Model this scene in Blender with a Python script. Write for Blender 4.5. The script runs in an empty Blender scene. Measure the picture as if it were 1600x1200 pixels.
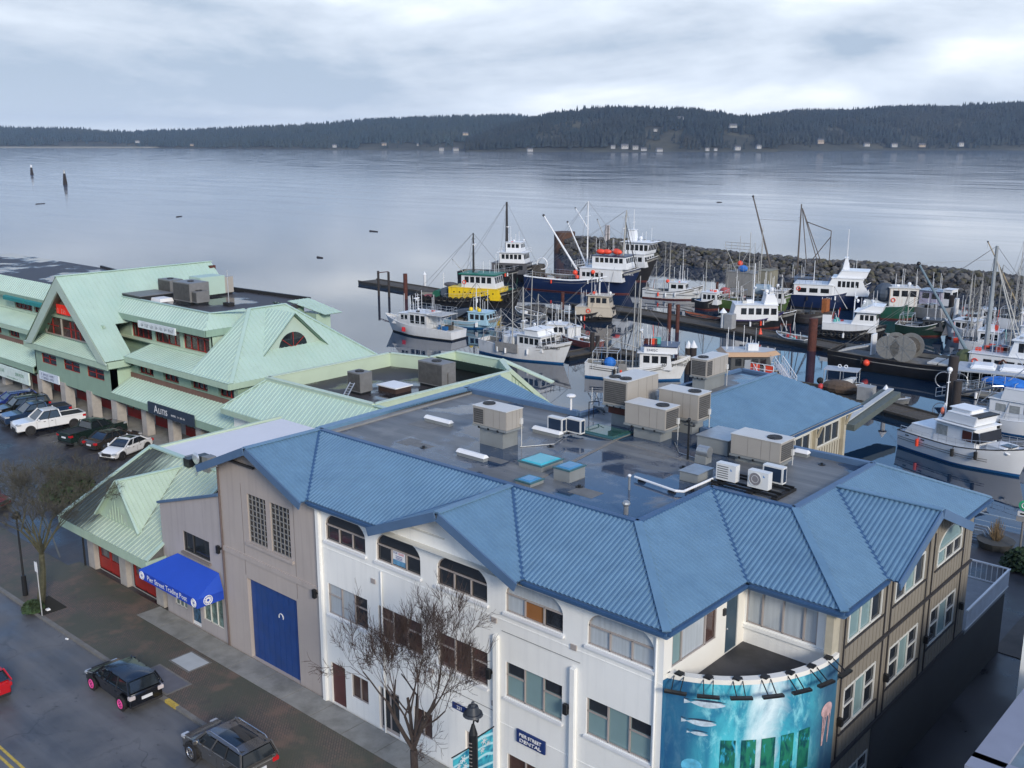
import bpy, bmesh, math, random
from mathutils import Vector, Matrix
from mathutils.geometry import tessellate_polygon
R=math.radians; PI=math.pi
sc=bpy.context.scene; COL=sc.collection
random.seed(7)
# ---------------------------------------------------------------- camera
CAMZ=25.0; PITCH=math.atan(380/1600)
cd=bpy.data.cameras.new('camera'); cam=bpy.data.objects.new('camera',cd); COL.objects.link(cam)
cam.location=(0,0,CAMZ); cam.rotation_euler=(PI/2-PITCH,0,R(41.635))
cd.sensor_width=36; cd.lens=36.0; cd.clip_start=.5; cd.clip_end=30000
sc.camera=cam
# ---------------------------------------------------------------- light and sky
HAZE_D=.00006; SUN_EL=24; SUN_AZ=-27      # azimuth counter-clockwise from +X of the town grid
w=bpy.data.worlds.new('World'); sc.world=w; w.use_nodes=True
nt=w.node_tree; nt.nodes.clear(); N=nt.nodes; Lk=nt.links
def nn(t,**k):
    n=N.new(t)
    for a,b in k.items(): setattr(n,a,b)
    return n
def mth(op,a,b=None,c=None,clamp=False):
    n=nn('ShaderNodeMath',operation=op); n.use_clamp=clamp
    for i,v in enumerate((a,b,c)):
        if v is None: continue
        if isinstance(v,(int,float)): n.inputs[i].default_value=v
        else: Lk.new(v,n.inputs[i])
    return n.outputs[0]
out=nn('ShaderNodeOutputWorld'); tc=nn('ShaderNodeTexCoord'); sep=nn('ShaderNodeSeparateXYZ')
Lk.new(tc.outputs['Generated'],sep.inputs[0])
sky=nn('ShaderNodeTexSky'); sky.sky_type='NISHITA'; sky.sun_disc=False
sky.sun_elevation=R(SUN_EL); sky.sun_rotation=R(90-SUN_AZ); sky.air_density=1.2; sky.ozone_density=2.5; sky.dust_density=.4
bg1=nn('ShaderNodeBackground'); bg1.inputs[1].default_value=.10
hs=nn('ShaderNodeHueSaturation'); hs.inputs['Saturation'].default_value=1.2; hs.inputs['Hue'].default_value=.512
Lk.new(sky.outputs[0],hs.inputs['Color']); Lk.new(hs.outputs[0],bg1.inputs[0])
zc=mth('MAXIMUM',sep.outputs[2],0.0)
den=mth('ADD',zc,.055)
px=mth('DIVIDE',sep.outputs[0],den); py=mth('DIVIDE',sep.outputs[1],den)
comb=nn('ShaderNodeCombineXYZ'); Lk.new(px,comb.inputs[0]); Lk.new(py,comb.inputs[1])
def noise(scale,detail,rough,off=(0,0,0),dist=0,stretch=(1,1,1)):
    m=nn('ShaderNodeMapping'); m.inputs[1].default_value=off; m.inputs[3].default_value=stretch; m.inputs[2].default_value=(0,0,R(41.6))
    Lk.new(comb.outputs[0],m.inputs[0])
    n=nn('ShaderNodeTexNoise'); n.inputs['Scale'].default_value=scale; n.inputs['Detail'].default_value=detail; n.inputs['Roughness'].default_value=rough; n.inputs['Distortion'].default_value=dist
    Lk.new(m.outputs[0],n.inputs[0]); return n.outputs[0]
def dnoise(scale,detail,rough,off,zs,dist=0):
    m=nn('ShaderNodeMapping'); m.inputs[1].default_value=off; m.inputs[3].default_value=(1,1,zs); Lk.new(tc.outputs['Generated'],m.inputs[0])
    n=nn('ShaderNodeTexNoise'); n.inputs['Scale'].default_value=scale; n.inputs['Detail'].default_value=detail; n.inputs['Roughness'].default_value=rough; n.inputs['Distortion'].default_value=dist
    Lk.new(m.outputs[0],n.inputs[0]); return n.outputs[0]
n1=dnoise(2.6,7,.52,(3.15,1.7,.3),4.2,.35); n2=dnoise(9,6,.6,(7,2,0),3.2,.2); n3=dnoise(2.0,5,.5,(9,4.3,0),2.2,.3)
shade=mth('ADD',mth('MULTIPLY',n1,.82),mth('MULTIPLY',n2,.18))
cr=nn('ShaderNodeValToRGB'); e=cr.color_ramp.elements
e[0].position=.39; e[0].color=(.26,.32,.40,1); e[1].position=.63; e[1].color=(.66,.69,.72,1)
m_=e.new(.45); m_.color=(.36,.41,.48,1); m_=e.new(.54); m_.color=(.48,.53,.595,1)
Lk.new(shade,cr.inputs[0])
# low haze band brighter to the left of the view (towards the open strait)
lft=mth('MULTIPLY_ADD',sep.outputs[0],-.75,mth('MULTIPLY',sep.outputs[1],-.66))   # direction towards -X-Y : left
lf=mth('MULTIPLY_ADD',lft,.9,.55,clamp=True)
band=mth('MULTIPLY',mth('POWER',2.718,mth('MULTIPLY',zc,-38.)),mth('MULTIPLY_ADD',lf,.75,.15),clamp=True)
mixb=nn('ShaderNodeMix',data_type='RGBA'); Lk.new(band,mixb.inputs[0]); Lk.new(cr.outputs[0],mixb.inputs[6]); mixb.inputs[7].default_value=(.58,.64,.71,1)
bg2=nn('ShaderNodeBackground'); bg2.inputs[1].default_value=.92; Lk.new(mixb.outputs[2],bg2.inputs[0])
# cloud cover: solid low down, broken with blue above
cov=mth('SUBTRACT',mth('MULTIPLY_ADD',n3,1.6,.0),mth('MULTIPLY',mth('MINIMUM',mth('MAXIMUM',mth('SUBTRACT',zc,.115),0.0),.10),6.7))
cov=mth('MULTIPLY_ADD',cov,4.2,-.55,clamp=True)
mx=nn('ShaderNodeMixShader'); Lk.new(cov,mx.inputs[0]); Lk.new(bg1.outputs[0],mx.inputs[1]); Lk.new(bg2.outputs[0],mx.inputs[2])
Lk.new(mx.outputs[0],out.inputs[0])
sd=bpy.data.lights.new('sun','SUN'); sd.energy=1.5; sd.angle=R(14); sd.color=(1,.90,.76)
sun=bpy.data.objects.new('sun',sd); COL.objects.link(sun)
sv=Vector((math.cos(R(SUN_EL))*math.cos(R(SUN_AZ)),math.cos(R(SUN_EL))*math.sin(R(SUN_AZ)),math.sin(R(SUN_EL))))
sun.rotation_euler=sv.to_track_quat('Z','Y').to_euler()
sc.view_settings.view_transform='Standard'; sc.view_settings.look='None'; sc.view_settings.gamma=1
sc.view_settings.use_curve_mapping=False; sc.view_settings.exposure=1.05
sc.render.engine='CYCLES'
try:
    sc.cycles.use_denoising=True; sc.cycles.max_bounces=6; sc.cycles.transparent_max_bounces=8; sc.cycles.volume_bounces=0
    sc.cycles.caustics_reflective=False; sc.cycles.caustics_refractive=False; sc.cycles.sample_clamp_indirect=4
except Exception: pass
# ---------------------------------------------------------------- helpers
def ray(px,py):
    u=(px-800)/1600.; v=(py-600)/1600.
    X=u; Y=math.cos(PITCH)-v*math.sin(PITCH); Z=-math.sin(PITCH)-v*math.cos(PITCH)
    a=R(41.635); return Vector((X*math.cos(a)-Y*math.sin(a), X*math.sin(a)+Y*math.cos(a), Z))
def W(px,py,z=None,x=None,y=None):
    """place measured in the photograph, taken down onto a known level / wall plane"""
    r=ray(px,py)
    t=(z-CAMZ)/r.z if z is not None else (x/r.x if x is not None else y/r.y)
    return Vector((r.x*t,r.y*t,CAMZ+r.z*t))
MATS={}
def M(name,rgb=(.5,.5,.5),rough=.6,metal=0,var=.12,scale=2.,bump=0.,bscale=None,dirt=0,dirtc=(.05,.05,.04),dscale=.5,spec=.5,stretch=(1,1,1),emit=0,coat=0,trans=0,streak=0):
    if name in MATS: return MATS[name]
    m=bpy.data.materials.new(name); m.use_nodes=True; t=m.node_tree; b=t.nodes['Principled BSDF']
    b.inputs['Roughness'].default_value=rough; b.inputs['Metallic'].default_value=metal
    b.inputs['Specular IOR Level'].default_value=spec
    if coat: b.inputs['Coat Weight'].default_value=coat; b.inputs['Coat Roughness'].default_value=.08
    if trans: b.inputs['Alpha'].default_value=1-trans
    c=t.nodes.new('ShaderNodeTexCoord'); mp=t.nodes.new('ShaderNodeMapping'); mp.inputs[3].default_value=stretch
    t.links.new(c.outputs['Object'],mp.inputs[0])
    def nz(s,d=5,r=.6,src=None):
        n=t.nodes.new('ShaderNodeTexNoise'); n.inputs['Scale'].default_value=s; n.inputs['Detail'].default_value=d; n.inputs['Roughness'].default_value=r
        t.links.new((src or mp).outputs[0],n.inputs[0]); return n
    n=nz(scale); mr=t.nodes.new('ShaderNodeMapRange'); mr.inputs[1].default_value=.3; mr.inputs[2].default_value=.7; mr.inputs[3].default_value=1-var; mr.inputs[4].default_value=1+var
    t.links.new(n.outputs[0],mr.inputs[0])
    hv=t.nodes.new('ShaderNodeHueSaturation'); hv.inputs['Color'].default_value=(*rgb,1); t.links.new(mr.outputs[0],hv.inputs['Value'])
    col=hv.outputs[0]
    if dirt:
        n2=nz(dscale,8,.65); rr=t.nodes.new('ShaderNodeMapRange'); rr.inputs[1].default_value=.47; rr.inputs[2].default_value=.68; rr.inputs[3].default_value=0; rr.inputs[4].default_value=dirt
        t.links.new(n2.outputs[0],rr.inputs[0]); mx=t.nodes.new('ShaderNodeMix'); mx.data_type='RGBA'
        t.links.new(rr.outputs[0],mx.inputs[0]); t.links.new(col,mx.inputs[6]); mx.inputs[7].default_value=(*dirtc,1); col=mx.outputs[2]
    if streak:
        m2=t.nodes.new('ShaderNodeMapping'); m2.inputs[3].default_value=(3,3,.15); t.links.new(c.outputs['Object'],m2.inputs[0])
        n3=nz(1.2,6,.6,m2); rr=t.nodes.new('ShaderNodeMapRange'); rr.inputs[1].default_value=.5; rr.inputs[2].default_value=.72; rr.inputs[3].default_value=0; rr.inputs[4].default_value=streak
        t.links.new(n3.outputs[0],rr.inputs[0]); mx=t.nodes.new('ShaderNodeMix'); mx.data_type='RGBA'
        t.links.new(rr.outputs[0],mx.inputs[0]); t.links.new(col,mx.inputs[6]); mx.inputs[7].default_value=(*dirtc,1); col=mx.outputs[2]
    t.links.new(col,b.inputs['Base Color'])
    if emit: t.links.new(col,b.inputs['Emission Color']); b.inputs['Emission Strength'].default_value=emit
    if bump:
        nb=nz(bscale or scale*4,6,.6); bp=t.nodes.new('ShaderNodeBump'); bp.inputs['Strength'].default_value=bump; bp.inputs['Distance'].default_value=.05
        t.links.new(nb.outputs[0],bp.inputs['Height']); t.links.new(bp.outputs[0],b.inputs['Normal'])
    MATS[name]=m; return m
class MB:
    def __init__(s): s.v=[]; s.f=[]; s.m=[]; s.mats=[]; s.cur=0; s.sm=False; s.smf=[]
    def mat(s,m):
        if m not in s.mats: s.mats.append(m)
        s.cur=s.mats.index(m); return s
    def add(s,vs,fs):
        o=len(s.v); s.v+= [tuple(v) for v in vs]
        for f in fs: s.f.append(tuple(i+o for i in f)); s.m.append(s.cur); s.smf.append(s.sm)
        return s
    def poly(s,pts): return s.add(pts,[tuple(range(len(pts)))])
    def box(s,a,b):
        x0,y0,z0=a; x1,y1,z1=b
        if x0>x1:x0,x1=x1,x0
        if y0>y1:y0,y1=y1,y0
        if z0>z1:z0,z1=z1,z0
        return s.add([(x0,y0,z0),(x1,y0,z0),(x1,y1,z0),(x0,y1,z0),(x0,y0,z1),(x1,y0,z1),(x1,y1,z1),(x0,y1,z1)],
            [(0,3,2,1),(4,5,6,7),(0,1,5,4),(1,2,6,5),(2,3,7,6),(3,0,4,7)])
    def tap(s,a,b,dx0=0,dx1=0,dy=0):
        """box whose top is drawn in: dx0 at the low-x end, dx1 at the high-x end, dy each side"""
        x0,y0,z0=a; x1,y1,z1=b
        return s.add([(x0,y0,z0),(x1,y0,z0),(x1,y1,z0),(x0,y1,z0),(x0+dx0,y0+dy,z1),(x1-dx1,y0+dy,z1),(x1-dx1,y1-dy,z1),(x0+dx0,y1-dy,z1)],
            [(0,3,2,1),(4,5,6,7),(0,1,5,4),(1,2,6,5),(2,3,7,6),(3,0,4,7)])
    def cyl(s,p,q,r0,r1=None,n=8,cap=True):
        r1=r0 if r1 is None else r1; p=Vector(p); q=Vector(q); d=q-p
        if d.length<1e-6: return s
        a=d.orthogonal().normalized(); b=d.normalized().cross(a)
        vs=[]
        for c,r in((p,r0),(q,r1)):
            for i in range(n):
                t=2*PI*i/n; vs.append(c+a*math.cos(t)*r+b*math.sin(t)*r)
        fs=[(i,(i+1)%n,n+(i+1)%n,n+i) for i in range(n)]
        if cap: fs+=[tuple(range(n-1,-1,-1)),tuple(range(n,2*n))]
        return s.add(vs,fs)
    def tube(s,pts,r,n=6):
        for a,b in zip(pts,pts[1:]): s.cyl(a,b,r,r,n)
        return s
    def bar(s,p,q,w,h,up=(0,0,1)):
        p=Vector(p); q=Vector(q); d=(q-p).normalized(); up=Vector(up); sd=d.cross(up)
        if sd.length<1e-5: sd=Vector((1,0,0))
        sd.normalize(); u=sd.cross(d).normalized(); vs=[]
        for c in(p,q):
            for i,j in((-1,0),(1,0),(1,1),(-1,1)): vs.append(c+sd*(w/2*i)+u*(h*j))
        return s.add(vs,[(0,1,2,3),(7,6,5,4),(0,4,5,1),(1,5,6,2),(2,6,7,3),(3,7,4,0)])
    def sph(s,c,r,n=10,m=6,sq=(1,1,1)):
        vs=[];fs=[]
        for j in range(m+1):
            ph=PI*j/m
            for i in range(n):
                t=2*PI*i/n; vs.append((c[0]+r*sq[0]*math.sin(ph)*math.cos(t),c[1]+r*sq[1]*math.sin(ph)*math.sin(t),c[2]+r*sq[2]*math.cos(ph)))
        for j in range(m):
            for i in range(n):
                a=j*n+i;b=j*n+(i+1)%n; fs.append((a,a+n,b+n,b))
        return s.add(vs,fs)
    def ring(s,c,r,t,n=14,ax='y'):
        P=[]
        for i in range(n+1):
            a=2*PI*i/n; ca,sa=r*math.cos(a),r*math.sin(a)
            P.append((c[0]+ca,c[1],c[2]+sa) if ax=='y' else ((c[0],c[1]+ca,c[2]+sa) if ax=='x' else (c[0]+ca,c[1]+sa,c[2])))
        return s.tube(P,t,5)
    def prism(s,pts,ext):
        n=len(pts); e=Vector(ext); vs=[Vector(p) for p in pts]+[Vector(p)+e for p in pts]
        return s.add(vs,[tuple(range(n-1,-1,-1)),tuple(range(n,2*n))]+[(i,(i+1)%n,n+(i+1)%n,n+i) for i in range(n)])
    def build(s,name,mat=None,parent=None,world=True,bevel=0,smooth=False):
        if not s.v: return None
        me=bpy.data.meshes.new(name); v=s.v
        if parent is not None and world:
            inv=WM(parent).inverted(); v=[inv@Vector(p) for p in v]
        me.from_pydata([tuple(p) for p in v],[],s.f)
        for m in (s.mats or [mat]): me.materials.append(m)
        if len(s.mats)>1: me.polygons.foreach_set('material_index',s.m)
        bm=bmesh.new(); bm.from_mesh(me); bmesh.ops.recalc_face_normals(bm,faces=bm.faces)
        if bevel:
            bmesh.ops.remove_doubles(bm,verts=bm.verts,dist=1e-4)
            es=[e_ for e_ in bm.edges if len(e_.link_faces)==2 and e_.calc_face_angle(0)>.5]
            bmesh.ops.bevel(bm,geom=es,offset=bevel,segments=3 if bevel>.07 else 2,affect='EDGES',clamp_overlap=True)
        bm.to_mesh(me); bm.free()
        if smooth or any(s.smf):
            me.polygons.foreach_set('use_smooth',[True]*len(me.polygons))
            try: me.set_sharp_from_angle(angle=R(38))
            except Exception: pass
        me.update(); o=bpy.data.objects.new(name,me); COL.objects.link(o)
        if parent is not None: o.parent=parent
        return o
WMC={}
def WM(o):
    m=Matrix.LocRotScale(o.location,o.rotation_euler,o.scale)
    return WM(o.parent)@m if o.parent else m
def thing(name,label,cat,loc=(0,0,0),rz=0,group=None):
    o=bpy.data.objects.new(name,None); COL.objects.link(o); o.location=loc; o.rotation_euler=(0,0,rz)
    o['label']=label; o['category']=cat
    if group:o['group']=group
    return o
def tag(o,label,cat,group=None):
    o['label']=label;o['category']=cat
    if group:o['group']=group
    return o
def struct(o,k='structure'): o['kind']=k; return o
def dup(src,loc=None,rz=None,label=None,sc_=None):
    c=src.copy(); COL.objects.link(c)
    if loc is not None:c.location=loc
    if rz is not None:c.rotation_euler=(0,0,rz)
    if label:c['label']=label
    if sc_:c.scale=sc_
    for ch in list(src.children):
        k=ch.copy(); COL.objects.link(k); k.parent=c
        for g in list(ch.children):
            h=g.copy(); COL.objects.link(h); h.parent=k
    return c
def inst(mesh,name,parent,loc,rz=0,scl=None):
    o=bpy.data.objects.new(name,mesh); COL.objects.link(o); o.parent=parent; o.location=loc; o.rotation_euler=(0,0,rz)
    if scl:o.scale=scl
    return o
def greek(n,size,mat,parent,origin,udir,world=True,seed=0,vdir=(0,0,1)):
    '''worn lettering too small to read: a row of uneven upright strokes'''
    rnd=random.Random(seed+n); u=Vector(udir).normalized(); v=Vector(vdir); o=Vector(origin); m=MB(); x=-n*size*.36
    for k in range(n):
        w=size*rnd.uniform(.12,.2)
        if rnd.random()<.86:
            h=size*rnd.uniform(.38,.5); m.bar(o+u*x-v*h,o+u*x+v*h,w,.008,up=u.cross(v))
            if rnd.random()<.7: z=rnd.uniform(-.4,.4)*size; m.bar(o+u*x+v*z,o+u*(x+size*.45)+v*z,w*.8,.008,up=u.cross(v))
        x+=size*.72
    return m.build('lettering',mat,parent,world=world)
_tc={}
def text(s,size,mat,parent,origin,udir,ndir=None,vdir=(0,0,1),ext=.01,name='lettering',align='CENTER',sx=1):
    """lettering as real shapes; origin = centre of the line, udir reading direction, vdir letter-up"""
    cu=bpy.data.curves.new('t','FONT'); cu.body=s; cu.size=size; cu.extrude=ext; cu.align_x=align; cu.align_y='CENTER'; cu.resolution_u=2
    ob=bpy.data.objects.new('t',cu); COL.objects.link(ob)
    me=bpy.data.meshes.new_from_object(ob.evaluated_get(bpy.context.evaluated_depsgraph_get())); bpy.data.objects.remove(ob); bpy.data.curves.remove(cu)
    u=Vector(udir).normalized(); v=Vector(vdir).normalized(); n=u.cross(v)
    Mx=Matrix(((u.x*sx,v.x,n.x,origin[0]),(u.y*sx,v.y,n.y,origin[1]),(u.z*sx,v.z,n.z,origin[2]),(0,0,0,1)))
    if parent is not None: Mx=WM(parent).inverted()@Mx
    me.transform(Mx); me.materials.clear(); me.materials.append(mat)
    o=bpy.data.objects.new(name,me); COL.objects.link(o); o.parent=parent; return o
def clip(poly,s0,s1):
    def half(P,f):
        o=[]
        for i in range(len(P)):
            a,b=P[i],P[(i+1)%len(P)]; fa,fb=f(a),f(b)
            if fa>=0:o.append(a)
            if (fa>=0)!=(fb>=0):
                t=fa/(fa-fb); o.append((a[0]+(b[0]-a[0])*t,a[1]+(b[1]-a[1])*t))
        return o
    P=half(poly,lambda p:p[0]-s0)
    return half(P,lambda p:s1-p[0]) if P else P
def roofplane(parent,pts,mat,pitch=.2,h=.03,per=5,kind='corr',thick=.05,name='roof_sheet',along=None,soffit=None):
    """ribbed metal roof slope: one object per sheet. pts coplanar; first edge = eave"""
    P=[Vector(p) for p in pts]; o=P[0]; u=(Vector(along) if along else P[1]-P[0]).normalized()
    n=Vector((0,0,0))
    for i in range(len(P)): n+=P[i].cross(P[(i+1)%len(P)])
    n.normalize()
    if n.z<0:n=-n
    u=(u-n*u.dot(n)).normalized(); t=n.cross(u)
    Q=[((p-o).dot(u),(p-o).dot(t)) for p in P]; a=min(q[0] for q in Q); b=max(q[0] for q in Q)
    prof=[(0,0),(.38,0),(.5,1),(.88,1),(1,0)] if kind=='corr' else [(0,0),(.84,0),(.87,1),(.95,1),(.99,0),(1,0)]
    k=0; i=0
    while a+i*pitch<b:
        mb=MB()
        for j in range(per):
            s0=a+(i+j)*pitch
            for (f0,h0),(f1,h1) in zip(prof,prof[1:]):
                c0,c1=s0+f0*pitch,s0+f1*pitch; C=clip(Q,c0,c1)
                if len(C)<3: continue
                mb.add([o+u*q[0]+t*q[1]+n*(h*(h0+(h1-h0)*(q[0]-c0)/max(1e-6,c1-c0))) for q in C],[tuple(range(len(C)))])
        mb.build(name,mat,parent); i+=per
    mb=MB(); mb.add([p-n*thick for p in P],[tuple(range(len(P)))]); mb.build('roof_underside',soffit or mat,parent)
    return n
def wall(parent,name,mat,O,U,outer,holes=(),depth=.14,Nn=None,back=.0):
    """wall plane with real openings. outer/holes in (u,z) metres from O; reveals run inward"""
    O=Vector(O);U=Vector(U).normalized(); Nn=Vector(Nn)
    P3=lambda q,d=0:O+U*q[0]+Vector((0,0,q[1]))-Nn*d
    loops=[[Vector((q[0],q[1],0)) for q in outer]]+[[Vector((q[0],q[1],0)) for q in h] for h in holes]
    tri=tessellate_polygon(loops); flat=[q for l in [outer]+list(holes) for q in l]
    mb=MB(); mb.add([P3(q) for q in flat],[tuple(t) for t in tri])
    for h in holes:
        for i in range(len(h)):
            a,b=h[i],h[(i+1)%len(h)]; mb.add([P3(a),P3(b),P3(b,depth),P3(a,depth)],[(0,1,2,3)])
    if back:
        for i in range(len(outer)):
            a,b=outer[i],outer[(i+1)%len(outer)]; mb.add([P3(a),P3(b),P3(b,back),P3(a,back)],[(0,1,2,3)])
    return mb.build(name,mat,parent)
def rect(u0,z0,u1,z1): return [(u0,z0),(u1,z0),(u1,z1),(u0,z1)]
def arch(u0,z0,u1,zs,zt,n=14):
    c=(u0+u1)/2; a=(u1-u0)/2
    return [(u0,z0),(u1,z0)]+[(c+a*math.cos(PI*i/n),zs+(zt-zs)*math.sin(PI*i/n)) for i in range(n+1)]
def window(parent,O,U,Nn,hole,frame,glass,bars_u=(),bars_z=(),extra=(),depth=.1,fw=.05,name='window',label=None,glasses=None):
    """window > pane: frame mesh follows the opening, panes split at the mullions. bars in u and z"""
    O=Vector(O);U=Vector(U).normalized();Nn=Vector(Nn); Z=Vector((0,0,1))
    P3=lambda u,z,d:O+U*u+Z*z-Nn*d
    us=[q[0] for q in hole]; zs=[q[1] for q in hole]; u0,u1,z0,z1=min(us),max(us),min(zs),max(zs); cu=(u0+u1)/2; cz=(z0+z1)/2
    fr=MB()
    for i in range(len(hole)):
        a,b=hole[i],hole[(i+1)%len(hole)]
        fr.bar(P3(a[0],a[1],depth),P3(b[0],b[1],depth),fw*1.6,fw,up=Nn)
    def zt(u):   # top of the opening at u
        best=z1
        for i in range(len(hole)):
            a,b=hole[i],hole[(i+1)%len(hole)]
            if (a[0]-u)*(b[0]-u)<=0 and abs(a[0]-b[0])>1e-6 and max(a[1],b[1])>cz: best=a[1]+(b[1]-a[1])*(u-a[0])/(b[0]-a[0])
        return best
    zb=[z for z in bars_z]
    topz=max(zb) if (zb and len(hole)>4) else None
    for u in bars_u: fr.bar(P3(u,z0,depth),P3(u,(topz if topz else zt(u)),depth),fw*1.2,fw,up=Nn)
    for z in zb: fr.bar(P3(u0,z,depth),P3(u1,z,depth),fw*1.2,fw,up=Nn)
    for a,b,c,d in extra: fr.bar(P3(a,b,depth),P3(c,d,depth),fw,fw,up=Nn)
    w_=fr.build(name,frame,parent)
    if label:w_['label']=label
    cu_=[u0]+sorted(bars_u)+[u1]
    gi=0
    if topz:
        H=[q for q in hole if q[1]>topz+1e-3]; H=[(u1,topz)]+H+[(u0,topz)]
        mb=MB(); mb.add([P3(q[0],q[1],depth+.012) for q in H],[tuple(range(len(H)))]); mb.build('pane',glasses[-1] if glasses else glass,w_)
    for a,b in zip(cu_,cu_[1:]):
        mb=MB(); top=(topz if topz else z1)
        mb.poly([P3(a,z0,depth+.012),P3(b,z0,depth+.012),P3(b,top,depth+.012),P3(a,top,depth+.012)])
        mb.build('pane',glasses[gi] if glasses else glass,w_); gi+=1
    return w_
# ---------------------------------------------------------------- materials
BLUE=M('blue_metal',(.12,.225,.335),.42,.0,.08,1.5,.15,6,dirt=.25,dirtc=(.05,.12,.22),dscale=.6,spec=.6)
BLUEF=M('blue_fascia',(.08,.145,.25),.5,0,.08,1)
BLUED=M('blue_coping',(.035,.09,.19),.4,0,.1,1)
GREEN=M('green_metal',(.42,.555,.475),.45,0,.07,.8,.1,5,dirt=.3,dirtc=(.22,.36,.32),dscale=.4,spec=.5)

GREENT=M('green_trim',(.38,.50,.39),.5,0,.06,1,streak=.2,dirtc=(.2,.3,.26))
GREENW=M('green_siding',(.24,.35,.27),.6,0,.06,.7,streak=.25,dirtc=(.13,.2,.17))
GREENP=M('pale_green_parapet',(.46,.56,.43),.6,0,.05,.6)
WHITEW=M('white_stucco',(.82,.82,.79),.75,0,.04,.5,.12,14,streak=.22,dirtc=(.5,.51,.52))
WARMW=M('cream_stucco',(.74,.72,.66),.75,0,.04,.6,.1,14)  # the white stucco again, with warm sunlight mixed into its colour
TANW=M('tan_stucco',(.40,.355,.33),.8,0,.05,.5,.12,14,streak=.35,dirtc=(.27,.24,.23))
TANSIDE=M('tan_siding',(.22,.197,.16),.7,0,.08,.8,streak=.3,dirtc=(.17,.15,.12))
DARKSIDE=M('dark_siding',(.06,.062,.065),.8,0,.1,.6)
DARKBELT=M('dark_trim',(.035,.033,.035),.6)
GLASS=M('dark_glass',(.018,.022,.028),.06,0,.3,.7,spec=.8)
GLASSB=M('glass_with_blind',(.20,.30,.31),.12,0,.06,.5,spec=.7)
GLASSC=M('glass_with_curtain',(.42,.46,.49),.1,0,.12,1.2,spec=.8,stretch=(6,6,.3))
GLASSR=M('glass_brown_interior',(.07,.04,.035),.08,0,.4,1.2,spec=.8)
GLASSW=M('glass_with_wood_wall',(.28,.12,.04),.15,0,.1,1)
FRAME=M('window_frame_taupe',(.36,.32,.30),.5,0,.04)
FRAMEW=M('window_frame_white',(.62,.62,.58),.5,0,.04)
REDF=M('red_paint',(.30,.025,.02),.5,0,.12,2)
WHITE=M('white_paint',(.76,.77,.78),.45,0,.05,1)
BLACK=M('black_paint',(.012,.013,.015),.4,0,.2,2)
STEEL=M('galvanised_steel',(.42,.44,.45),.38,.7,.12,3)
ALU=M('aluminium',(.62,.64,.66),.35,.7,.08,2)
BRICKP=M('pale_block',(.36,.34,.32),.85,0,.12,2.5,.25,6)
CONC=M('concrete',(.26,.26,.25),.8,0,.12,1.2,.2,9,dirt=.5,dirtc=(.12,.12,.11),dscale=.7)
CONCL=M('light_concrete',(.42,.45,.47),.7,0,.06,2)
RUST=M('rust_steel',(.085,.026,.018),.8,0,.35,3,.2,12)
WOOD=M('weathered_wood',(.075,.066,.055),.85,0,.3,2.5,.3,14,dirt=.5,dirtc=(.03,.028,.022),dscale=.8)
TYRE=M('rubber',(.012,.012,.013),.8,0,.2,3)
ORANGE=M('orange_float',(.75,.07,.03),.5,0,.15,3)
YEL=M('yellow_paint',(.75,.52,.01),.45,0,.08,1.2,streak=.3,dirtc=(.3,.17,.03))
ROPE=M('rope',(.32,.28,.2),.9)
BARK=M('bark',(.085,.065,.058),.9,0,.3,4,.3,18,dirt=.4,dirtc=(.09,.1,.05),dscale=2)
TWIG=M('twig',(.048,.030,.024),.85,0,.25,3)
def node_mat(name,fn):
    m=bpy.data.materials.new(name); m.use_nodes=True; fn(m.node_tree,m.node_tree.nodes['Principled BSDF']); MATS[name]=m; return m
def tn(t,ty,ins=(),**k):
    n=t.nodes.new(ty)
    for a,b in k.items(): setattr(n,a,b)
    for key,v in dict(ins).items():
        if hasattr(v,'is_output') or isinstance(v,bpy.types.NodeSocket): t.links.new(v,n.inputs[key])
        else: n.inputs[key].default_value=v
    return n
def mixc(t,f,a,b):
    n=t.nodes.new('ShaderNodeMix'); n.data_type='RGBA'
    for i,v in ((0,f),(6,a),(7,b)):
        if isinstance(v,bpy.types.NodeSocket): t.links.new(v,n.inputs[i])
        elif i==0: n.inputs[0].default_value=v
        else: n.inputs[i].default_value=(*v,1)
    return n.outputs[2]
def mrange(t,v,a,b,c,d): return tn(t,'ShaderNodeMapRange',{0:v,1:a,2:b,3:c,4:d}).outputs[0]
def nz(t,src,scale,detail=6,rough=.6,dist=0): return tn(t,'ShaderNodeTexNoise',{'Vector':src,'Scale':scale,'Detail':detail,'Roughness':rough,'Distortion':dist}).outputs[0]
def mapping(t,sc_=(1,1,1),rot=0,loc=(0,0,0)):
    c=tn(t,'ShaderNodeTexCoord'); return tn(t,'ShaderNodeMapping',{0:c.outputs['Object'],1:loc,2:(0,0,rot),3:sc_}).outputs[0]
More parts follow.
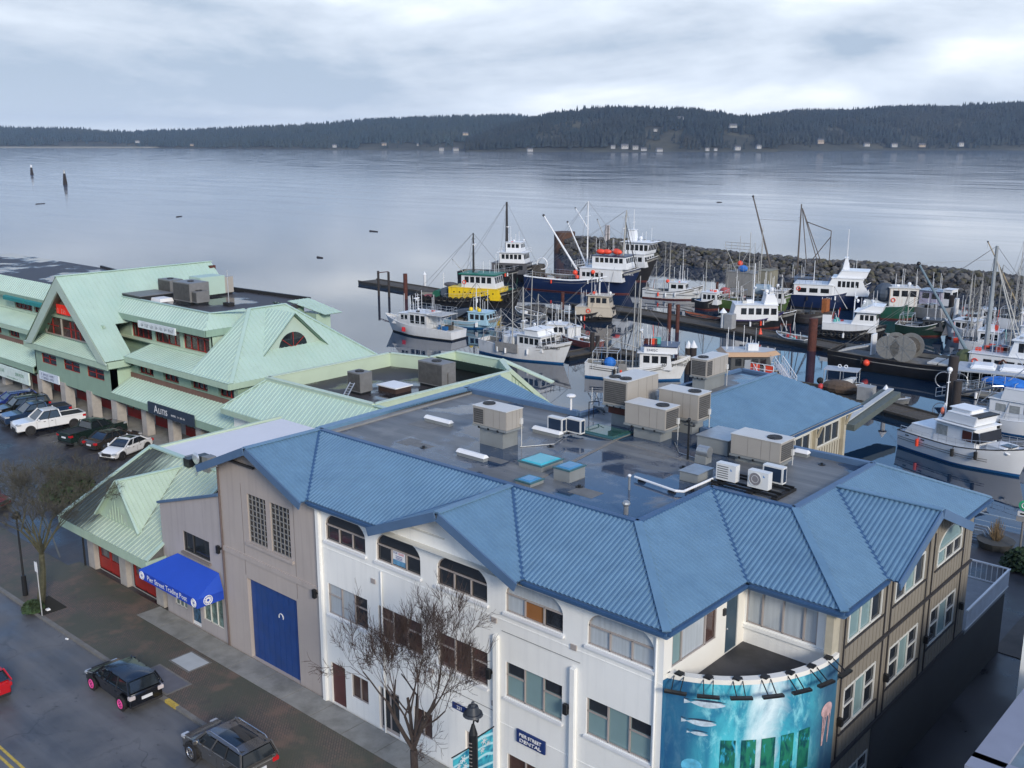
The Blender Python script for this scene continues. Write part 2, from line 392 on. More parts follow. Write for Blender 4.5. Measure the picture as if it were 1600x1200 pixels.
def f_water(t,b):
    b.inputs['Base Color'].default_value=(.006,.022,.05,1); b.inputs['IOR'].default_value=1.75; b.inputs['Specular IOR Level'].default_value=.5
    m=mapping(t); m2=mapping(t,(.35,1.,1),R(-41.6)); m3=mapping(t,(.012,.05,1),R(-35))
    big=nz(t,m3,1.,5,.6,.5); 
    # open strait (far) is ruffled, the basin near the floats is calm
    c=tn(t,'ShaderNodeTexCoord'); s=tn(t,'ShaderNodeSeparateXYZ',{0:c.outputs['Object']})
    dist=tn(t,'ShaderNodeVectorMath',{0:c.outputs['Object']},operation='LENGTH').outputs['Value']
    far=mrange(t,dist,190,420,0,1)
    t.links.new(mixc(t,far,(.006,.022,.05),(.07,.10,.165)),b.inputs['Base Color'])  # far base colour lightened in place of a brighter sky reflection
    patch=mrange(t,big,.36,.66,.25,1.)
    amp=tn(t,'ShaderNodeMath',{0:far,1:patch},operation='MULTIPLY').outputs[0]
    rr=mrange(t,amp,0,1,.02,.16); t.links.new(rr,b.inputs['Roughness'])
    w1=nz(t,m2,.9,4,.6,.3); w2=nz(t,m2,.10,4,.55); 
    bp=tn(t,'ShaderNodeBump',{'Height':w1,'Distance':.035}); t.links.new(mrange(t,amp,0,1,.10,.35),bp.inputs['Strength'])
    bp2=tn(t,'ShaderNodeBump',{'Height':w2,'Distance':.35,'Normal':bp.outputs[0]}); t.links.new(mrange(t,amp,0,1,.025,.22),bp2.inputs['Strength'])
    t.links.new(bp2.outputs[0],b.inputs['Normal'])
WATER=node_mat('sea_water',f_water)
def f_asph(t,b):
    m=mapping(t); m2=mapping(t,(.12,1.2,1))
    a=nz(t,m,.35,8,.6); s=nz(t,m2,.8,5,.6); g=nz(t,m,30,3,.6)
    col=mixc(t,mrange(t,a,.35,.65,0,1),(.07,.072,.078),(.135,.14,.15)); col=mixc(t,mrange(t,s,.45,.7,0,.5),col,(.17,.175,.185)); 
    col=mixc(t,mrange(t,nz(t,m,1.7,6,.7),.6,.72,0,.8),col,(.02,.02,.022))
    dv=tn(t,'ShaderNodeVectorMath',{0:m,1:(0,0,0)},operation='ADD'); wn=tn(t,'ShaderNodeTexNoise',{'Vector':m,'Scale':.9,'Detail':4.0}); dm=tn(t,'ShaderNodeVectorMath',{0:wn.outputs['Color'],1:(1.6,1.6,0)},operation='MULTIPLY'); dv=tn(t,'ShaderNodeVectorMath',{0:m,1:dm.outputs[0]},operation='ADD')
    vo=tn(t,'ShaderNodeTexVoronoi',{'Vector':dv.outputs[0],'Scale':.22},feature='DISTANCE_TO_EDGE').outputs['Distance']
    cm=tn(t,'ShaderNodeMath',{0:mrange(t,vo,.002,.012,1,0),1:mrange(t,nz(t,m,.12,3,.5),.42,.6,0,.5)},operation='MULTIPLY').outputs[0]
    col=mixc(t,cm,col,(.018,.018,.02)); t.links.new(col,b.inputs['Base Color'])
    t.links.new(mrange(t,a,.35,.6,.30,.7),b.inputs['Roughness'])
    t.links.new(tn(t,'ShaderNodeBump',{'Height':g,'Strength':.3,'Distance':.01}).outputs[0],b.inputs['Normal'])
ASPH=node_mat('asphalt',f_asph)
def f_lot(t,b):
    m=mapping(t); a=nz(t,m,.25,8,.65); g=nz(t,m,25,3,.6)
    col=mixc(t,mrange(t,a,.38,.62,0,1),(.022,.022,.026),(.06,.058,.064)); t.links.new(col,b.inputs['Base Color'])
    t.links.new(mrange(t,a,.4,.6,.25,.6),b.inputs['Roughness'])
    t.links.new(tn(t,'ShaderNodeBump',{'Height':g,'Strength':.3,'Distance':.01}).outputs[0],b.inputs['Normal'])
LOT=node_mat('wet_lot_asphalt',f_lot)
def f_brick(t,b):
    m=mapping(t,(1,1,1),R(45)); br=tn(t,'ShaderNodeTexBrick',{'Vector':m,'Scale':1.,'Mortar Size':.012,'Brick Width':.22,'Row Height':.11,'Color1':(.15,.11,.09,1),'Color2':(.11,.095,.08,1),'Mortar':(.05,.046,.04,1)})
    m1=mapping(t); a=nz(t,m1,.3,7,.6); c=mixc(t,mrange(t,a,.42,.56,0,.9),br.outputs[0],(.075,.08,.06)); c=mixc(t,mrange(t,nz(t,m1,.55,6,.6),.52,.66,0,.6),c,(.19,.125,.095)); c=mixc(t,mrange(t,nz(t,m1,1.6,7,.7),.56,.7,0,.6),c,(.055,.053,.05)); t.links.new(c,b.inputs['Base Color'])
    b.inputs['Roughness'].default_value=.7
    t.links.new(tn(t,'ShaderNodeBump',{'Height':br.outputs['Fac'],'Strength':.4,'Distance':-.01}).outputs[0],b.inputs['Normal'])
PAVER=node_mat('brick_pavers',f_brick)
def f_membrane(t,b):
    m=mapping(t); m2=mapping(t,(.15,1,1)); a=nz(t,m,.16,5,.55,.3); s=nz(t,m2,1.1,5,.6)
    wet=mrange(t,a,.485,.53,0,1)
    dry=mixc(t,mrange(t,s,.35,.68,0,1),(.11,.115,.12),(.20,.205,.205)); 
    col=mixc(t,wet,dry,(.03,.055,.10)); t.links.new(col,b.inputs['Base Color'])  # puddles: wet darkening, plus the blue of reflected sky painted in
    s_=tn(t,'ShaderNodeSeparateXYZ',{0:m}); fr=tn(t,'ShaderNodeMath',{0:s_.outputs[1],1:1.02},operation='PINGPONG').outputs[0]; col2=mixc(t,mrange(t,fr,.0,.035,.55,0),col,(.05,.052,.055)); 
    st=nz(t,m,.45,7,.7); col2=mixc(t,mrange(t,st,.55,.72,0,.55),col2,(.26,.255,.24)); t.links.new(col2,b.inputs['Base Color'])
    t.links.new(mrange(t,wet,0,1,.5,.05),b.inputs['Roughness'])
    bs=tn(t,'ShaderNodeBump',{'Height':nz(t,m,2.2,4,.6),'Distance':.02}); t.links.new(mrange(t,wet,0,1,.3,.02),bs.inputs['Strength'])
    t.links.new(bs.outputs[0],b.inputs['Normal'])
MEMB=node_mat('wet_roof_membrane',f_membrane)
def f_memb2(t,b):
    m=mapping(t); a=nz(t,m,.14,5,.55,.3); wet=mrange(t,a,.48,.53,0,1)
    col=mixc(t,wet,(.045,.04,.042),(.02,.02,.024)); t.links.new(col,b.inputs['Base Color']); t.links.new(mrange(t,wet,0,1,.6,.05),b.inputs['Roughness'])
MEMBD=node_mat('dark_roof_membrane',f_memb2)
def f_mural(t,b):
    c=tn(t,'ShaderNodeTexCoord'); m=tn(t,'ShaderNodeMapping',{0:c.outputs['Object'],3:(1,1,.45)}).outputs[0]
    a=nz(t,m,.55,7,.6,1.2); d=nz(t,m,2.6,7,.7,.6); s=tn(t,'ShaderNodeSeparateXYZ',{0:c.outputs['Object']})
    g=tn(t,'ShaderNodeMath',{0:s.outputs[0],1:.75},operation='MULTIPLY'); g=tn(t,'ShaderNodeMath',{0:g.outputs[0],1:s.outputs[1]},operation='ADD'); g=tn(t,'ShaderNodeMath',{0:g.outputs[0],1:-11.5},operation='ADD').outputs[0]
    col=mixc(t,mrange(t,a,.36,.6,0,1),(.02,.20,.33),(.07,.50,.60)); col=mixc(t,mrange(t,d,.5,.66,0,.75),col,(.28,.68,.74))
    # pale shaft of light down the middle
    ray_=tn(t,'ShaderNodeMath',{0:g,1:mrange(t,a,.3,.7,-.7,.7)},operation='ADD').outputs[0]
    sh=tn(t,'ShaderNodeMath',{0:ray_,1:-.35},operation='ADD').outputs[0]; sh=tn(t,'ShaderNodeMath',{0:sh},operation='ABSOLUTE').outputs[0]
    col=mixc(t,mrange(t,sh,.0,.9,.95,0),col,(.66,.80,.84))
    edge=mrange(t,g,2.2,3.6,0,.85); col=mixc(t,edge,col,(.03,.075,.15)); edge2=mrange(t,g,-1.8,-2.7,0,.8); col=mixc(t,edge2,col,(.008,.05,.17))
    t.links.new(col,b.inputs['Base Color']); b.inputs['Roughness'].default_value=.6
def f_moss(t,b):
    m=mapping(t); st=mapping(t,(3.2,.35,.35)); s=tn(t,'ShaderNodeSeparateXYZ',{0:m}); 
    base=mixc(t,mrange(t,nz(t,m,.8,5,.6),.35,.65,0,1),(.41,.50,.41),(.34,.44,.36))
    g=mrange(t,s.outputs[0],.6,-3.6,0,1); n=nz(t,st,1.6,6,.7); e=tn(t,'ShaderNodeMath',{0:g,1:n},operation='MULTIPLY').outputs[0]
    col=mixc(t,mrange(t,e,.18,.40,0,.93),base,(.025,.032,.03)); t.links.new(col,b.inputs['Base Color']); b.inputs['Roughness'].default_value=.55
GREENM=node_mat('green_metal_mossy',f_moss)
MURAL=node_mat('painted_mural',f_mural)
def f_kelp(t,b):
    m=mapping(t,(1,1,.4)); a=nz(t,m,3.2,6,.65,.8)
    col=mixc(t,mrange(t,a,.4,.58,0,1),(.005,.06,.08),(.02,.20,.12)); col=mixc(t,mrange(t,nz(t,m,5,4,.6),.58,.66,0,.9),col,(.04,.36,.55)); t.links.new(col,b.inputs['Base Color']); b.inputs['Roughness'].default_value=.4
KELP=node_mat('painted_kelp',f_kelp)
# ---------------------------------------------------------------- setting: water, land, road
WZ=-3.0
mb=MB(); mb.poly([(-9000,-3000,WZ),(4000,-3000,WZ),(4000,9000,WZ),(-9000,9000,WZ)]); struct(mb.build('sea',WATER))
# town ground: a block with a sea wall
mb=MB(); out_=[(-400,-400),(60,-400),(60,69),(-34,69),(-34,59.5),(-66,60.5),(-110,62),(-400,70)]
mb.prism([(x,y,-6) for x,y in out_],(0,0,5.992)); struct(mb.build('ground',LOT))
mb=MB(); mb.poly([(-400,-60,.004),(60,-60,.004),(60,21,.004),(-400,21,.004)]); struct(mb.build('road',ASPH))
mb=MB()
LN=M('yellow_line',(.5,.36,.07),.7,0,.3,6)
for y0 in(14.12,14.42): mb.poly([(-400,y0,.008),(60,y0,.008),(60,y0+.12,.008),(-400,y0+.12,.008)])
struct(mb.build('centre_line',LN))
mb=MB(); mb.box((-400,21.2,-.05),(-58.2,25.2,.13)); 
mb.box((-58.2,21.2,-.05),(60,25.95,.13)); walk=struct(mb.build('pavement',PAVER))
kerb=M('kerb_concrete',(.17,.165,.155),.8,0,.2,2)
for i in range(48):
    x0=-70+i*2.0
    m_=MB(); m_.box((x0+.01,21.0,-.05),(x0+1.99,21.2,.135)); o=m_.build('kerb_stone',YEL if abs(x0+38.0)<.1 and 0 else kerb,walk)
m_=MB(); m_.box((-39.9,20.99,0),(-39.0,21.21,.14)); m_.build('yellow_kerb_mark',LN,walk)
sl=M('slab_concrete',(.26,.26,.245),.75,0,.14,1.5,.15,10,dirt=.5,dirtc=(.09,.09,.08),dscale=.8)
for i in range(22):
    x0=-48.9+i*2.15
    m_=MB(); m_.box((x0+.015,24.55,.12),(x0+2.135,25.93,.142)); m_.build('paving_slab',sl,walk)
for (x0,y0,x1,y1,mt,nm) in((-43.0,21.35,-40.3,22.5,M('dull_metal_cover',(.16,.16,.18),.6,.3,.1),'utility_cover'),(-43.0,23.15,-41.4,24.25,CONCL,'utility_cover')):
    m_=MB(); m_.box((x0,y0,.12),(x1,y1,.145)); m_.build(nm,mt,walk)
    m_=MB(); m_.box((x0-.1,y0-.1,.1),(x1+.1,y1+.1,.138)); m_.build('cover_surround',kerb,walk)
mb=MB(); ln=M('worn_line',(.16,.15,.12),.8)
for x0 in (-73.6,-76.4,-79.2,-82,-84.8,-87.6,-90.4,-93.2): mb.poly([(x0,36.6,.004),(x0+.1,36.6,.004),(x0+.1,41.4,.004),(x0,41.4,.004)])
for y0 in(28.5,31): mb.poly([(-72,y0+1,.004),(-60,y0-3,.004),(-60,y0-2.9,.004),(-72,y0+1.1,.004)])
struct(mb.build('parking_lines',ln))
mb=MB(); mb.box((-112,41.4,-.05),(-64,62,.12)); struct(mb.build('arcade_walk',CONC))
# seawall promenade at the right
mb=MB(); mb.box((-13.2,51.3,-.02),(60,68.7,.03)); struct(mb.build('promenade',M('dark_promenade',(.085,.075,.068),.75,0,.25,.6,.2,8,dirt=.6,dirtc=(.04,.04,.035),dscale=.4)))
# ================================================================ main building (blue roof)
def main_building():
    B=thing('corner_building','white and tan three storey building with ribbed blue metal roof on the street corner','building',(-27,26,0))
    Z=9.75; T=11.4
    # --- street front, white
    O=(0,26,0); U=(1,0,0); Nn=(0,-1,0)
    xs=[(-34.02,-31.36),(-30.66,-28.0),(-27.05,-24.36),(-23.43,-20.71),(-19.61,-16.88)]
    H3=[arch(a,8.03,b,8.74,9.45) for a,b in xs]; H2=[rect(a,4.55,b,5.99) for a,b in xs]
    H1=[rect(-32.62,.95,-31.5,2.1),rect(-30.8,.13,-29.5,2.2),rect(-28.6,.9,-27.5,2.1),rect(-25.6,.13,-24.4,2.2),rect(-23.35,.9,-20.7,2.15),rect(-19.6,.9,-16.9,2.15)]
    D1=[rect(-34.05,.13,-33.05,2.15)]
    top=[(-16.5,9.7),(-22.3,9.7),(-26.2,11.3),(-30.1,9.7),(-34.5,9.7)]
    wall(B,'front_wall',WHITEW,O,U,[(-34.5,0),(-16.5,0)]+top,H3+H2+H1+D1,.16,Nn)
    for i,(a,b) in enumerate(xs):
        g=[GLASS,GLASS,GLASS,GLASS]
        if i==3: g=[GLASSC,GLASSW,GLASS,GLASSC]
        if i==4: g=[GLASSC]*4
        d=(b-a)/3
        w_=window(B,O,U,Nn,H3[i],FRAME,GLASS,[a+d,a+2*d],[8.74],glasses=g,name='arched_window')
        m=MB(); m.box((a-.08,25.9,7.9),(b+.08,26.05,8.0)); m.build('sill',WHITE,w_)
        g=[[GLASSC,GLASSC,GLASS],[GLASSR]*3,[GLASSR]*3,[GLASSB]*3,[GLASSB]*3][i]
        ex=[(a,5.45,a+d,5.45),(a+2*d,5.45,b,5.45)]
        w_=window(B,O,U,Nn,H2[i],FRAME,GLASSB,[a+d,a+2*d],(),extra=ex,glasses=g)
        m=MB(); m.box((a-.06,25.9,4.43),(b+.06,26.05,4.52)); m.build('sill',WHITE,w_)
        if i>=3:   # raised blinds leave dark upper sashes
            for (p,q) in ((a+.06,a+d-.05),(a+2*d+.05,b-.06)):
                m=MB(); m.poly([(p,26.108,5.49),(q,26.108,5.49),(q,26.108,5.93),(p,26.108,5.93)]); m.build('upper_pane',GLASS,w_)
    for h in H1[:1]+H1[2:3]+H1[4:]:
        a,b=h[0][0],h[1][0]; n=2 if b-a<2 else 3
        window(B,O,U,Nn,h,FRAME,GLASSR,[a+(b-a)*k/n for k in range(1,n)])
    for h in (H1[1],H1[3]):
        a,b=h[0][0],h[1][0]; m=MB(); m.mat(FRAME).box((a,26.1,.13),(b,26.15,2.2)); m.mat(GLASS).box((a+.12,26.09,.3),((a+b)/2-.06,26.11,2.05)); m.box(((a+b)/2+.06,26.09,.3),(b-.12,26.11,2.05)); d_=m.build('glazed_door',None,B)
    m=MB(); m.box((-34.05,26.1,.13),(-33.05,26.16,2.15)); m.build('red_door',M('dark_red_door',(.09,.03,.03),.5),B)
    for x,z1 in((-23.85,6.95),(-20.15,6.95),(-34.42,9.6)):
        m=MB(); m.box((x-.13,25.84,0),(x+.13,26.02,z1)); m.build('pilaster',WHITEW,B,bevel=.03)
    for z in(3.3,7.6):
        m=MB(); m.box((-34.3,25.985,z),(-16.5,26.02,z+.05)); m.build('string_course',WHITEW,B)
    for x in(-24.12,-20.38,-34.75,-42.42,-28.4):
        m=MB(); m.box((x-.09,25.72,5.1),(x+.09,25.86,5.5)); m.box((x-.04,25.8,5.25),(x+.04,26.,5.35)); m.build('wall_light',BLACK,B)
    for a in((-28.9,10.0,-26.6,10.0),(-25.5,10.1,-24.2,10.1)):
        m=MB(); m.box((a[0],25.95,a[1]),(a[2],26.02,a[1]+.06)); m.build('gable_moulding',FRAMEW,B)
    for x,z0,z1 in((-30.35,0.1,7.6),(-16.75,0.1,9.4)):
        m=MB(); m.cyl((x,25.94,z0),(x,25.94,z1),.04,n=8); m.build('downpipe',WHITEW,B,smooth=True)
    for x,z in((-30.9,6.9),(-27.5,4.0),(-24.0,7.4),(-20.2,7.6),(-24.0,3.9)):
        m=MB(); m.box((x-.13,25.95,z),(x+.13,26.0,z+.2)); m.build('wall_vent',FRAME,B)
    m=MB(); m.cyl((-23.6,25.97,7.2),(-19.9,25.97,7.2),.012,n=5); m.cyl((-27.2,25.97,3.7),(-24.0,25.97,3.7),.012,n=5); m.build('cable_run',M('cable_grey',(.2,.2,.2),.6),B)
    # --- tan bay
    tt=[(-34.5,9.6),(-38.65,11.25),(-42.3,9.7)]
    gb=[rect(-39.92,6.35,-38.45,8.77),rect(-38.1,6.35,-36.62,8.77)]
    wall(B,'tan_wall',TANW,O,U,[(-42.3,0),(-34.5,0)]+tt,gb+[rect(-40.35,.13,-36.4,4.36)],.22,Nn)
    for h in gb:
        a,b=h[0][0],h[1][0]; m=MB(); m.poly([(a,26.12,6.35),(b,26.12,6.35),(b,26.12,8.77),(a,26.12,8.77)]); w_=m.build('glass_block_window',GLASS,B)
        m=MB()
        for k in range(6): x=a+(b-a)*k/5; m.box((x-.02,26.07,6.35),(x+.02,26.11,8.77))
        for k in range(10): z=6.35+2.42*k/9; m.box((a,26.075,z-.02),(b,26.115,z+.02))
        m.build('block_joints',M('block_joint',(.22,.22,.22),.7),w_)
    m=MB(); m.box((-40.1,25.88,6.18),(-36.4,26.04,6.33)); m.build('sill',TANW,B)
    m=MB(); m.box((-42.3,25.93,5.3),(-34.5,26.03,5.55)); m.build('string_course',TANW,B)
    for x in(-40.4,-36.3):
        for z0,z1 in((4.5,5.25),(5.6,9.2)):
            m=MB(); m.box((x-.015,25.99,z0),(x+.015,26.01,z1)); m.build('control_joint',M('joint_grey',(.2,.18,.17),.8),B)
    GD=M('garage_blue',(.015,.055,.21),.5,0,.12,1.5,dirt=.3,dirtc=(.03,.06,.14),dscale=1)
    m=MB(); m.box((-40.3,26.18,.13),(-36.4,26.22,4.36)); gd=m.build('garage_door',GD,B)
    for k in range(1,9): m=MB(); m.box((-40.35+k*.44-.012,26.165,.13),(-40.35+k*.44+.012,26.18,4.36)); m.build('door_rib',GD,gd)
    m=MB(); m.tube([(-37.9+.17*math.cos(PI*k/8),26.15,3.0+.17*math.sin(PI*k/8)) for k in range(-1,10)],.025,5); m.build('painted_horseshoe',WHITE,gd)
    m=MB(); m.cyl((-42.2,25.93,0),(-42.2,25.93,9.6),.05); m.build('downpipe',M('brown_pipe',(.12,.09,.085),.6),B)
    m=MB(); m.box((-41.6,25.85,10.15),(-39.1,25.95,10.25)); m.build('gable_moulding',DARKBELT,B)
    # --- recess with balcony
    wall(B,'recess_wall',WARMW,(-16.5,0,0),(0,1,0),[(26,7.1),(31.3,7.1),(31.3,9.7),(26,9.7)],[rect(26.5,8.05,29.3,9.38),rect(29.98,7.15,30.82,9.2)],.1,(1,0,0))
    w_=window(B,(-16.5,0,0),(0,1,0),(1,0,0),rect(26.5,8.05,29.3,9.38),FRAME,GLASSC,[27.1,28.6],depth=.06,glasses=[GLASSB,GLASSC,GLASSR])
    m=MB(); m.box((-16.58,29.98,7.15),(-16.54,30.82,9.2)); d_=m.build('balcony_door',M('blue_grey_door',(.03,.06,.09),.5),B)
    m=MB(); m.sph((-16.5,30.08,8.1),.04); m.build('handle',ALU,d_)
    m=MB(); m.box((-16.49,29.7,8.75),(-16.42,29.84,9.0)); m.build('wall_light',BLACK,B)
    wall(B,'recess_wall',WHITEW,(0,31.3,0),(1,0,0),[(-16.5,7.1),(-13,7.1),(-13,9.7),(-16.5,9.7)],[rect(-16.42,7.95,-13.7,9.3)],.1,(0,-1,0))
    window(B,(0,31.3,0),(1,0,0),(0,-1,0),rect(-16.42,7.95,-13.7,9.3),FRAME,GLASSC,[-15.8,-15.0,-14.2],depth=.06)
    m=MB(); m.box((-16.5,31.22,7.75),(-13.2,31.32,7.88)); m.build('sill',WHITEW,B)
    # curved wall with mural and parapet
    cx,cy,r=-18.0,31.15,5.15; n=22; A0=R(-72.9); pts=[(cx+r*math.cos(A0*(1-i/n)),cy+r*math.sin(A0*(1-i/n))) for i in range(n+1)]
    pts=[(-16.5,26.0)]+pts+[(-12.85,31.3)]
    m=MB(); 
    for (a,b) in zip(pts,pts[1:]): m.poly([(*a,0),(*b,0),(*b,7.8),(*a,7.8)])
    mu=m.build('mural_wall',MURAL,B)
    inn=[(-16.45,26.35)]+[(cx+(r-.28)*math.cos(A0*(1-i/n)),cy+(r-.28)*math.sin(A0*(1-i/n))) for i in range(n+1)]+[(-13.15,31.28)]
    m=MB()
    for (a,b,c,d) in zip(pts,pts[1:],inn,inn[1:]):
        m.poly([(*a,7.97),(*b,7.97),(*d,7.97),(*c,7.97)]); m.poly([(*a,7.8),(*b,7.8),(*b,7.97),(*a,7.97)]); m.poly([(*c,7.15),(*d,7.15),(*d,7.97),(*c,7.97)])
    m.build('balcony_parapet',WARMW,B)
    m=MB(); m.poly([(*p,7.15) for p in inn]+[(-16.5,31.3,7.15)]); m.build('balcony_floor',M('charcoal_deck',(.05,.05,.055),.7,0,.15,1,dirt=.8,dirtc=(.02,.02,.02),dscale=.9),B)
    def arcp(t,off=0,z=0): a=A0*(1-t); return Vector((cx+(r+off)*math.cos(a),cy+(r+off)*math.sin(a),z))
    for k in range(7):     # picture lights over the mural
        t=.06+k*.145; a=arcp(t,-.1,7.97); b=arcp(t,.55,7.62); tg=(arcp(t+.01)-arcp(t)).normalized()
        m=MB(); m.bar(a-tg*.16,b-tg*.14,.03,.03); m.bar(a+tg*.16,b+tg*.14,.03,.03); m.bar(b-tg*.36,b+tg*.36,.16,.07); m.box(a-Vector((.12,.12,0)),a+Vector((.12,.12,.06)))
        m.build('mural_light',BLACK,B)
    for k,(t,) in enumerate([(.28,),(.385,),(.49,),(.6,),(.71,)]):   # covered windows painted over
        a,b=arcp(t,.03,4.3),arcp(t+.075,.03,4.3); h=1.5
        m=MB(); m.poly([a,b,b+Vector((0,0,h)),a+Vector((0,0,h))]); m.build('covered_window',KELP,mu)
    # painted salmon and jellyfish: flat print on the curve
    FS=M('fish_silver_paint',(.42,.52,.60),.6,0,.3,6); FD=M('fish_back_paint',(.02,.04,.08),.6); JL=M('jelly_paint',(.5,.33,.33),.6,0,.35,5); JB=M('jelly_blue_paint',(.10,.42,.62),.6,0,.3,4)
    def fish(t0,z,L):
        for mt,dz,hh,off in((FS,0,.16,.012),(FD,.09,.09,.018)):
            m=MB(); up=[];dn=[]
            for i in range(13):
                s=i/12; w=hh*L/1.3*(math.sin(PI*min(1,s*1.15+.03))**.8 if s<.84 else .12+ (s-.84)*3.2); tt=t0+(1-s)*L/6.6; c=arcp(tt,off,z+dz+.05*s)
                up.append(c+Vector((0,0,w*.8))); dn.append(c-Vector((0,0,w*(.8 if mt is FS else .1))))
            for i in range(12): m.poly([dn[i],dn[i+1],up[i+1],up[i]])
            m.build('painted_salmon',mt,mu)
    fish(.09,7.05,1.35); fish(.08,6.35,1.15); fish(.11,5.95,.7)
    for (t,z,rr,mt) in((.14,4.75,.34,JB),(.925,6.1,.34,JL)):
        m=MB(); P=[arcp(t+rr*math.cos(a)/6.5,.014,z+rr*.8*math.sin(a)) for a in[PI*2*i/16 for i in range(16)]]; m.poly(P)
        for q in range(5):
            t1=t+(q-2)*.018; m.poly([arcp(t1,.016,z-.1),arcp(t1+.008,.016,z-.1),arcp(t1-.015*(q%3)+.006,.016,z-1.3),arcp(t1-.015*(q%3),.016,z-1.3)])
        m.build('painted_jellyfish',mt,mu)
    # --- side wall
    O=(-13,0,0);U=(0,1,0);Nn=(1,0,0)
    s3=[rect(32.3,7.95,35.15,9.12),rect(36.5,7.95,39.35,9.12),arch(40.9,7.95,43.7,8.6,9.4)]; s2=[rect(a,4.5,b,6.05) for a,b in((32.35,35.05),(36.4,39.25),(40.7,43.6))]; s1=[rect(32.4,.95,35.0,2.4)]
    wall(B,'side_wall',TANSIDE,O,U,[(31.3,0),(35.2,0),(35.2,3.38),(45.2,3.38),(45.2,9.7),(41.9,9.7),(38.15,11.3),(34.4,9.7),(31.3,9.7)],s3+s2+s1,.1,Nn)
    m=MB(); m.box((-13.2,35.2,0),(-12.96,51.35,3.38)); m.build('dark_lower_wall',DARKSIDE,B)
    for i,h in enumerate(s3+s2+s1):
        a,b=h[0][0],h[1][0]; d=(b-a)/3; z0=h[0][1]
        if i==2: window(B,O,U,Nn,h,FRAMEW,GLASS,[a+d,a+2*d],[8.6],depth=.03,glasses=[GLASSB,GLASS,GLASS,GLASSB])
        else: window(B,O,U,Nn,h,FRAMEW,GLASS,[a+d,a+2*d],extra=[(a,z0+.85,a+d,z0+.85),(a+2*d,z0+.85,b,z0+.85)] if i>2 else (),depth=.03,glasses=[GLASS,GLASSB,GLASS] if i!=0 else [GLASSB,GLASSB,GLASS])
    for z in(3.38,6.85):
        m=MB(); m.box((-13.02,31.3 if z>3 else 35,z),(-12.9,45.25,z+.1)); m.build('belt_trim',DARKBELT,B)
    bt=MB(); bt.box((-.02,-.02,0),(.005,.02,1)); bme=None
    def batten(y,z0,z1):
        nonlocal bme
        if bme is None: o=bt.build('batten',TANSIDE,B,world=False); bme=o.data
        else: o=bpy.data.objects.new('batten',bme); COL.objects.link(o); o.parent=B
        o.location=(-12.985+27,y-26,z0); o.scale=(1,1,z1-z0)
    y=31.5
    while y<45.1:
        for z0,z1,wn in((0,3.35,s1),(3.5,6.83,s2),(6.97,9.6 if abs(y-38.15)>3.4 else 9.65+(3.75-abs(y-38.15))*.40,s3)):
            if z0==0 and y>35.1: continue
            seg=[(z0,z1)]
            for h in wn:
                if h[0][0]-.05<y<h[1][0]+.05: a,b=min(q[1] for q in h),max(q[1] for q in h); seg=[(z0,a-.05),(b+.05,z1)]
            for a,b in seg:
                if b-a>.08: batten(y,a,b)
        y+=.34
    for yy in(31.95,35.55,36.1,39.75,40.35,44.05):
        m=MB(); m.box((-13.02,yy-.03,3.5),(-12.95,yy+.03,9.6)); m.build('bay_trim',DARKBELT,B)
    for h in s3+s2:
        m=MB(); m.box((-13.02,h[0][0]-.3,h[0][1]-.14),(-12.94,h[1][0]+.3,h[0][1]-.08)); m.build('sill_trim',DARKBELT,B)
    for yy in(31.9,36.0,40.1,44.3):
        m=MB(); m.box((-12.95,yy-.08,4.9),(-12.78,yy+.08,5.2)); m.build('wall_light',BLACK,B)
    m=MB(); m.box((-13.25,30.95,0),(-12.98,31.5,9.6)); m.build('corner_board',M('cream_board',(.42,.38,.29),.7),B)
    # rear deck over the lower storey
    m=MB(); m.box((-22,45.2,3.3),(-12.9,51.5,3.42)); m.build('deck',M('deck_grey',(.22,.24,.26),.7),B)
    m=MB(); m.box((-22,45.2,0),(-13.2,51.3,3.3)); m.build('lower_storey',DARKSIDE,B)
    rl=MB(); rl.box((-12.95,45.3,4.4),(-12.85,51.5,4.47)); rl.box((-22,51.42,4.4),(-12.9,51.5,4.47)); rl.box((-12.93,45.3,3.5),(-12.87,51.5,3.55)); rl.box((-22,51.44,3.5),(-12.9,51.48,3.55)); rr_=rl.build('deck_railing',WHITE,B)
    for k in range(36): m=MB(); x=-12.95-k*.25; m.box((x-.015,51.45,3.55),(x+.015,51.48,4.4)); m.build('baluster',WHITE,rr_)
    m=MB(); m.box((-12.91,45.3,3.55),(-12.89,51.5,4.4)); m.build('rail_panel',M('rail_mesh',(.50,.55,.62),.5),rr_)
    # --- inner body and back walls
    foot=[(-42.25,26.4),(-16.95,26.4),(-16.95,31.75),(-13.4,31.75),(-13.4,45.1),(-16.5,45.1),(-16.5,42.1),(-24.4,42.1),(-24.4,45),(-31.2,45),(-31.2,40.3),(-42.25,40.3)]
    m=MB(); m.prism([(x,y,0.01) for x,y in foot],(0,0,9.6)); m.build('rear_wall',M('pale_rear_wall',(.35,.34,.31),.8),B)
    rim=[(-38.75,29.5),(-20.05,29.5),(-20.05,34.65),(-16.42,34.65),(-16.42,42.0),(-25.0,42.0),(-26.4,44.2),(-28.05,47.0),(-28.05,55.3),(-30.4,55.5),(-31.35,40.4),(-39.35,40.3)]
    m=MB(); m.prism([(x,y,9.62) for x,y in rim],(0,0,1.58)); m.build('flat_roof',MEMB,B)
    cp=MB()
    for k,(a,b) in enumerate(zip(rim,rim[1:]+rim[:1])): 
        hh=.27 if k not in (5,6,7,8,9) else .16
        cp=MB(); cp.bar((*a,11.19),(*b,11.19),.26 if k!=11 else .5,hh); cp.build('roof_coping',BLUED if k in(1,2,0) else BLUEF if k<11 else BLUE,B)
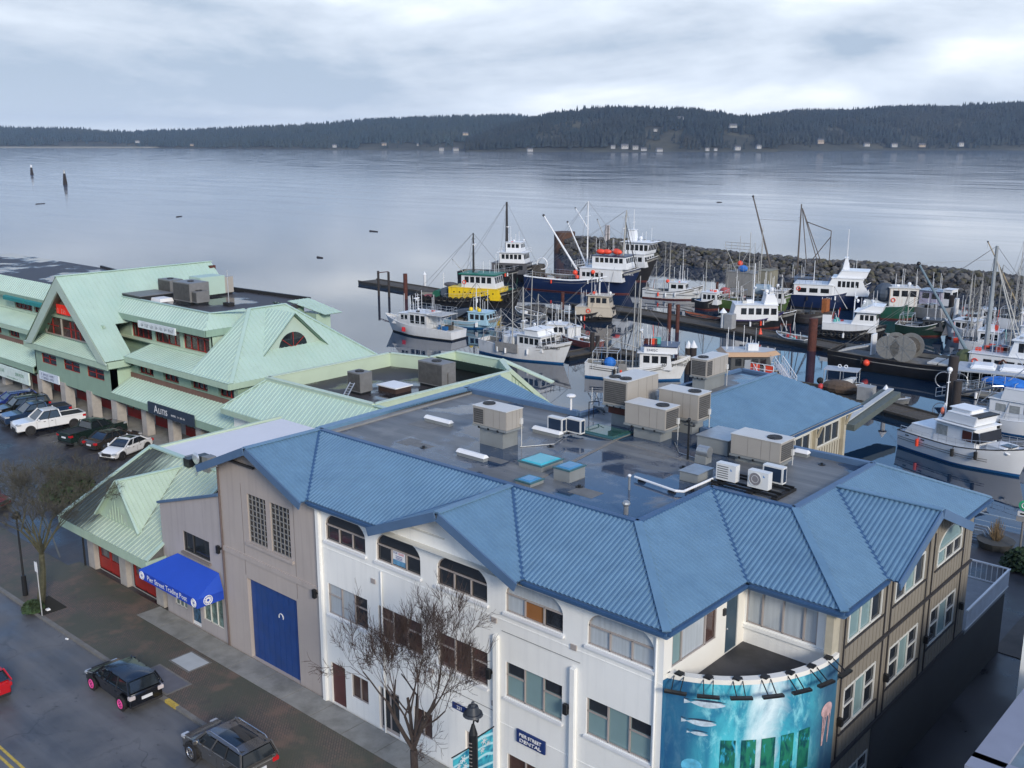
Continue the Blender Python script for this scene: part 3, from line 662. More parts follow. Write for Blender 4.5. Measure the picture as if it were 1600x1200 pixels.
    m=MB(); m.bar((-38.45,29.8,11.19),(-39.0,40.2,11.19),.55,.1); m.build('cant_strip',M('cant_grey',(.24,.24,.235),.6,0,.12,2),B)
    m=MB(); m.bar((-26.1,29.7,11.195),(-27.5,39.5,11.195),.16,.03); m.bar((-27.5,39.5,11.195),(-25.4,42,11.195),.16,.03); m.bar((-23.3,37.5,11.197),(-27.3,38.0,11.197),.08,.02); m.build('membrane_lap',M('lap_grey',(.2,.19,.175),.7,0,.15,2),B)
    rp_=random.Random(4)
    for k in range(9):
        x=rp_.uniform(-37,-22); y=rp_.uniform(30.5,39); a,b_=rp_.uniform(.3,.8),rp_.uniform(.25,.5); m=MB(); m.box((x-a,y-b_,11.2),(x+a,y+b_,11.206)); m.build('membrane_patch',M('patch_grey',(.16,.16,.155),.7,0,.15,2),B)
    for x,y in((-33.2,31.2),(-28.9,35.2),(-24.4,31.6),(-22.6,36.6),(-18.3,41.0)):
        m=MB(); m.cyl((x,y,11.2),(x,y,11.23),.16,n=12); m.cyl((x,y,11.2),(x,y,11.3),.06,n=8); m.build('roof_drain',BLACK,B)
    for pts in([(-29.8,37.3,11.23),(-29.4,38.8,11.23),(-28.6,39.7,11.23)],[(-24.9,39.5,11.23),(-23.9,38.3,11.23),(-22.9,38.1,11.23)],[(-29.9,34.2,11.23),(-29.0,35.6,11.23),(-29.3,36.6,11.23)],[(-19.6,39.0,11.23),(-19.4,37.6,11.23),(-18.6,37.1,11.23)]):
        m=MB(); m.tube(pts,.025,6); m.build('conduit',STEEL,B)
    # --- roof slopes
    S=lambda x,y,z:(x,y,z)
    rp=lambda pts,al: roofplane(B,pts,BLUE,.2,.034,6,along=al,soffit=BLUEF)
    e=Z
    rp([(-34.75,25.65,e),(-30.15,25.65,e),(-26.3,29.45,T),(-38.6,29.45,T)],(1,0,0))
    rp([(-22.3,25.65,e),(-16.2,25.65,e),(-20,29.45,T),(-26.1,29.45,T)],(1,0,0))
    rp([(-30.15,25.2,e),(-30.15,25.65,e),(-26.2,29.45,T),(-26.2,25.2,T)],(0,1,0))
    rp([(-22.3,25.2,e),(-22.3,25.65,e),(-26.2,29.45,T),(-26.2,25.2,T)],(0,1,0))
    rp([(-34.75,25.2,e),(-34.75,25.65,e),(-38.65,29.45,T),(-38.65,25.2,T)],(0,1,0))
    rp([(-42.75,25.2,9.7),(-42.75,40.5,9.7),(-38.7,40.5,T),(-38.7,25.2,T)],(0,1,0))
    rp([(-16.2,25.65,e),(-16.2,30.8,e),(-20,34.6,T),(-20,29.45,T)],(0,1,0))
    rp([(-16.2,30.8,e),(-12.58,30.8,e),(-16.37,34.6,T),(-20,34.6,T)],(1,0,0))
    rp([(-12.58,30.8,e),(-12.58,34.35,e),(-16.37,38.15,T),(-16.37,34.6,T)],(0,1,0))
    rp([(-12.1,34.35,e),(-12.58,34.35,e),(-16.37,38.15,T),(-12.1,38.15,T)],(1,0,0))
    rp([(-12.1,41.95,e),(-12.58,41.95,e),(-16.37,38.15,T),(-12.1,38.15,T)],(1,0,0))
    rp([(-12.58,41.95,e),(-12.58,45.8,e),(-16.37,42.05,T),(-16.37,38.15,T)],(0,1,0))
    rp([(-12.58,45.8,e),(-17,45.8,e),(-17,42.05,T),(-16.37,42.05,T)],(1,0,0))
    zz=lambda x:T-.38*(x+28.05)
    rp([(-26.4,44.2,zz(-26.4)),(-23.7,48.2,zz(-23.7)),(-23.7,58.0,zz(-23.7)),(-28.05,55.4,T),(-28.05,45.5,T)],(0,1,0))
    rp([(-39.5,40.35,11.42),(-32.6,40.35,11.42),(-38.2,42.0,11.98)],(1,0,0))
    # hip, ridge and valley flashings
    for a,b,ww in(((-16.2,25.65,e),(-20,29.45,T),.3),((-12.58,30.8,e),(-16.37,34.6,T),.3),((-26.2,25.2,T),(-26.2,29.4,T),.3),((-38.65,25.2,T),(-38.65,29.4,T),.3),((-12.1,38.15,T),(-16.3,38.15,T),.3),((-12.58,45.8,e),(-16.37,42.05,T),.22),((-28.05,45.5,T),(-28.05,55.4,T),.25),((-39.5,40.3,T),(-38.2,42,11.98),.2)):
        m=MB(); m.bar(Vector(a)+Vector((0,0,.02)),Vector(b)+Vector((0,0,.02)),ww,.05); m.build('ridge_cap',BLUE,B)
    for a,b in(((-16.2,30.8,e),(-20,34.6,T)),((-12.58,34.35,e),(-16.37,38.15,T)),((-22.3,25.65,e),(-26.15,29.45,T)),((-30.15,25.65,e),(-26.25,29.45,T)),((-34.75,25.65,e),(-38.6,29.45,T)),((-12.58,41.95,e),(-16.37,38.15,T))):
        m=MB(); m.bar(Vector(a)+Vector((0,0,.012)),Vector(b)+Vector((0,0,.012)),.14,.03); m.build('valley_flashing',BLUED,B)
    # fascias and gutters
    for a,b in(((-34.75,25.65,e),(-30.15,25.65,e)),((-22.3,25.65,e),(-16.2,25.65,e)),((-16.2,25.65,e),(-16.2,30.8,e)),((-16.2,30.8,e),(-12.58,30.8,e)),((-12.58,30.8,e),(-12.58,34.35,e)),((-12.58,41.95,e),(-12.58,45.8,e)),((-23.7,48.2,9.72),(-23.7,58,9.72)),((-12.58,45.8,e),(-17,45.8,e))):
        d=Vector((0,0,-.26)); m=MB(); m.bar(Vector(a)+d,Vector(b)+d,.05,.22); m.build('fascia',BLUEF if a[0]>-23 or a[1]<30 else FRAMEW,B)
        m=MB(); dd=(Vector(b)-Vector(a)).normalized(); n_=Vector((dd.y,-dd.x,0)); m.bar(Vector(a)+n_*.08+Vector((0,0,-.13)),Vector(b)+n_*.08+Vector((0,0,-.13)),.11,.09); m.build('gutter',BLUED,B)
    for tip,l,r_ in(((-26.2,25.18,T),(-30.15,25.18,e),(-22.3,25.18,e)),((-38.68,25.18,T),(-42.75,25.18,9.7),(-34.75,25.18,e)),((-12.08,38.15,T),(-12.08,34.35,e),(-12.08,41.95,e))):
        for q in(l,r_):
            d=Vector((0,0,-.3)); m=MB(); m.bar(Vector(q)+d,Vector(tip)+d,.06,.36); m.build('barge_board',BLUEF,B)
    for (x,y) in((-34.5,26),(-30.15,26),(-22.3,26)):
        pass
    for pts in([(-34.75,25.6,9.5),(-16.3,25.6,9.5),(-16.3,26.1,9.5),(-34.75,26.1,9.5)],[(-16.55,25.7,9.5),(-16.2,25.7,9.5),(-16.2,31.3,9.5),(-16.55,31.3,9.5)],[(-16.5,30.8,9.5),(-12.6,30.8,9.5),(-12.6,31.35,9.5),(-16.5,31.35,9.5)],[(-13.05,31,9.5),(-12.6,31,9.5),(-12.6,34.4,9.5),(-13.05,34.4,9.5)]):
        m=MB(); m.poly(pts); m.build('soffit',FRAMEW,B)
    # wing with windows over the water
    h=[rect(50.1,7.85,52.8,8.95),rect(53.8,7.85,56.6,8.95)]
    wall(B,'wing_wall',M('cream_siding',(.42,.39,.31),.7,0,.06,1),(-24.4,0,0),(0,1,0),[(42.1,-3),(57.3,-3),(57.3,9.55),(42.1,9.55)],h,.1,(1,0,0))
    for q in h: a,b=q[0][0],q[1][0]; window(B,(-24.4,0,0),(0,1,0),(1,0,0),q,FRAMEW,GLASS,[a+(b-a)/3,a+(b-a)*2/3],depth=.03)
    for k in range(30): m=MB(); yy=47+k*.34; m.box((-24.4,yy,4),(-24.36,yy+.04,7.7)); m.build('batten',TANSIDE,B)
    for yy in(53.3,57.1,49.6): m=MB(); m.box((-24.45,yy-.14,-3),(-24.2,yy+.14,9.5)); m.bar((-24.1,yy,8.6),(-23.8,yy,9.5),.12,.12); m.build('corner_board',M('cream_board',(.42,.38,.29),.7),B)
    m=MB(); m.box((-31.2,45,-3),(-24.6,57.2,9.6)); m.build('wing_body',M('pale_rear_wall',(.35,.34,.31),.8),B)
    # signs and awning are things of their own
    return B
MAINB=main_building()
def dental_sign():
    t=thing('shop_sign','dark blue rectangular sign reading PIER STREET DENTAL on white wall','sign',(-22.1,25.97,3.2))
    m=MB(); m.box((-22.82,25.9,2.92),(-21.42,25.99,3.46)); m.build('board',M('navy_board',(.012,.035,.15),.5),t,bevel=.02)
    text('PIER STREET',.2,WHITE,t,(-22.12,25.89,3.29),(1,0,0),sx=1.0); text('DENTAL',.2,WHITE,t,(-22.12,25.89,3.07),(1,0,0),sx=1.4)
dental_sign()
def lease_sign():
    t=thing('window_notice','white and blue for lease notice taped inside second arched window','sign',(-29.3,26.09,8.4))
    m=MB(); m.mat(WHITE).box((-29.72,26.085,8.32),(-28.98,26.095,8.69)); m.mat(M('notice_blue',(.10,.26,.42),.6,0,.3,5)).box((-29.72,26.085,8.1),(-28.98,26.095,8.32)); m.build('notice_sheet',None,t)
    text('FOR',.13,M('notice_navy',(.03,.05,.25),.6),t,(-29.56,26.08,8.61),(1,0,0),ext=.002); text('LEASE',.13,M('notice_red',(.5,.05,.08),.6),t,(-29.22,26.08,8.61),(1,0,0),ext=.002)
    for z in(8.49,8.42,8.36): m=MB(); m.box((-29.55,26.078,z-.012),(-29.15,26.084,z+.012)); m.build('small_print',M('notice_navy',(.03,.05,.25),.6),t)
lease_sign()
def awning():
    AW=M('royal_blue_canvas',(.012,.07,.48),.65,0,.05,1); AD=M('royal_blue_shade_canvas',(.010,.055,.42),.65)
    t=thing('shop_awning','royal blue canvas awning reading Pier Street Trading Post over the shop door','awning',(-45,26,3))
    xl,xr,y0,y1=-48.0,-42.45,25.95,24.45; zt,ze,zb=3.9,3.05,2.58; il=1.3
    T_=[(xl+1.4,y0,zt),(xr-.3,y0,zt),(xr,y1,ze),(xl,y1,ze)]
    m=MB(); m.poly(T_); m.poly([(xr-.3,y0,zt),(xr,y0,ze),(xr,y1,ze)]); m.poly([(xl+1.4,y0,zt),(xl,y0,ze),(xl,y1,ze)]); m.build('canvas_top',AW,t)
    m=MB(); m.box((xl,y1-.01,zb),(xr,y1+.01,ze)); m.box((xr-.01,y1,zb),(xr+.01,y0,ze)); m.box((xl-.01,y1,zb),(xl+.01,y0,ze)); m.build('valance',AD,t)
    text('Pier Street Trading Post',.40,WHITE,t,((xl+xr)/2-.05,y1-.02,(zb+ze)/2),(1,0,0),ext=.003,sx=.98)
    def emb(c,u,r):
        m=MB(); u=Vector(u)
        for i in range(12):
            a=PI*2*i/12; d=u*math.cos(a)+Vector((0,0,math.sin(a))); m.bar(c+d*r*.3,c+d*r*.8,.05,.012,up=u.cross(Vector((0,0,1))))
        m2=[c+(u*math.cos(PI*2*i/18)+Vector((0,0,math.sin(PI*2*i/18))))*r for i in range(19)]
        m.tube(m2,.022,5); m.build('round_emblem',WHITE,t)
    emb(Vector((xl+.3,y1-.02,2.82)),(1,0,0),.21); emb(Vector((xr-.28,y1-.02,2.82)),(1,0,0),.21); emb(Vector((xr+.03,25.05,2.85)),(0,1,0),.24)
    m=MB(); m.box((xl+.05,y1+.05,zb-.02),(xr-.05,y1+.1,zb+.03)); m.build('frame',ALU,t)
awning()
def annex():
    B=thing('shop_annex','low grey stucco shop with slanting blue edged parapet beside green roof','building',(-45,26,0))
    hs=[rect(-46.05,4.2,-43.6,5.3),rect(-47.4,.75,-46.2,2.4),rect(-45.75,.13,-44.9,2.5),rect(-44.6,.75,-42.75,2.45)]
    wall(B,'front_wall',M('grey_stucco',(.38,.35,.345),.8,0,.06,.5,.12,14,streak=.4,dirtc=(.22,.21,.21)),(0,26.03,0),(1,0,0),[(-48.2,0),(-42.3,0),(-42.3,8.1),(-48.2,6.3)],hs,.15,(0,-1,0))
    SH=M('shop_display_glass',(.10,.16,.15),.1,0,.8,3.5,spec=.8)
    window(B,(0,26.03,0),(1,0,0),(0,-1,0),hs[0],M('dark_frame',(.05,.05,.05),.5),GLASS,[-45.2])
    window(B,(0,26.03,0),(1,0,0),(0,-1,0),hs[1],FRAMEW,SH,[-47.0,-46.6]); window(B,(0,26.03,0),(1,0,0),(0,-1,0),hs[3],FRAMEW,SH,[-43.98,-43.36])
    m=MB(); m.mat(M('dark_blue_print_door',(.03,.09,.16),.3,0,.9,7)).box((-45.75,26.12,.13),(-44.9,26.17,2.5)); m.mat(WHITE).box((-45.75,26.1,.13),(-44.9,26.13,.3)); m.build('shop_door',None,B)
    m=MB(); m.box((-46.15,25.9,4.05),(-43.5,26.08,4.17)); m.build('sill',M('sill_brown',(.2,.17,.15),.8),B)
    m=MB(); m.bar((-48.25,26.0,6.28),(-42.3,26.0,8.08),.22,.12); m.build('parapet_cap',BLUEF,B)
    m=MB(); m.prism([(-48.2,26.4,0),(-42.4,26.4,0),(-42.4,26.4,7.4),(-48.2,26.4,5.9)],(0,4,0)); m.build('shop_body',M('grey_body',(.3,.29,.29),.8),B)
    m=MB(); m.poly([(-48.2,26.1,5.95),(-42.4,26.1,7.45),(-42.4,30.4,7.45),(-48.2,30.4,5.95)]); m.build('shop_roof',MEMBD,B)
annex()
# ---------------------------------------------------------------- rooftop equipment
TANP=M('beige_sheet_metal',(.36,.335,.30),.5,0,.05,1,streak=.12,dirtc=(.28,.26,.23)); TANL=M('pale_sheet_metal',(.58,.58,.56),.45,0,.04,1)
COIL=M('coil_grille',(.07,.068,.065),.7,0,.25,3); CURB=M('zinc_curb',(.30,.32,.32),.5,.3,.12,2,dirt=.4,dirtc=(.15,.15,.14),dscale=1)
def fan(t,c,r):
    m=MB(); m.cyl((c[0],c[1],c[2]-.02),(c[0],c[1],c[2]+.03),r,n=20); f=m.build('fan_ring',BLACK,t)
    m=MB()
    for k in range(1,4): m.ring((c[0],c[1],c[2]+.045),r*k/3.2,.008,16,'z')
    for k in range(6): a=PI*k/6; m.bar((c[0]-math.cos(a)*r,c[1]-math.sin(a)*r,c[2]+.04),(c[0]+math.cos(a)*r,c[1]+math.sin(a)*r,c[2]+.04),.015,.012)
    m.build('fan_guard',M('guard_grey',(.04,.04,.042),.5),f)
def rtu(label,x1,y0,x0,y1,zb,zt,cz,curb,fans,coil='L',body=None,hood=False):
    """packaged rooftop unit: x0<x1, y0<y1, unit from zb to zt, on a curb rising from cz"""
    t=thing('rooftop_air_handler',label,'air handler',((x0+x1)/2,(y0+y1)/2,cz),0,'packaged units on the flat roof')
    m=MB(); m.box((x0,y0,zb),(x1,y1,zt)); m.build('casing',body or TANP,t,bevel=.02)
    m=MB(); m.box((x0-.02,y0-.02,zt),(x1+.02,y1+.02,zt+.03)); m.build('top_panel',TANL,t)
    m=MB(); m.box((x0-.03,y0-.03,zb-.09),(x1+.03,y1+.03,zb)); m.build('base_rail',CURB,t)
    c=curb; m=MB(); m.box((c[0],c[1],cz),(c[2],c[3],zb-.09)); m.build('roof_curb',CURB,t)
    g=.04
    def grille(a,b,axis):
        m=MB(); m.box(a,b); k=m.build('coil_grille',COIL,t)
        n=max(4,int((b[2]-a[2])/.09)); mm=MB()
        for i in range(1,n):
            z=a[2]+(b[2]-a[2])*i/n
            if axis=='y': mm.box((a[0],a[1]-.012,z-.008),(b[0],a[1],z+.008))
            else: mm.box((b[0],a[1],z-.008),(b[0]+.012,b[1],z+.008))
        mm.build('louvre',BLACK if 0 else M('grille_grey',(.16,.155,.15),.6),k)
    w=x1-x0; d=y1-y0
    if 'L' in coil: grille((x0+.06,y0-.008,zb+.08),(x0+w*.32,y0+.02,zt-.1),'y')
    if 'F' in coil: grille((x0+.08,y0-.008,zb+.08),(x1-.08,y0+.02,zt-.1),'y')
    if 'R' in coil: grille((x1-.02,y0+.08,zb+.08),(x1+.008,y1-.08,zt-.1),'x')
    if 'r' in coil: grille((x1-.02,y0+.06,zb+.08),(x1+.008,y0+d*.25,zt-.1),'x')
    sm=M('panel_seam',(.2,.19,.17),.6)
    for k in(.35,.62,.8):
        if 'F' not in coil: m=MB(); m.box((x0+w*k-.006,y0-.006,zb+.03),(x0+w*k+.006,y0+.01,zt-.03)); m.build('panel_seam',sm,t)
        if 'R' not in coil: m=MB(); m.box((x1-.01,y0+d*k-.006,zb+.03),(x1+.006,y0+d*k+.006,zt-.03)); m.build('panel_seam',sm,t)
    for fx,fy,r in fans: fan(t,(fx,fy,zt+.04),r)
    for k in range(3): m=MB(); xx=x0+w*(.2+.28*k); m.box((xx-.04,y0-.06,zb-.14),(xx+.04,y0,zb-.04)); m.build('lifting_lug',BLACK,t)
    m=MB(); m.box((x1,y1-.25,zb+.15),(x1+.09,y1-.08,zb+.42)); m.cyl((x1+.05,y1-.15,zb+.15),(x1+.05,y1-.15,cz),.02); m.build('disconnect_box',TANL,t)
    return t
rtu('beige unit with one fan, reflected in the puddle on the left of the blue roof',-29.95,33.3,-32.05,34.45,12.15,13.02,11.2,(-31.75,33.45,-30.3,34.5),[(-31.6,33.95,.3)],'L')
rtu('tallest beige unit with two fans, red painted duct beneath it',-27.9,39.8,-29.35,42.5,12.35,13.6,11.2,(-29.1,40.2,-28.0,42.2),[(-29.0,40.3,.3),(-28.35,40.3,.3)],'F')
m=MB(); m.box((-29.15,40.0,11.85),(-27.95,42.3,12.26)); m.build('red_duct',RUST,[o for o in COL.objects if o.name.startswith('rooftop_air_handler')][-1])
rtu('beige unit nearest the flat skylight, its right end all dark coil',-25.15,39.0,-27.45,40.2,11.85,12.85,11.2,(-27.0,39.15,-25.5,40.15),[(-25.7,39.6,.32)],'R')
rtu('beige unit directly behind the black roof mast, dark coil on the right',-24.75,41.2,-27.0,42.35,11.95,13.2,11.2,(-26.6,41.3,-25.1,42.3),[(-25.3,41.75,.32)],'R')
rtu('beige unit farthest back on the roof, standing near the docks',-29.05,49.1,-30.1,51.45,12.05,13.05,11.2,(-30.0,49.2,-29.2,51.4),[(-29.6,49.6,.3)],'Fr')
rtu('long beige unit behind the white wall mounted style condensers',-19.3,39.0,-21.7,40.25,11.5,12.4,11.2,(-21.5,39.1,-19.5,40.2),[(-19.9,39.6,.33)],'R')
m=MB()
t=thing('duct_box','large square zinc duct box left of the long beige unit','duct',(-22.8,39.8,11.2))
m.box((-23.6,39.3,11.2),(-22.0,41.2,11.9)); m.build('duct_casing',CURB,t,bevel=.02); m=MB(); m.box((-23.65,39.25,11.9),(-21.95,41.25,11.94)); m.build('lid',STEEL,t)
t=thing('duct_box','small low zinc box joined by the white pipe','duct',(-21.4,35.6,11.2))
m=MB(); m.box((-21.85,35.1,11.2),(-20.95,36.3,11.6)); m.build('duct_casing',CURB,t,bevel=.02); m=MB(); m.box((-21.88,35.07,11.6),(-20.92,36.33,11.63)); m.build('lid',STEEL,t)
def split(label,x0,y0,z,dark=False,louv=False):
    t=thing('heat_pump',label,'heat pump',(x0+.45,y0+.17,z),0,'small heat pumps on the roof')
    WP=M('off_white_case',(.66,.67,.66),.4,0,.03,1)
    m=MB(); m.box((0,0,.05),(.9,.34,.75)); m.build('case',WP,t,world=False).location=(-.45,-.17,0)
    def P(mb,nm,mt): o=mb.build(nm,mt,t,world=False); o.location=(-.45,-.17,0)
    if dark:
        m=MB(); m.box((.07,-.01,.12),(.83,.01,.68)); P(m,'coil_grille',M('navy_coil',(.012,.028,.06),.5)); m=MB(); m.box((.89,.05,.12),(.91,.29,.68)); P(m,'side_coil',M('navy_coil',(.012,.028,.06),.5))
    elif louv:
        m=MB()
        for k in range(6): m.box((.06,-.012,.14+k*.095),(.56,.012,.175+k*.095))
        P(m,'louvre',M('louvre_dark',(.14,.14,.14),.5)); m=MB(); m.poly([(.66,-.006,.5),(.74,-.006,.5),(.66,-.006,.6)]); P(m,'blue_mark',M('blue_mark',(.02,.2,.5),.5))
    else:
        m=MB(); m.cyl((.33,.005,.42),(.33,-.02,.42),.27,n=22); P(m,'fan_grille',M('fan_grey',(.2,.19,.2),.5)); m=MB(); m.ring((.33,-.022,.42),.27,.012,20); m.ring((.33,-.022,.42),.15,.008,16); P(m,'fan_guard',WP)
        m=MB(); m.poly([(.68,-.006,.55),(.76,-.006,.55),(.68,-.006,.65)]); P(m,'blue_mark',M('blue_mark',(.02,.2,.5),.5))
    m=MB(); m.box((.05,.02,0),(.15,.32,.05)); m.box((.75,.02,0),(.85,.32,.05)); P(m,'foot',BLACK)
    return t
split('white condenser with horizontal louvres at the left end of the black rack',-20.4,35.58,11.42,louv=True)
split('white condenser with a large round fan, front right on the black rack',-18.95,35.58,11.42)
split('white condenser showing its dark navy back, behind the round fan one',-18.85,36.62,11.42,dark=True)
split('left of two dark faced condensers next to the long white ridge skylight',-30.5,36.9,11.3,dark=True)
split('right of two dark faced condensers beside the long white ridge skylight',-29.68,37.3,11.3,dark=True)
t=thing('equipment_rack','black steel rack carrying the three white condensers','rack',(-19,36,11.2))
for y in(35.5,35.9,36.6,36.95): m=MB(); m.box((-20.7,y,11.3),(-17.6,y+.06,11.4)); m.build('rail',BLACK,t)
for x in(-20.5,-18.9,-17.8): m=MB(); m.box((x,35.4,11.2),(x+.25,37.1,11.3)); m.build('rubber_foot',TYRE,t)
def skyl(label,x0,y0,x1,y1,h,glassc):
    t=thing('skylight',label,'skylight',((x0+x1)/2,(y0+y1)/2,11.2))
    m=MB(); m.box((x0,y0,11.2),(x1,y1,11.2+h)); m.build('curb',CURB,t)
    m=MB(); z=11.2+h; m.box((x0-.04,y0-.04,z),(x1+.04,y1+.04,z+.05)); m.build('frame',M('teal_frame',(.04,.12,.14),.4),t)
    m=MB(); m.tap((x0+.06,y0+.06,z+.05),(x1-.06,y1-.06,z+.1),.08,.08,.08); m.build('glazing',glassc,t)
SG1=M('turquoise_glazing',(.06,.42,.50),.15,0,.15,1.2,spec=.7); SG2=M('blue_glazing',(.07,.24,.42),.1,0,.15,1.5,spec=.7)
skyl('largest turquoise skylight on a low curb, left of the other two square ones',-28.1,32.05,-26.8,33.5,.22,SG1)
skyl('blue skylight on the tallest curb, right of the turquoise one',-25.85,31.7,-25.0,32.75,.5,SG2)
skyl('smallest and lowest blue skylight close to the front roof rim',-26.65,30.2,-25.85,31.05,.14,SG2)
skyl('flat dark green skylight under the beige units',-29.4,37.9,-27.3,39.5,.06,M('green_dark_glazing',(.03,.09,.08),.06,0,.2,1,spec=.7))
for lb,x0,x1,y0 in(('white domed ridge skylight farthest left on the wet roof',-36.6,-34.75,34.45),('white domed ridge skylight closest to the front blue slope',-31.3,-29.55,31.4),('white domed ridge skylight in front of the two dark condensers',-31.2,-29.45,36.55),('short white domed ridge skylight at the right of the long beige unit',-19.9,-19.2,41.5)):
    t=thing('ridge_skylight',lb,'skylight',((x0+x1)/2,y0,11.2),0,'long domed skylights')
    m=MB(); m.box((x0+.05,y0,11.2),(x1-.05,y0+.28,11.36)); m.build('curb',CURB,t)
    m=MB(); m.tap((x0,y0-.05,11.36),(x1,y0+.33,11.5),.05,.05,.12); m.build('dome',WHITE,t,bevel=.015)
t=thing('roof_mast','thin black mast with lamps standing on the blue building roof','mast',(-23.1,37.75,11.2))
m=MB(); m.cyl((-23.1,37.75,11.2),(-23.1,37.75,13.0),.05); m.build('pole',BLACK,t)
m=MB(); m.bar((-23.35,37.75,12.75),(-22.85,37.75,12.75),.04,.04); m.sph((-23.1,37.75,13.05),.08); m.sph((-22.85,37.75,12.82),.07); m.build('lamp_head',BLACK,t)
t=thing('vent_hood','round galvanised gooseneck vent right of the black mast','vent',(-22.4,37.85,11.2))
m=MB(); m.box((-22.65,37.6,11.2),(-22.1,38.1,11.55)); m.build('curb',CURB,t); m=MB(); m.cyl((-22.6,37.85,11.72),(-22.05,37.85,11.72),.25,n=14); m.build('hood',STEEL,t,smooth=True)
t=thing('vent_hood','round galvanised vent beside the right dark faced condenser','vent',(-29.3,40.6,11.2))
m=MB(); m.cyl((-31.4,42.0,11.45),(-30.7,42.0,11.45),.25,n=14); m.cyl((-31.0,42,11.2),(-31.0,42,11.4),.2); m.build('hood',STEEL,t,smooth=True)
t=thing('vent_stack','mushroom vent on the far parapet silhouetted over the water','vent',(-31.3,41.9,11.2))
p_=W(892,642,z=11.4); m=MB(); m.cyl(p_,p_+Vector((0,0,.75)),.06); m.sph(p_+Vector((0,0,.8)),.26,sq=(1,1,.4)); m.build('cap',WHITE,t)
for lb,px_,py_,h,r in(('short grey roof vent nearest the front roof corner',978,803,.42,.1),('tall white gooseneck vent at the end of the white pipe',983,765,.6,.05)):
    p_=W(px_,py_,z=11.2); t=thing('vent_stack',lb,'vent',p_); m=MB(); m.cyl(p_,p_+Vector((0,0,h)),r); m.build('stack',STEEL,t); m=MB(); m.sph(p_+Vector((0,0,h)),r*1.6,sq=(1,1,.8)); m.build('cap',WHITE if h>.5 else STEEL,t)
t=thing('roof_pipe','bent white pipe on rubber feet crossing the flat roof','pipe',(-21.5,34.5,11.2))
pp=[W(992,745,z=11.35),W(1055,767,z=11.35),W(1068,768,z=11.35),W(1118,746,z=11.38)]; m=MB(); m.tube(pp,.055,8); m.build('pipe_run',WHITE,t,smooth=True)
for q in(W(1003,752,z=11.2),W(1050,769,z=11.2),W(1078,766,z=11.2)): m=MB(); m.tap(q-Vector((.16,.1,0)),q+Vector((.16,.1,.12)),.04,.04,.02); m.build('rubber_foot',TYRE,t)
t=thing('cable_frame','thin dark cable hoop frame left of the tallest beige unit','frame',W(930,655,z=11.2))
a_=W(920,655,z=11.2); b_=W(927,652,z=11.2); m=MB(); m.tube([a_,a_+Vector((0,0,.9)),b_+Vector((.2,.2,.85)),b_+Vector((.2,.2,.6))],.025); m.tube([b_,b_+Vector((0,0,.6)),W(944,648,z=11.7)],.02); m.build('hoop',BLACK,t)
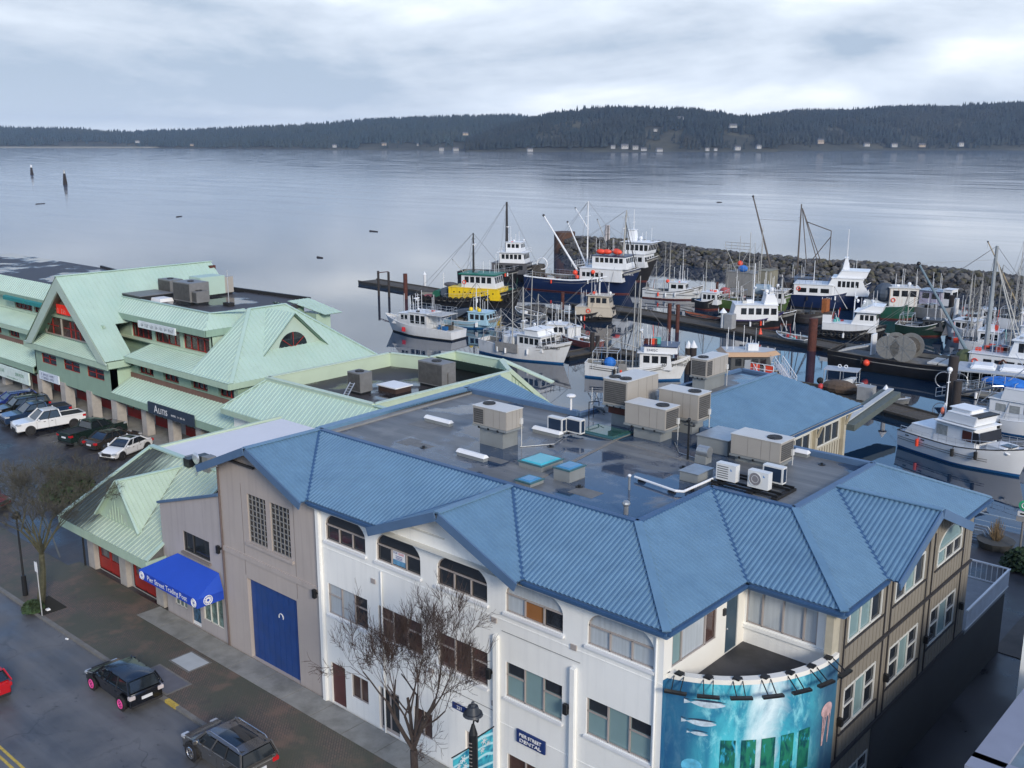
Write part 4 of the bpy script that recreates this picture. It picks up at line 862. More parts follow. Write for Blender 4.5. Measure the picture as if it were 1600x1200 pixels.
# ================================================================ green roofed waterfront arcade
def arcade():
    B=thing('arcade_building','long three storey waterfront building with pale green metal roofs and big front gable','building',(-88,43,0))
    def gr(pts,al,mt=GREEN,p=.45,per=4): roofplane(B,pts,mt,p,.045,per,kind='seam',along=al,soffit=GREENW)
    U=(1,0,0);Nn=(0,-1,0)
    BR=M('brown_wood_band',(.16,.085,.065),.7,0,.15,2)
    # body masses
    def mass(pts,z0,z1,mt,nm='body'):
        m=MB(); m.prism([(x,y,z0) for x,y in pts],(0,0,z1-z0)); return m.build(nm,mt,B)
    mass([(-140,45.2),(-68.6,45.2),(-68.6,58),(-140,60)],0.1,6.3,GREENW,'body_wall')
    mass([(-140,46.7),(-75.6,46.7),(-75.6,56.5),(-116,57),(-140,57)],6.3,10.25,GREENW,'upper_body')
    # arcade ground floor: pillars, red shop fronts
    wall(B,'shop_wall',BRICKP,(0,45.15,0),U,[(-140,0.1),(-66,.1),(-66,4.3),(-140,4.3)],[rect(x,.15,x+3.4,2.9) for x in [-138+5*k for k in range(14)]],.1,Nn)
    for k in range(14):
        x=-138+5*k
        if x<-116: continue
        w_=window(B,(0,45.15,0),U,Nn,rect(x,.15,x+3.4,2.9),REDF,GLASSR,[x+1.1,x+2.3],(),fw=.09,name='shop_front')
        m=MB(); m.box((x+.05,45.1,.15),(x+3.35,45.2,.95)); m.build('red_panel',REDF,w_)
    for x in(-84.9,-89.5,-94.7,-99.6):
        m=MB(); m.box((x-.5,42.3,.1),(x+.5,43.2,2.7)); m.build('block_pillar',BRICKP,B,bevel=.03)
    for x in(-80.6,-76.3,-72.0,-67.6,-104.5,-109.3,-114):
        m=MB(); m.box((x-.42,42.75,.1),(x+.42,43.5,2.9)); m.build('block_pillar',BRICKP,B,bevel=.03)
    # front gable
    hw=[rect(-98.7,4.1,-95.7,5.05),rect(-94.1,4.1,-91.0,5.05),rect(-89.5,4.1,-86.4,5.05)]
    wall(B,'gable_front',GREENW,(0,42.4,0),U,[(-100.2,2.5),(-85.1,2.5),(-85.1,5.6),(-100.2,5.6)],hw,.12,Nn,back=.6)
    for h in hw:
        a,b=h[0][0],h[1][0]; window(B,(0,42.4,0),U,Nn,h,REDF,GLASS,[(a+b)/2],[4.62],fw=.06)
    m=MB(); m.prism([(-85.1,42.4,2.5),(-85.1,45.2,2.5),(-85.1,45.2,5.6),(-85.1,42.4,5.6)],(-.15,0,0)); m.build('gable_cheek',GREENT,B); m=MB(); m.prism([(-100.2,42.4,2.5),(-100.2,45.2,2.5),(-100.2,45.2,5.6),(-100.2,42.4,5.6)],(.15,0,0)); m.build('gable_cheek',GREENT,B)
    m=MB(); m.box((-101,41.75,5.45),(-84.4,41.85,6.0)); m.box((-84.5,41.8,5.55),(-84.4,44.0,6.15)); m.build('eave_fascia',GREENT,B)
    m=MB(); m.poly([(-101,41.8,5.5),(-84.4,41.8,5.5),(-84.4,45,5.5),(-101,45,5.5)]); m.build('soffit',GREENW,B)
    gr([(-100.8,41.7,6.02),(-84.6,41.7,6.02),(-85.8,43.25,6.75),(-99.6,43.25,6.75)],(1,0,0))
    xr=-92.3; zt=13.05; sl=(zt-6.25)/7.95
    hx=lambda z:(zt-z)/sl
    hg=[(-98.6,7.0),(-86.6,7.0),(-89.3,8.65),(-95.9,8.65)]
    wall(B,'gable_wall',GREENW,(0,43.2,0),U,[(xr-hx(6.6),6.6),(xr+hx(6.6),6.6),(xr,12.7)],[],.1,Nn)
    for a,b,gx in((-98.7,-95.7,0),(-95.3,-90.1,1),(-89.7,-86.5,0)):
        tl=8.65 if gx else 8.3
        pa=(a+1.6 if a<-97 else a); pb=(b-1.6 if b>-87 else b)
        m=MB(); m.poly([(a,43.17,7.0),(b,43.17,7.0),(pb,43.17,8.6),(pa,43.17,8.6)]); w_=m.build('gable_window',GLASSR,B)
        m=MB(); m.mat(REDF)
        for x in ([a+1.7,a+2.6,a+3.5] if gx else [(a+b)/2]): m.box((x-.04,43.1,7.0),(x+.04,43.16,8.5))
        m.box((a+.4,43.1,7.8),(b-.4,43.16,7.87)); m.mat(TANP).box((a-.2,43.08,7.0),(a-.05,43.18,7.3 if not gx else 8.6)); m.box((a,43.05,6.9),(b,43.18,7.0)); m.build('mullions',None,w_)
    m=MB(); m.box((-97.6,43.05,8.7),(-87,43.2,8.95)); m.build('head_board',GREENT,B)
    for sgn in(-1,1):
        e=(xr+sgn*7.95,6.25)
        # slope, front bay down to the eave then above the wings
        if True:
            gr([(e[0],41.6,6.25),(e[0],44.2,6.25),(xr+sgn*hx(8.9),44.4,8.9),(xr,44.4,zt),(xr,41.6,zt)],(0,1,0))
            gr([(xr+sgn*hx(8.9),44.4,8.9),(xr+sgn*hx(8.9),57.6,8.9),(xr,57.6,zt),(xr,44.4,zt)],(0,1,0))
        # wide pale rake board
        m=MB(); m.prism([(e[0],41.6,5.95),(xr,41.6,zt-.1),(xr,41.6,zt-1.35),(e[0]-sgn*1.35,41.6,6.05)],(0,.18,0)); m.build('rake_board',GREENP if 0 else M('pale_rake',(.40,.50,.43),.6,0,.05,1),B)
    m=MB(); m.bar((xr,41.55,zt),(xr,57.7,zt),.35,.07); m.build('ridge_cap',GREEN,B)
    m=MB(); m.prism([(xr-hx(8.9),57.5,8.5),(xr+hx(8.9),57.5,8.5),(xr,57.5,zt-.1)],(0,.1,0)); m.build('rear_gable',GREENW,B)
    m=MB(); m.box((xr+.1,57.0,zt-.75),(xr+.7,57.72,zt-.35)); m.build('rust_patch',RUST,B)
    # wings either side: canopy, second floor, pent roof, third floor, mansard
    for (xa,xb) in((-85.0,-62.5),(-125,-100.3)):
        gr([(xa,42.15,3.35),(xb,42.15,3.35),(xb,44.25,4.45),(xa,44.25,4.45)],(1,0,0))
        m=MB(); m.box((xa,42.1,2.75),(xb,42.2,3.33)); m.build('canopy_fascia',GREENW,B)
        for k in range(int((xb-xa)/.45)):
            if xa<-119 and k<20: continue
        m=MB(); m.poly([(xa,42.2,2.8),(xb,42.2,2.8),(xb,45.1,2.8),(xa,45.1,2.8)]); m.build('soffit',GREENW,B)
    for (xa,xb,ws) in((-85.0,-68.3,[(-83.8,-81.2),(-79.6,-77.1),(-75.2,-72.7),(-71.1,-68.9)]),(-125,-100.3,[(-115,-112.4),(-110.6,-108),(-106,-103.2)])):
        hs=[rect(a,4.95,b,5.8) for a,b in ws]
        wall(B,'second_floor_wall',GREENW,(0,44.3,0),U,[(xa,4.3),(xb,4.3),(xb,6.4),(xa,6.4)],hs,.5,Nn)
        for h in hs: a,b=h[0][0],h[1][0]; window(B,(0,44.3,0),U,Nn,h,REDF,GLASS,[a+.8,(a+b)/2+.3],fw=.06,depth=.3)
        m=MB(); m.box((xa,44.2,4.42),(xb,44.32,4.85)); m.build('brown_band',BR,B)
        xb2=xb if xb<-99 else -68.2
        ytop=46.1
        m=MB(); m.box((xa+.3,43.35,6.02),(xb2,43.45,6.48)); m.build('eave_fascia',GREENT,B)
        m=MB(); m.poly([(xa,43.4,6.1),(xb2,43.4,6.1),(xb2,45.3,6.1),(xa,45.3,6.1)]); m.build('soffit',GREENW,B)
    gr([(-84.4,43.4,6.5),(-68.1,43.4,6.5),(-68.9,44.2,6.75),(-74.2,46.1,7.25),(-84.4,46.1,7.25)],(1,0,0))
    gr([(-125,43.4,6.5),(-100.3,43.4,6.5),(-100.3,46.1,7.25),(-125,46.1,7.25)],(1,0,0))
    m=MB(); m.box((-68.2,43.4,6.02),(-68.1,58.6,6.5)); m.build('eave_fascia',GREENT,B)
    m=MB(); m.box((-68.7,44.4,2.0),(-68.55,58,6.1)); m.build('east_wall',GREENW,B)
    for yy in(46,49.5,53): window(B,(-68.55,0,0),(0,1,0),(1,0,0),rect(yy,4.6,yy+2.4,5.7),REDF,GLASS,[yy+1.2],depth=-.02)
    # third floor
    for (xa,xb,ws) in((-90,-74.4,[(-87.8,-84.2),(-83.7,-79.5),(-79.0,-74.9)]),(-125,-98.6,[(-112.6,-108.4),(-107.9,-103.6)])):
        hs=[rect(a,7.55,b,9.25) for a,b in ws]
        wall(B,'third_floor_wall',GREENT,(0,46.1,0),U,[(xa,7.2),(xb,7.2),(xb,9.9),(xa,9.9)],hs,.3,Nn)
        for h in hs: a,b=h[0][0],h[1][0]; window(B,(0,46.1,0),U,Nn,h,REDF,GLASSR,[a+(b-a)*k/4 for k in(1,2,3)],[8.7],fw=.06,depth=.2)
        m=MB(); m.box((xa,46.0,7.3),(xb,46.12,7.5)); m.build('sill_board',GREENP,B)
    m=MB(); m.box((-74.6,46.1,6.8),(-74.4,50,9.9)); m.build('third_floor_side_wall',GREENT,B)
    gr([(-91,45.3,9.75),(-74.2,45.3,9.75),(-75.3,46.6,10.95),(-91,46.6,10.95)],(1,0,0))
    gr([(-74.2,45.3,9.75),(-74.2,50,9.75),(-75.3,50,10.95),(-75.3,46.6,10.95)],(0,1,0))
    gr([(-125,45.3,9.3),(-98,45.3,9.3),(-96.5,46.6,10.7),(-125,46.6,10.7)],(1,0,0))
    m=MB(); m.box((-91,45.25,9.2),(-74.1,45.35,9.75)); m.box((-74.2,45.3,9.2),(-74.1,49,9.75)); m.box((-125,45.25,8.9),(-98,45.35,9.3)); m.build('mansard_fascia',GREENW,B)
    m=MB(); m.prism([(x,y,10.3) for x,y in((-91,46.6),(-75.3,46.6),(-75.3,49.6),(-74.6,53.5),(-76,57.4),(-91,56.3))],(0,0,.4)); m.build('flat_roof',MEMBD,B)
    m=MB(); m.prism([(x,y,10.1) for x,y in((-140,46.6),(-97.5,46.6),(-97.5,55),(-116,57.7),(-140,57.7))],(0,0,.4)); m.build('flat_roof',MEMBD,B)
    m=MB(); m.bar((-91,56.4,10.7),(-76,57.5,10.7),.25,.3); m.bar((-97.5,55,10.45),(-116,57.8,10.45),.25,.3); m.build('dark_coping',M('near_black_trim',(.02,.02,.022),.6),B)
    m=MB(); m.bar((-91,46.6,10.93),(-75.3,46.6,10.93),.3,.06); m.bar((-75.3,46.6,10.93),(-74.2,49.7,10.98),.3,.06); m.build('mansard_cap',GREEN,B)
    # east pavilion roof with half round dormer
    a=(-68.1,43.6,6.5); b=(-68.1,58.6,6.5); c=(-74.0,53.3,11.05); d=(-74.0,49.6,11.05)
    gr([a,b,c,d],(0,1,0))
    gr([(-68.1,43.6,6.5),(-74.2,43.6,6.5),(-74.2,49.6,11.05),d],(1,0,0))
    gr([(-68.1,58.6,6.5),(-76,58.6,6.5),(-76,53.4,11.05),c],(1,0,0))
    for p,q in((a,d),(b,c),(d,c)): m=MB(); m.bar(Vector(p)+Vector((0,0,.03)),Vector(q)+Vector((0,0,.03)),.3,.07); m.build('ridge_cap',GREEN,B)
    gr([(-73.2,57.0,9.75),(-73.2,59,9.75),(-76,57.4,10.95),(-76,55,10.95)],(0,1,0))
    m=MB(); m.box((-76,56.6,6.4),(-74.0,58.2,9.75)); m.build('rear_bay_wall',GREENT,B)
    xf=-70.25; ap=(xf,51.2,10.85); l=(xf,47.9,7.75); r_=(xf,54.5,7.75)
    m=MB(); m.prism([l,r_,ap],(-.6,0,0)); dm=m.build('dormer',GREENP if 0 else M('pale_rake',(.40,.50,.43),.6,0,.05,1),B)
    m=MB(); P=[(xf+.02,51.2+1.45*math.cos(PI*i/14),8.0+1.35*math.sin(PI*i/14)) for i in range(15)]; m.poly(P); m.build('fan_window',GLASS,dm)
    m=MB()
    for i in(3,7,11): m.bar((xf+.04,51.2,8.0),(xf+.04,51.2+1.45*math.cos(PI*i/14),8+1.35*math.sin(PI*i/14)),.05,.03,up=(1,0,0))
    m.build('glazing_bar',REDF,dm)
    gr([(xf+.5,47.6,7.6),(-74,47.6,7.6),(-74,51.2,11.0),(xf+.5,51.2,11.0)],(1,0,0)); gr([(xf+.5,54.8,7.6),(-74,54.8,7.6),(-74,51.2,11.0),(xf+.5,51.2,11.0)],(1,0,0))
    return B
arcade()
def sgn(label,pts_a,pts_b,y,board,txt,tm,name='shop_sign',size=.5,lines=None,thick=.15,shear=0,sx=1):
    a=W(*pts_a,y=y); b=W(*pts_b,y=y); z0,z1=min(a.z,b.z),max(a.z,b.z)
    t=thing(name,label,'sign',((a.x+b.x)/2,y,z0)); m=MB(); m.box((a.x,y-thick,z0),(b.x,y,z1)); m.build('board',board,t,bevel=.02)
    for (s,sz,fx,fz,xx) in lines: greek(int(s[1:]),sz,tm,t,(a.x+(b.x-a.x)*fx,y-thick-.012,z0+(z1-z0)*fz),(1,0,0)) if s[0]=='#' else text(s,sz,tm,t,(a.x+(b.x-a.x)*fx,y-thick-.012,z0+(z1-z0)*fz),(1,0,0),ext=.004,sx=xx)
    return t
NAVY=M('navy_board',(.012,.035,.15),.5)
sgn('long dark navy ALITIS sign on the green arcade canopy',(234,644),(304,649),42.05,M('slate_navy',(.02,.035,.06),.5),'',WHITE,lines=[('A',.9,.19,.5,1),('LITIS',.66,.345,.44,1.05),('#17',.17,.68,.42,1.2)])
sgn('white and navy two line sign beneath the left gable windows',(64,591),(93,588),42.35,M('sign_pale',(.6,.66,.74),.5),'',NAVY,lines=[('#15',.26,.5,.7,1.1),('#15',.26,.5,.3,1.1)])
sgn('white strip sign on the third floor of the arcade wing',(218,511),(275,513),45.2,M('sign_white',(.6,.64,.66),.5),'',M('sign_grey_text',(.12,.15,.18),.6),lines=[('#26',.30,.56,.5,1.05)])
t=sgn('red lozenge sign in the peak of the green gable',(91,489),(109,479),43.1,M('bright_red_sign',(.62,.03,.02),.4,emit=.25),'',M('sign_pink_text',(.8,.4,.35),.5),lines=[('#5',.5,.5,.35,1)])
m=MB(); m.box((-96.3,43.05,9.45),(-93.4,43.1,9.52)); m.build('white_line',WHITE,t)
sgn('pale banner sign along the leftmost canopy edge',(-14,581),(46,583),42.0,M('sign_mint',(.6,.7,.66),.5),'',M('sign_green_text',(.05,.18,.12),.6),lines=[('SERVICES',.46,.78,.58,1.05),('#9',.42,.28,.58,1),('#22',.16,.6,.18,1)])
for i,(x0,x1) in enumerate(((-112.8,-107.9),(-107.6,-103.0))):
    t=thing('teal_awning',['teal window awning at the far left of the third floor','teal window awning next to the big green gable'][i],'awning',((x0+x1)/2,46,9)); m=MB(); m.prism([(x0,46.0,9.35),(x0,46.0,9.0),(x0,45.0,8.55),(x0,45.0,8.9)],(x1-x0,0,0)); m.build('canvas',M('teal_canvas',(.015,.20,.20),.6),t)
# rooftop units on the arcade
GU=M('grey_unit',(.20,.20,.20),.5,.2,.15,2)
def unit(label,pb,z,w,d,h,mt,fanr=.3,name='rooftop_unit'):
    p=W(*pb,z=z); t=thing(name,label,'air handler',p); m=MB(); m.box((p.x-w/2,p.y-d/2,z+.2),(p.x+w/2,p.y+d/2,z+h)); m.build('casing',mt,t,bevel=.02)
    m=MB(); m.box((p.x-w/2+.06,p.y-d/2-.01,z+.3),(p.x+w/2-.06,p.y-d/2+.02,z+h-.1)); m.build('coil_grille',COIL if mt is not GREEN else mt,t)
    m=MB(); m.box((p.x-w/2+.1,p.y-d/2+.1,z),(p.x+w/2-.1,p.y+d/2-.1,z+.2)); m.build('stand',BLACK,t)
    if fanr: fan(t,(p.x,p.y,z+h+.02),fanr)
    return t
unit('wide grey condenser farthest left in the arcade roof cluster',(268,460),10.7,2.2,1.4,1.5,GU)
unit('large grey box unit in the middle of the arcade roof cluster',(300,472),10.7,2.8,2.0,1.9,GU)
unit('small dark square condenser in front of the arcade roof cluster',(312,475),10.7,1.3,1.3,1.2,GU)
unit('pale green duct box behind the arcade roof cluster',(325,462),10.7,2.0,2.6,1.9,GREEN,0)
unit('brownish box unit farthest right in the arcade roof cluster',(346,459),10.7,2.0,1.5,1.7,TANP,0)
p_=W(228,465,z=10.7); t=thing('roof_hatch','low black roof hatch left of the arcade rooftop units','hatch',p_); m=MB(); m.box(p_-Vector((2.2,1.8,0)),p_+Vector((2.2,1.8,.45))); m.build('curb',BLACK,t); m=MB(); m.box(p_-Vector((2.1,1.7,-.45)),p_+Vector((2.1,1.7,.5))); m.build('lid',GU,t)
p_=W(253,470,z=10.7); t=thing('skylight','small white skylight on the arcade roof','skylight',p_); m=MB(); m.tap(p_-Vector((.9,.7,0)),p_+Vector((.9,.7,.3)),.1,.1,.1); m.build('dome',WHITE,t)
p_=W(358,478,z=10.7); t=thing('antenna_mast','thin antenna mast standing on the arcade flat roof','antenna',p_); m=MB(); m.cyl(p_,p_+Vector((0,0,3.2)),.04); m.build('pole',ALU,t); m=MB(); m.box(p_-Vector((.5,.3,0)),p_+Vector((.4,.3,.3))); m.build('ballast',TYRE,t)
# ---------------------------------------------------------------- middle low building
def mid_building():
    B=thing('link_building','low building with sunken dark roof inside pale green parapets','building',(-58,50,0))
    zt=7.4; zf=6.3
    out=[(-64.6,44.6),(-64.6,57),(-60.8,58.0),(-60.9,61.2),(-55.6,61.2),(-52.3,58.6),(-52.3,44.6)]
    m=MB(); m.prism([(x,y,.1) for x,y in [(-66,43),(-66,57),(-61,58),(-61,61),(-56,61),(-52.5,58.5),(-52.5,43)]],(0,0,5)); m.build('body_wall',GREENW,B)
    m=MB(); m.prism([(x,y,zf-.3) for x,y in out],(0,0,.3)); m.build('flat_roof',MEMBD,B)
    for k,(a,b) in enumerate(zip(out,out[1:]+out[:1])):
        m=MB(); m.bar((*a,5),(*b,5),.3,zt-5); m.build('parapet',GREENP,B)
        m=MB(); m.bar((*a,zt),(*b,zt),.42,.06); m.build('parapet_cap',M('cap_mint',(.52,.62,.49),.5),B)
    roofplane(B,[(-67.2,41.9,5.1),(-50,41.9,5.1),(-50,44.6,7.25),(-64.6,44.6,7.25)],GREEN,.45,.045,4,kind='seam',along=(1,0,0),soffit=GREENW)
    m=MB(); m.bar((-64.8,44.6,7.3),(-50,44.6,7.3),.35,.07); m.bar((-67.2,41.9,5.1),(-64.6,44.6,7.3),.25,.07); m.build('ridge_cap',GREEN,B)
    m=MB(); m.box((-67,41.8,4.7),(-50,41.9,5.1)); m.build('eave_fascia',GREENT,B)
    m=MB(); m.box((-66.5,42.6,.1),(-50,42.8,4.8)); m.build('front_wall',WHITEW,B)
    # east gable end falling to the water
    m=MB(); m.prism([(-52.3,45,1),(-52.3,63.6,1),(-52.3,63.6,3.4),(-52.3,58.6,7.3),(-52.3,45,7.3)],(-.2,0,0)); m.build('east_wall',GREENP,B)
    for k in range(30):
        y=52+k*.4; z1=7.3 if y<58.6 else 7.3-(y-58.6)*.78
        if y<63.5: m=MB(); m.box((-52.3,y,3),(-52.26,y+.03,z1-.2)); m.build('board_joint',M('joint_green',(.2,.32,.25),.6),B)
    m=MB(); m.bar((-52.25,58.4,7.3),(-52.25,64.1,2.95),.3,.35); m.build('rake_board',GREENP,B)
    roofplane(B,[(-52.2,64.1,3.1),(-61,64.1,3.1),(-61,58.6,7.42),(-52.2,58.6,7.42)],GREEN,.45,.045,4,kind='seam',along=(1,0,0),soffit=GREENW)
    m=MB(); m.bar((-55.6,61.2,7.4),(-51.2,62.6,5.9),.6,.1); m.build('outer_cap',M('cap_mint',(.52,.62,.49),.5),B)
mid_building()
unit('grey condenser beside the ladder on the sunken dark roof',(563,614),6.3,1.5,1.2,1.7,GU,.35)
unit('large grey unit on wooden stand by the green parapet',(683,603),6.3,2.7,1.5,2.0,GU,.4)
unit('smaller grey heat pump right of the large grey unit',(699,605),6.3,1.1,.8,1.3,GU,0)
p_=W(617,610,z=6.3); t=thing('roof_hatch','white topped hatch in the middle of the sunken dark roof','hatch',p_); m=MB(); m.box(p_-Vector((1.,.8,0)),p_+Vector((1.,.8,.4))); m.build('curb',M('brown_curb',(.05,.03,.025),.8),t); m=MB(); m.box(p_-Vector((1.1,.9,-.4)),p_+Vector((1.1,.9,.48))); m.build('lid',WHITE,t)
a_,b_=W(551,598,z=7.6),W(520,657,z=5.2); t=thing('ladder','aluminium ladder leaning on the green sloped roof','ladder',b_); 
sd_=(b_-a_).cross(Vector((0,0,1))).normalized()*.22
for s in(-1,1): m=MB(); m.bar(a_+sd_*s,b_+sd_*s,.07,.05); m.build('rail',ALU,t)
for k in range(15): q=a_.lerp(b_,(k+.5)/15); m=MB(); m.bar(q-sd_,q+sd_,.045,.03); m.build('rung',ALU,t)
# ---------------------------------------------------------------- corner shop with mossy green roof and white membrane roof
def corner_shop():
    B=thing('corner_shop','single storey shop with mossy green metal roof, small gablet and white flat roof behind','building',(-53,27,0))
    e=3.35; T=6.45
    hs=[rect(-56.5,.15,-53.9,2.7),rect(-52.4,.15,-49.9,2.7)]
    wall(B,'front_wall',BRICKP,(0,26.4,0),(1,0,0),[(-57.3,0),(-48.4,0),(-48.4,3.3),(-57.3,3.3)],hs,.2,(0,-1,0))
    for h in hs:
        a,b=h[0][0],h[1][0]; w_=window(B,(0,26.4,0),(1,0,0),(0,-1,0),h,REDF,M('shop_glass_grey',(.12,.14,.15),.1,0,.4,2),[a+(b-a)/2],[1.95],fw=.1,name='shop_front'); m=MB(); m.box((a,26.42,.15),(b,26.5,.9)); m.build('red_panel',REDF,w_)
    for x in(-56.95,-53.15,-49.15): m=MB(); m.box((x-.4,26.1,0),(x+.4,26.6,3.2)); m.build('block_pillar',BRICKP,B,bevel=.03)
    m=MB(); m.cyl((-57.4,25.9,0),(-57.4,25.9,3.3),.06); m.build('downpipe',BLACK,B)
    wht=M('white_membrane',(.68,.68,.71),.7,0,.02,.5,dirt=.08,dirtc=(.5,.5,.5),dscale=.3)
    m=MB(); m.prism([(x,y,0.1) for x,y in((-57.3,30.8),(-43.3,30.8),(-43.3,40.5),(-57.3,40.5))],(0,0,5.0)); m.build('body_wall',M('body_offwhite',(.55,.55,.55),.8),B)
    m=MB(); m.box((-57.3,26.7,.1),(-48.4,30.8,3.3)); m.build('front_body',M('body_offwhite',(.55,.55,.55),.8),B)
    m=MB(); m.prism([(x,y,5.1) for x,y in((-57.3,30.9),(-43.3,30.9),(-43.3,40.5),(-57.3,40.5))],(0,0,1.2)); m.build('white_roof',wht,B)
    m=MB(); m.bar((-57.35,30.6,6.28),(-57.6,40.6,6.28),.25,.14); m.build('roof_edge',GREENP,B)
    roofplane(B,[(-58.0,24.9,e),(-48.0,24.9,e),(-48.9,30.8,T),(-57.5,30.8,T)],GREENM,.38,.045,4,kind='seam',along=(1,0,0),soffit=GREENW)
    m=MB(); m.bar((-57.6,30.85,T),(-50.2,30.85,T),.35,.1); m.bar((-58.05,24.9,e),(-57.5,30.8,T),.22,.1); m.bar((-48.0,24.9,e),(-48.8,30.8,T),.2,.1); m.build('roof_cap',GREEN,B)
    m=MB(); m.box((-58.0,24.85,2.85),(-48.0,24.95,3.33)); m.box((-48.05,24.9,2.85),(-47.95,26.5,3.33)); m.build('eave_fascia',GREENT,B)
    m=MB(); m.prism([(-58,24.95,3.3),(-58,30.8,3.3),(-57.6,30.8,6.3)],(.1,0,0)); m.prism([(-48.2,24.95,3.2),(-48.2,31,3.2),(-48.8,31,6.4)],(-.1,0,0)); m.build('gable_end',M('dark_stone',(.10,.10,.10),.85,0,.3,3),B)
    # gablet: triangular front standing on the slope, ridge running back to the top
    y0=26.0; z0=e+(y0-24.9)*(T-e)/5.9
    l,r_,ap=(-55.2,y0,z0),(-50.4,y0,z0),(-53.4+.3,y0+.35,z0+2.35); rear=(-53.1,30.0,z0+2.3)
    m=MB(); m.prism([l,r_,ap],(0,.12,0)); g=m.build('gablet_front',GREENT,B)
    lt=[Vector(l).lerp(Vector(ap),0)+Vector((1.0,-.03,.12)),Vector(r_)+Vector((-1.3,-.03,.12)),Vector(ap)+Vector((-.1,-.05,-.85))]
    m=MB(); m.poly(lt); m.build('louvre_panel',M('louvre_mint',(.36,.45,.37),.6),g)
    for k in range(7): x=-54.1+k*.33; h=1.2-abs(x+53.1)*1.1; m=MB(); m.box((x,y0-.07,z0+.12),(x+.05,y0-.02,z0+.15+max(.1,h))); m.build('louvre_slat',GREENT,g)
    roofplane(B,[tuple(r_),(-50.4,y0+.01,z0),rear,tuple(Vector(ap)+Vector((0,-.15,.05)))],GREENP,.3,.05,3,kind='seam',along=(0,1,0)) if 0 else None
    for s,base in((1,r_),(-1,l)):
        zz=lambda y:e+(y-24.9)*(T-e)/5.9
        P=[Vector(base)+Vector((0,-.2,0)),Vector((rear[0],30.2,zz(30.2)+.05)),Vector(rear)+Vector((0,0,.0)),Vector(ap)+Vector((0,-.25,.08))]
        # two triangles of ribbed sheet
        roofplane(B,[P[0],P[1],P[3]],M('pale_gablet_sheet',(.44,.55,.44),.5,0,.06,1),.28,.05,3,kind='seam',along=P[3]-P[2] if 0 else (P[1]-P[3]))
    m=MB(); m.bar(Vector(ap)+Vector((0,-.2,.05)),Vector((rear[0],30.2,6.2)),.2,.08); m.bar(Vector(l)+Vector((0,-.2,.03)),Vector(ap)+Vector((0,-.2,.05)),.12,.1); m.bar(Vector(r_)+Vector((0,-.2,.03)),Vector(ap)+Vector((0,-.2,.05)),.12,.1); m.build('gablet_cap',GREEN,B)
    # dark chimney wall and clutter
    m=MB(); m.prism([(-49.0,30.6,5.0),(-46.3,30.2,5.0),(-46.3,30.2,6.4),(-49.0,30.6,6.6)],(0,.4,0)); m.build('stone_parapet',M('dark_stone',(.10,.10,.10),.85,0,.3,3),B)
corner_shop()
t=thing('satellite_dish','small white satellite dish beside the tan gable on white roof','dish',(-47.5,31.5,6.3)); p_=W(306,716,z=7.3); m=MB(); m.sph(p_,.35,12,6,(1,.3,1)); m.build('dish',ALU,t,smooth=True); m=MB(); m.cyl((p_.x,p_.y,6.3),p_,.04); m.build('stand',STEEL,t)
t=thing('rooftop_clutter','dark heap of vents and machinery on the white flat roof','air handler',W(292,728,z=6.3))
for i,(dx,dy,h) in enumerate(((0,0,.5),(.9,.3,.8),(-.7,.5,.35),(1.7,.2,.9))): q=W(287,728,z=6.3); m=MB(); m.box((q.x+dx,q.y+dy,6.3),(q.x+dx+.6,q.y+dy+.6,6.3+h)); m.build('machine',BLACK if i<2 else GU,t)
# ================================================================ harbour: boats
WIN=M('boat_window',(.015,.018,.022),.08,0,.3,2,spec=.8)
RIG=M('rigging_wire',(.16,.16,.16),.6); POLE=M('pole_grey',(.38,.38,.36),.5,0,.15,2)
BW=M('boat_white',(.68,.70,.72),.4,0,.06,.8,streak=.22,dirtc=(.45,.38,.30)); BWC=M('clean_boat_white',(.76,.78,.80),.3,0,.03,.6)
DK=M('deck_grey_boat',(.20,.20,.19),.8,0,.2,1.5,dirt=.4,dirtc=(.1,.09,.08),dscale=1); DKW=M('deck_pale',(.50,.50,.48),.7,0,.1,1.5)
BLK=M('hull_black',(.012,.013,.016),.45,0,.3,.8,streak=.15,dirtc=(.07,.04,.03)); NVY=M('hull_navy',(.008,.02,.07),.35,0,.15,.8,streak=.15,dirtc=(.04,.03,.03))
BOOTR=M('boot_red',(.13,.03,.02),.7,0,.2,2); BOOTB=M('boot_blue',(.01,.10,.28),.5,0,.1,2); BOOTK=M('boot_black',(.012,.012,.014),.7)
TRIMK=M('black_trim',(.015,.015,.017),.5)
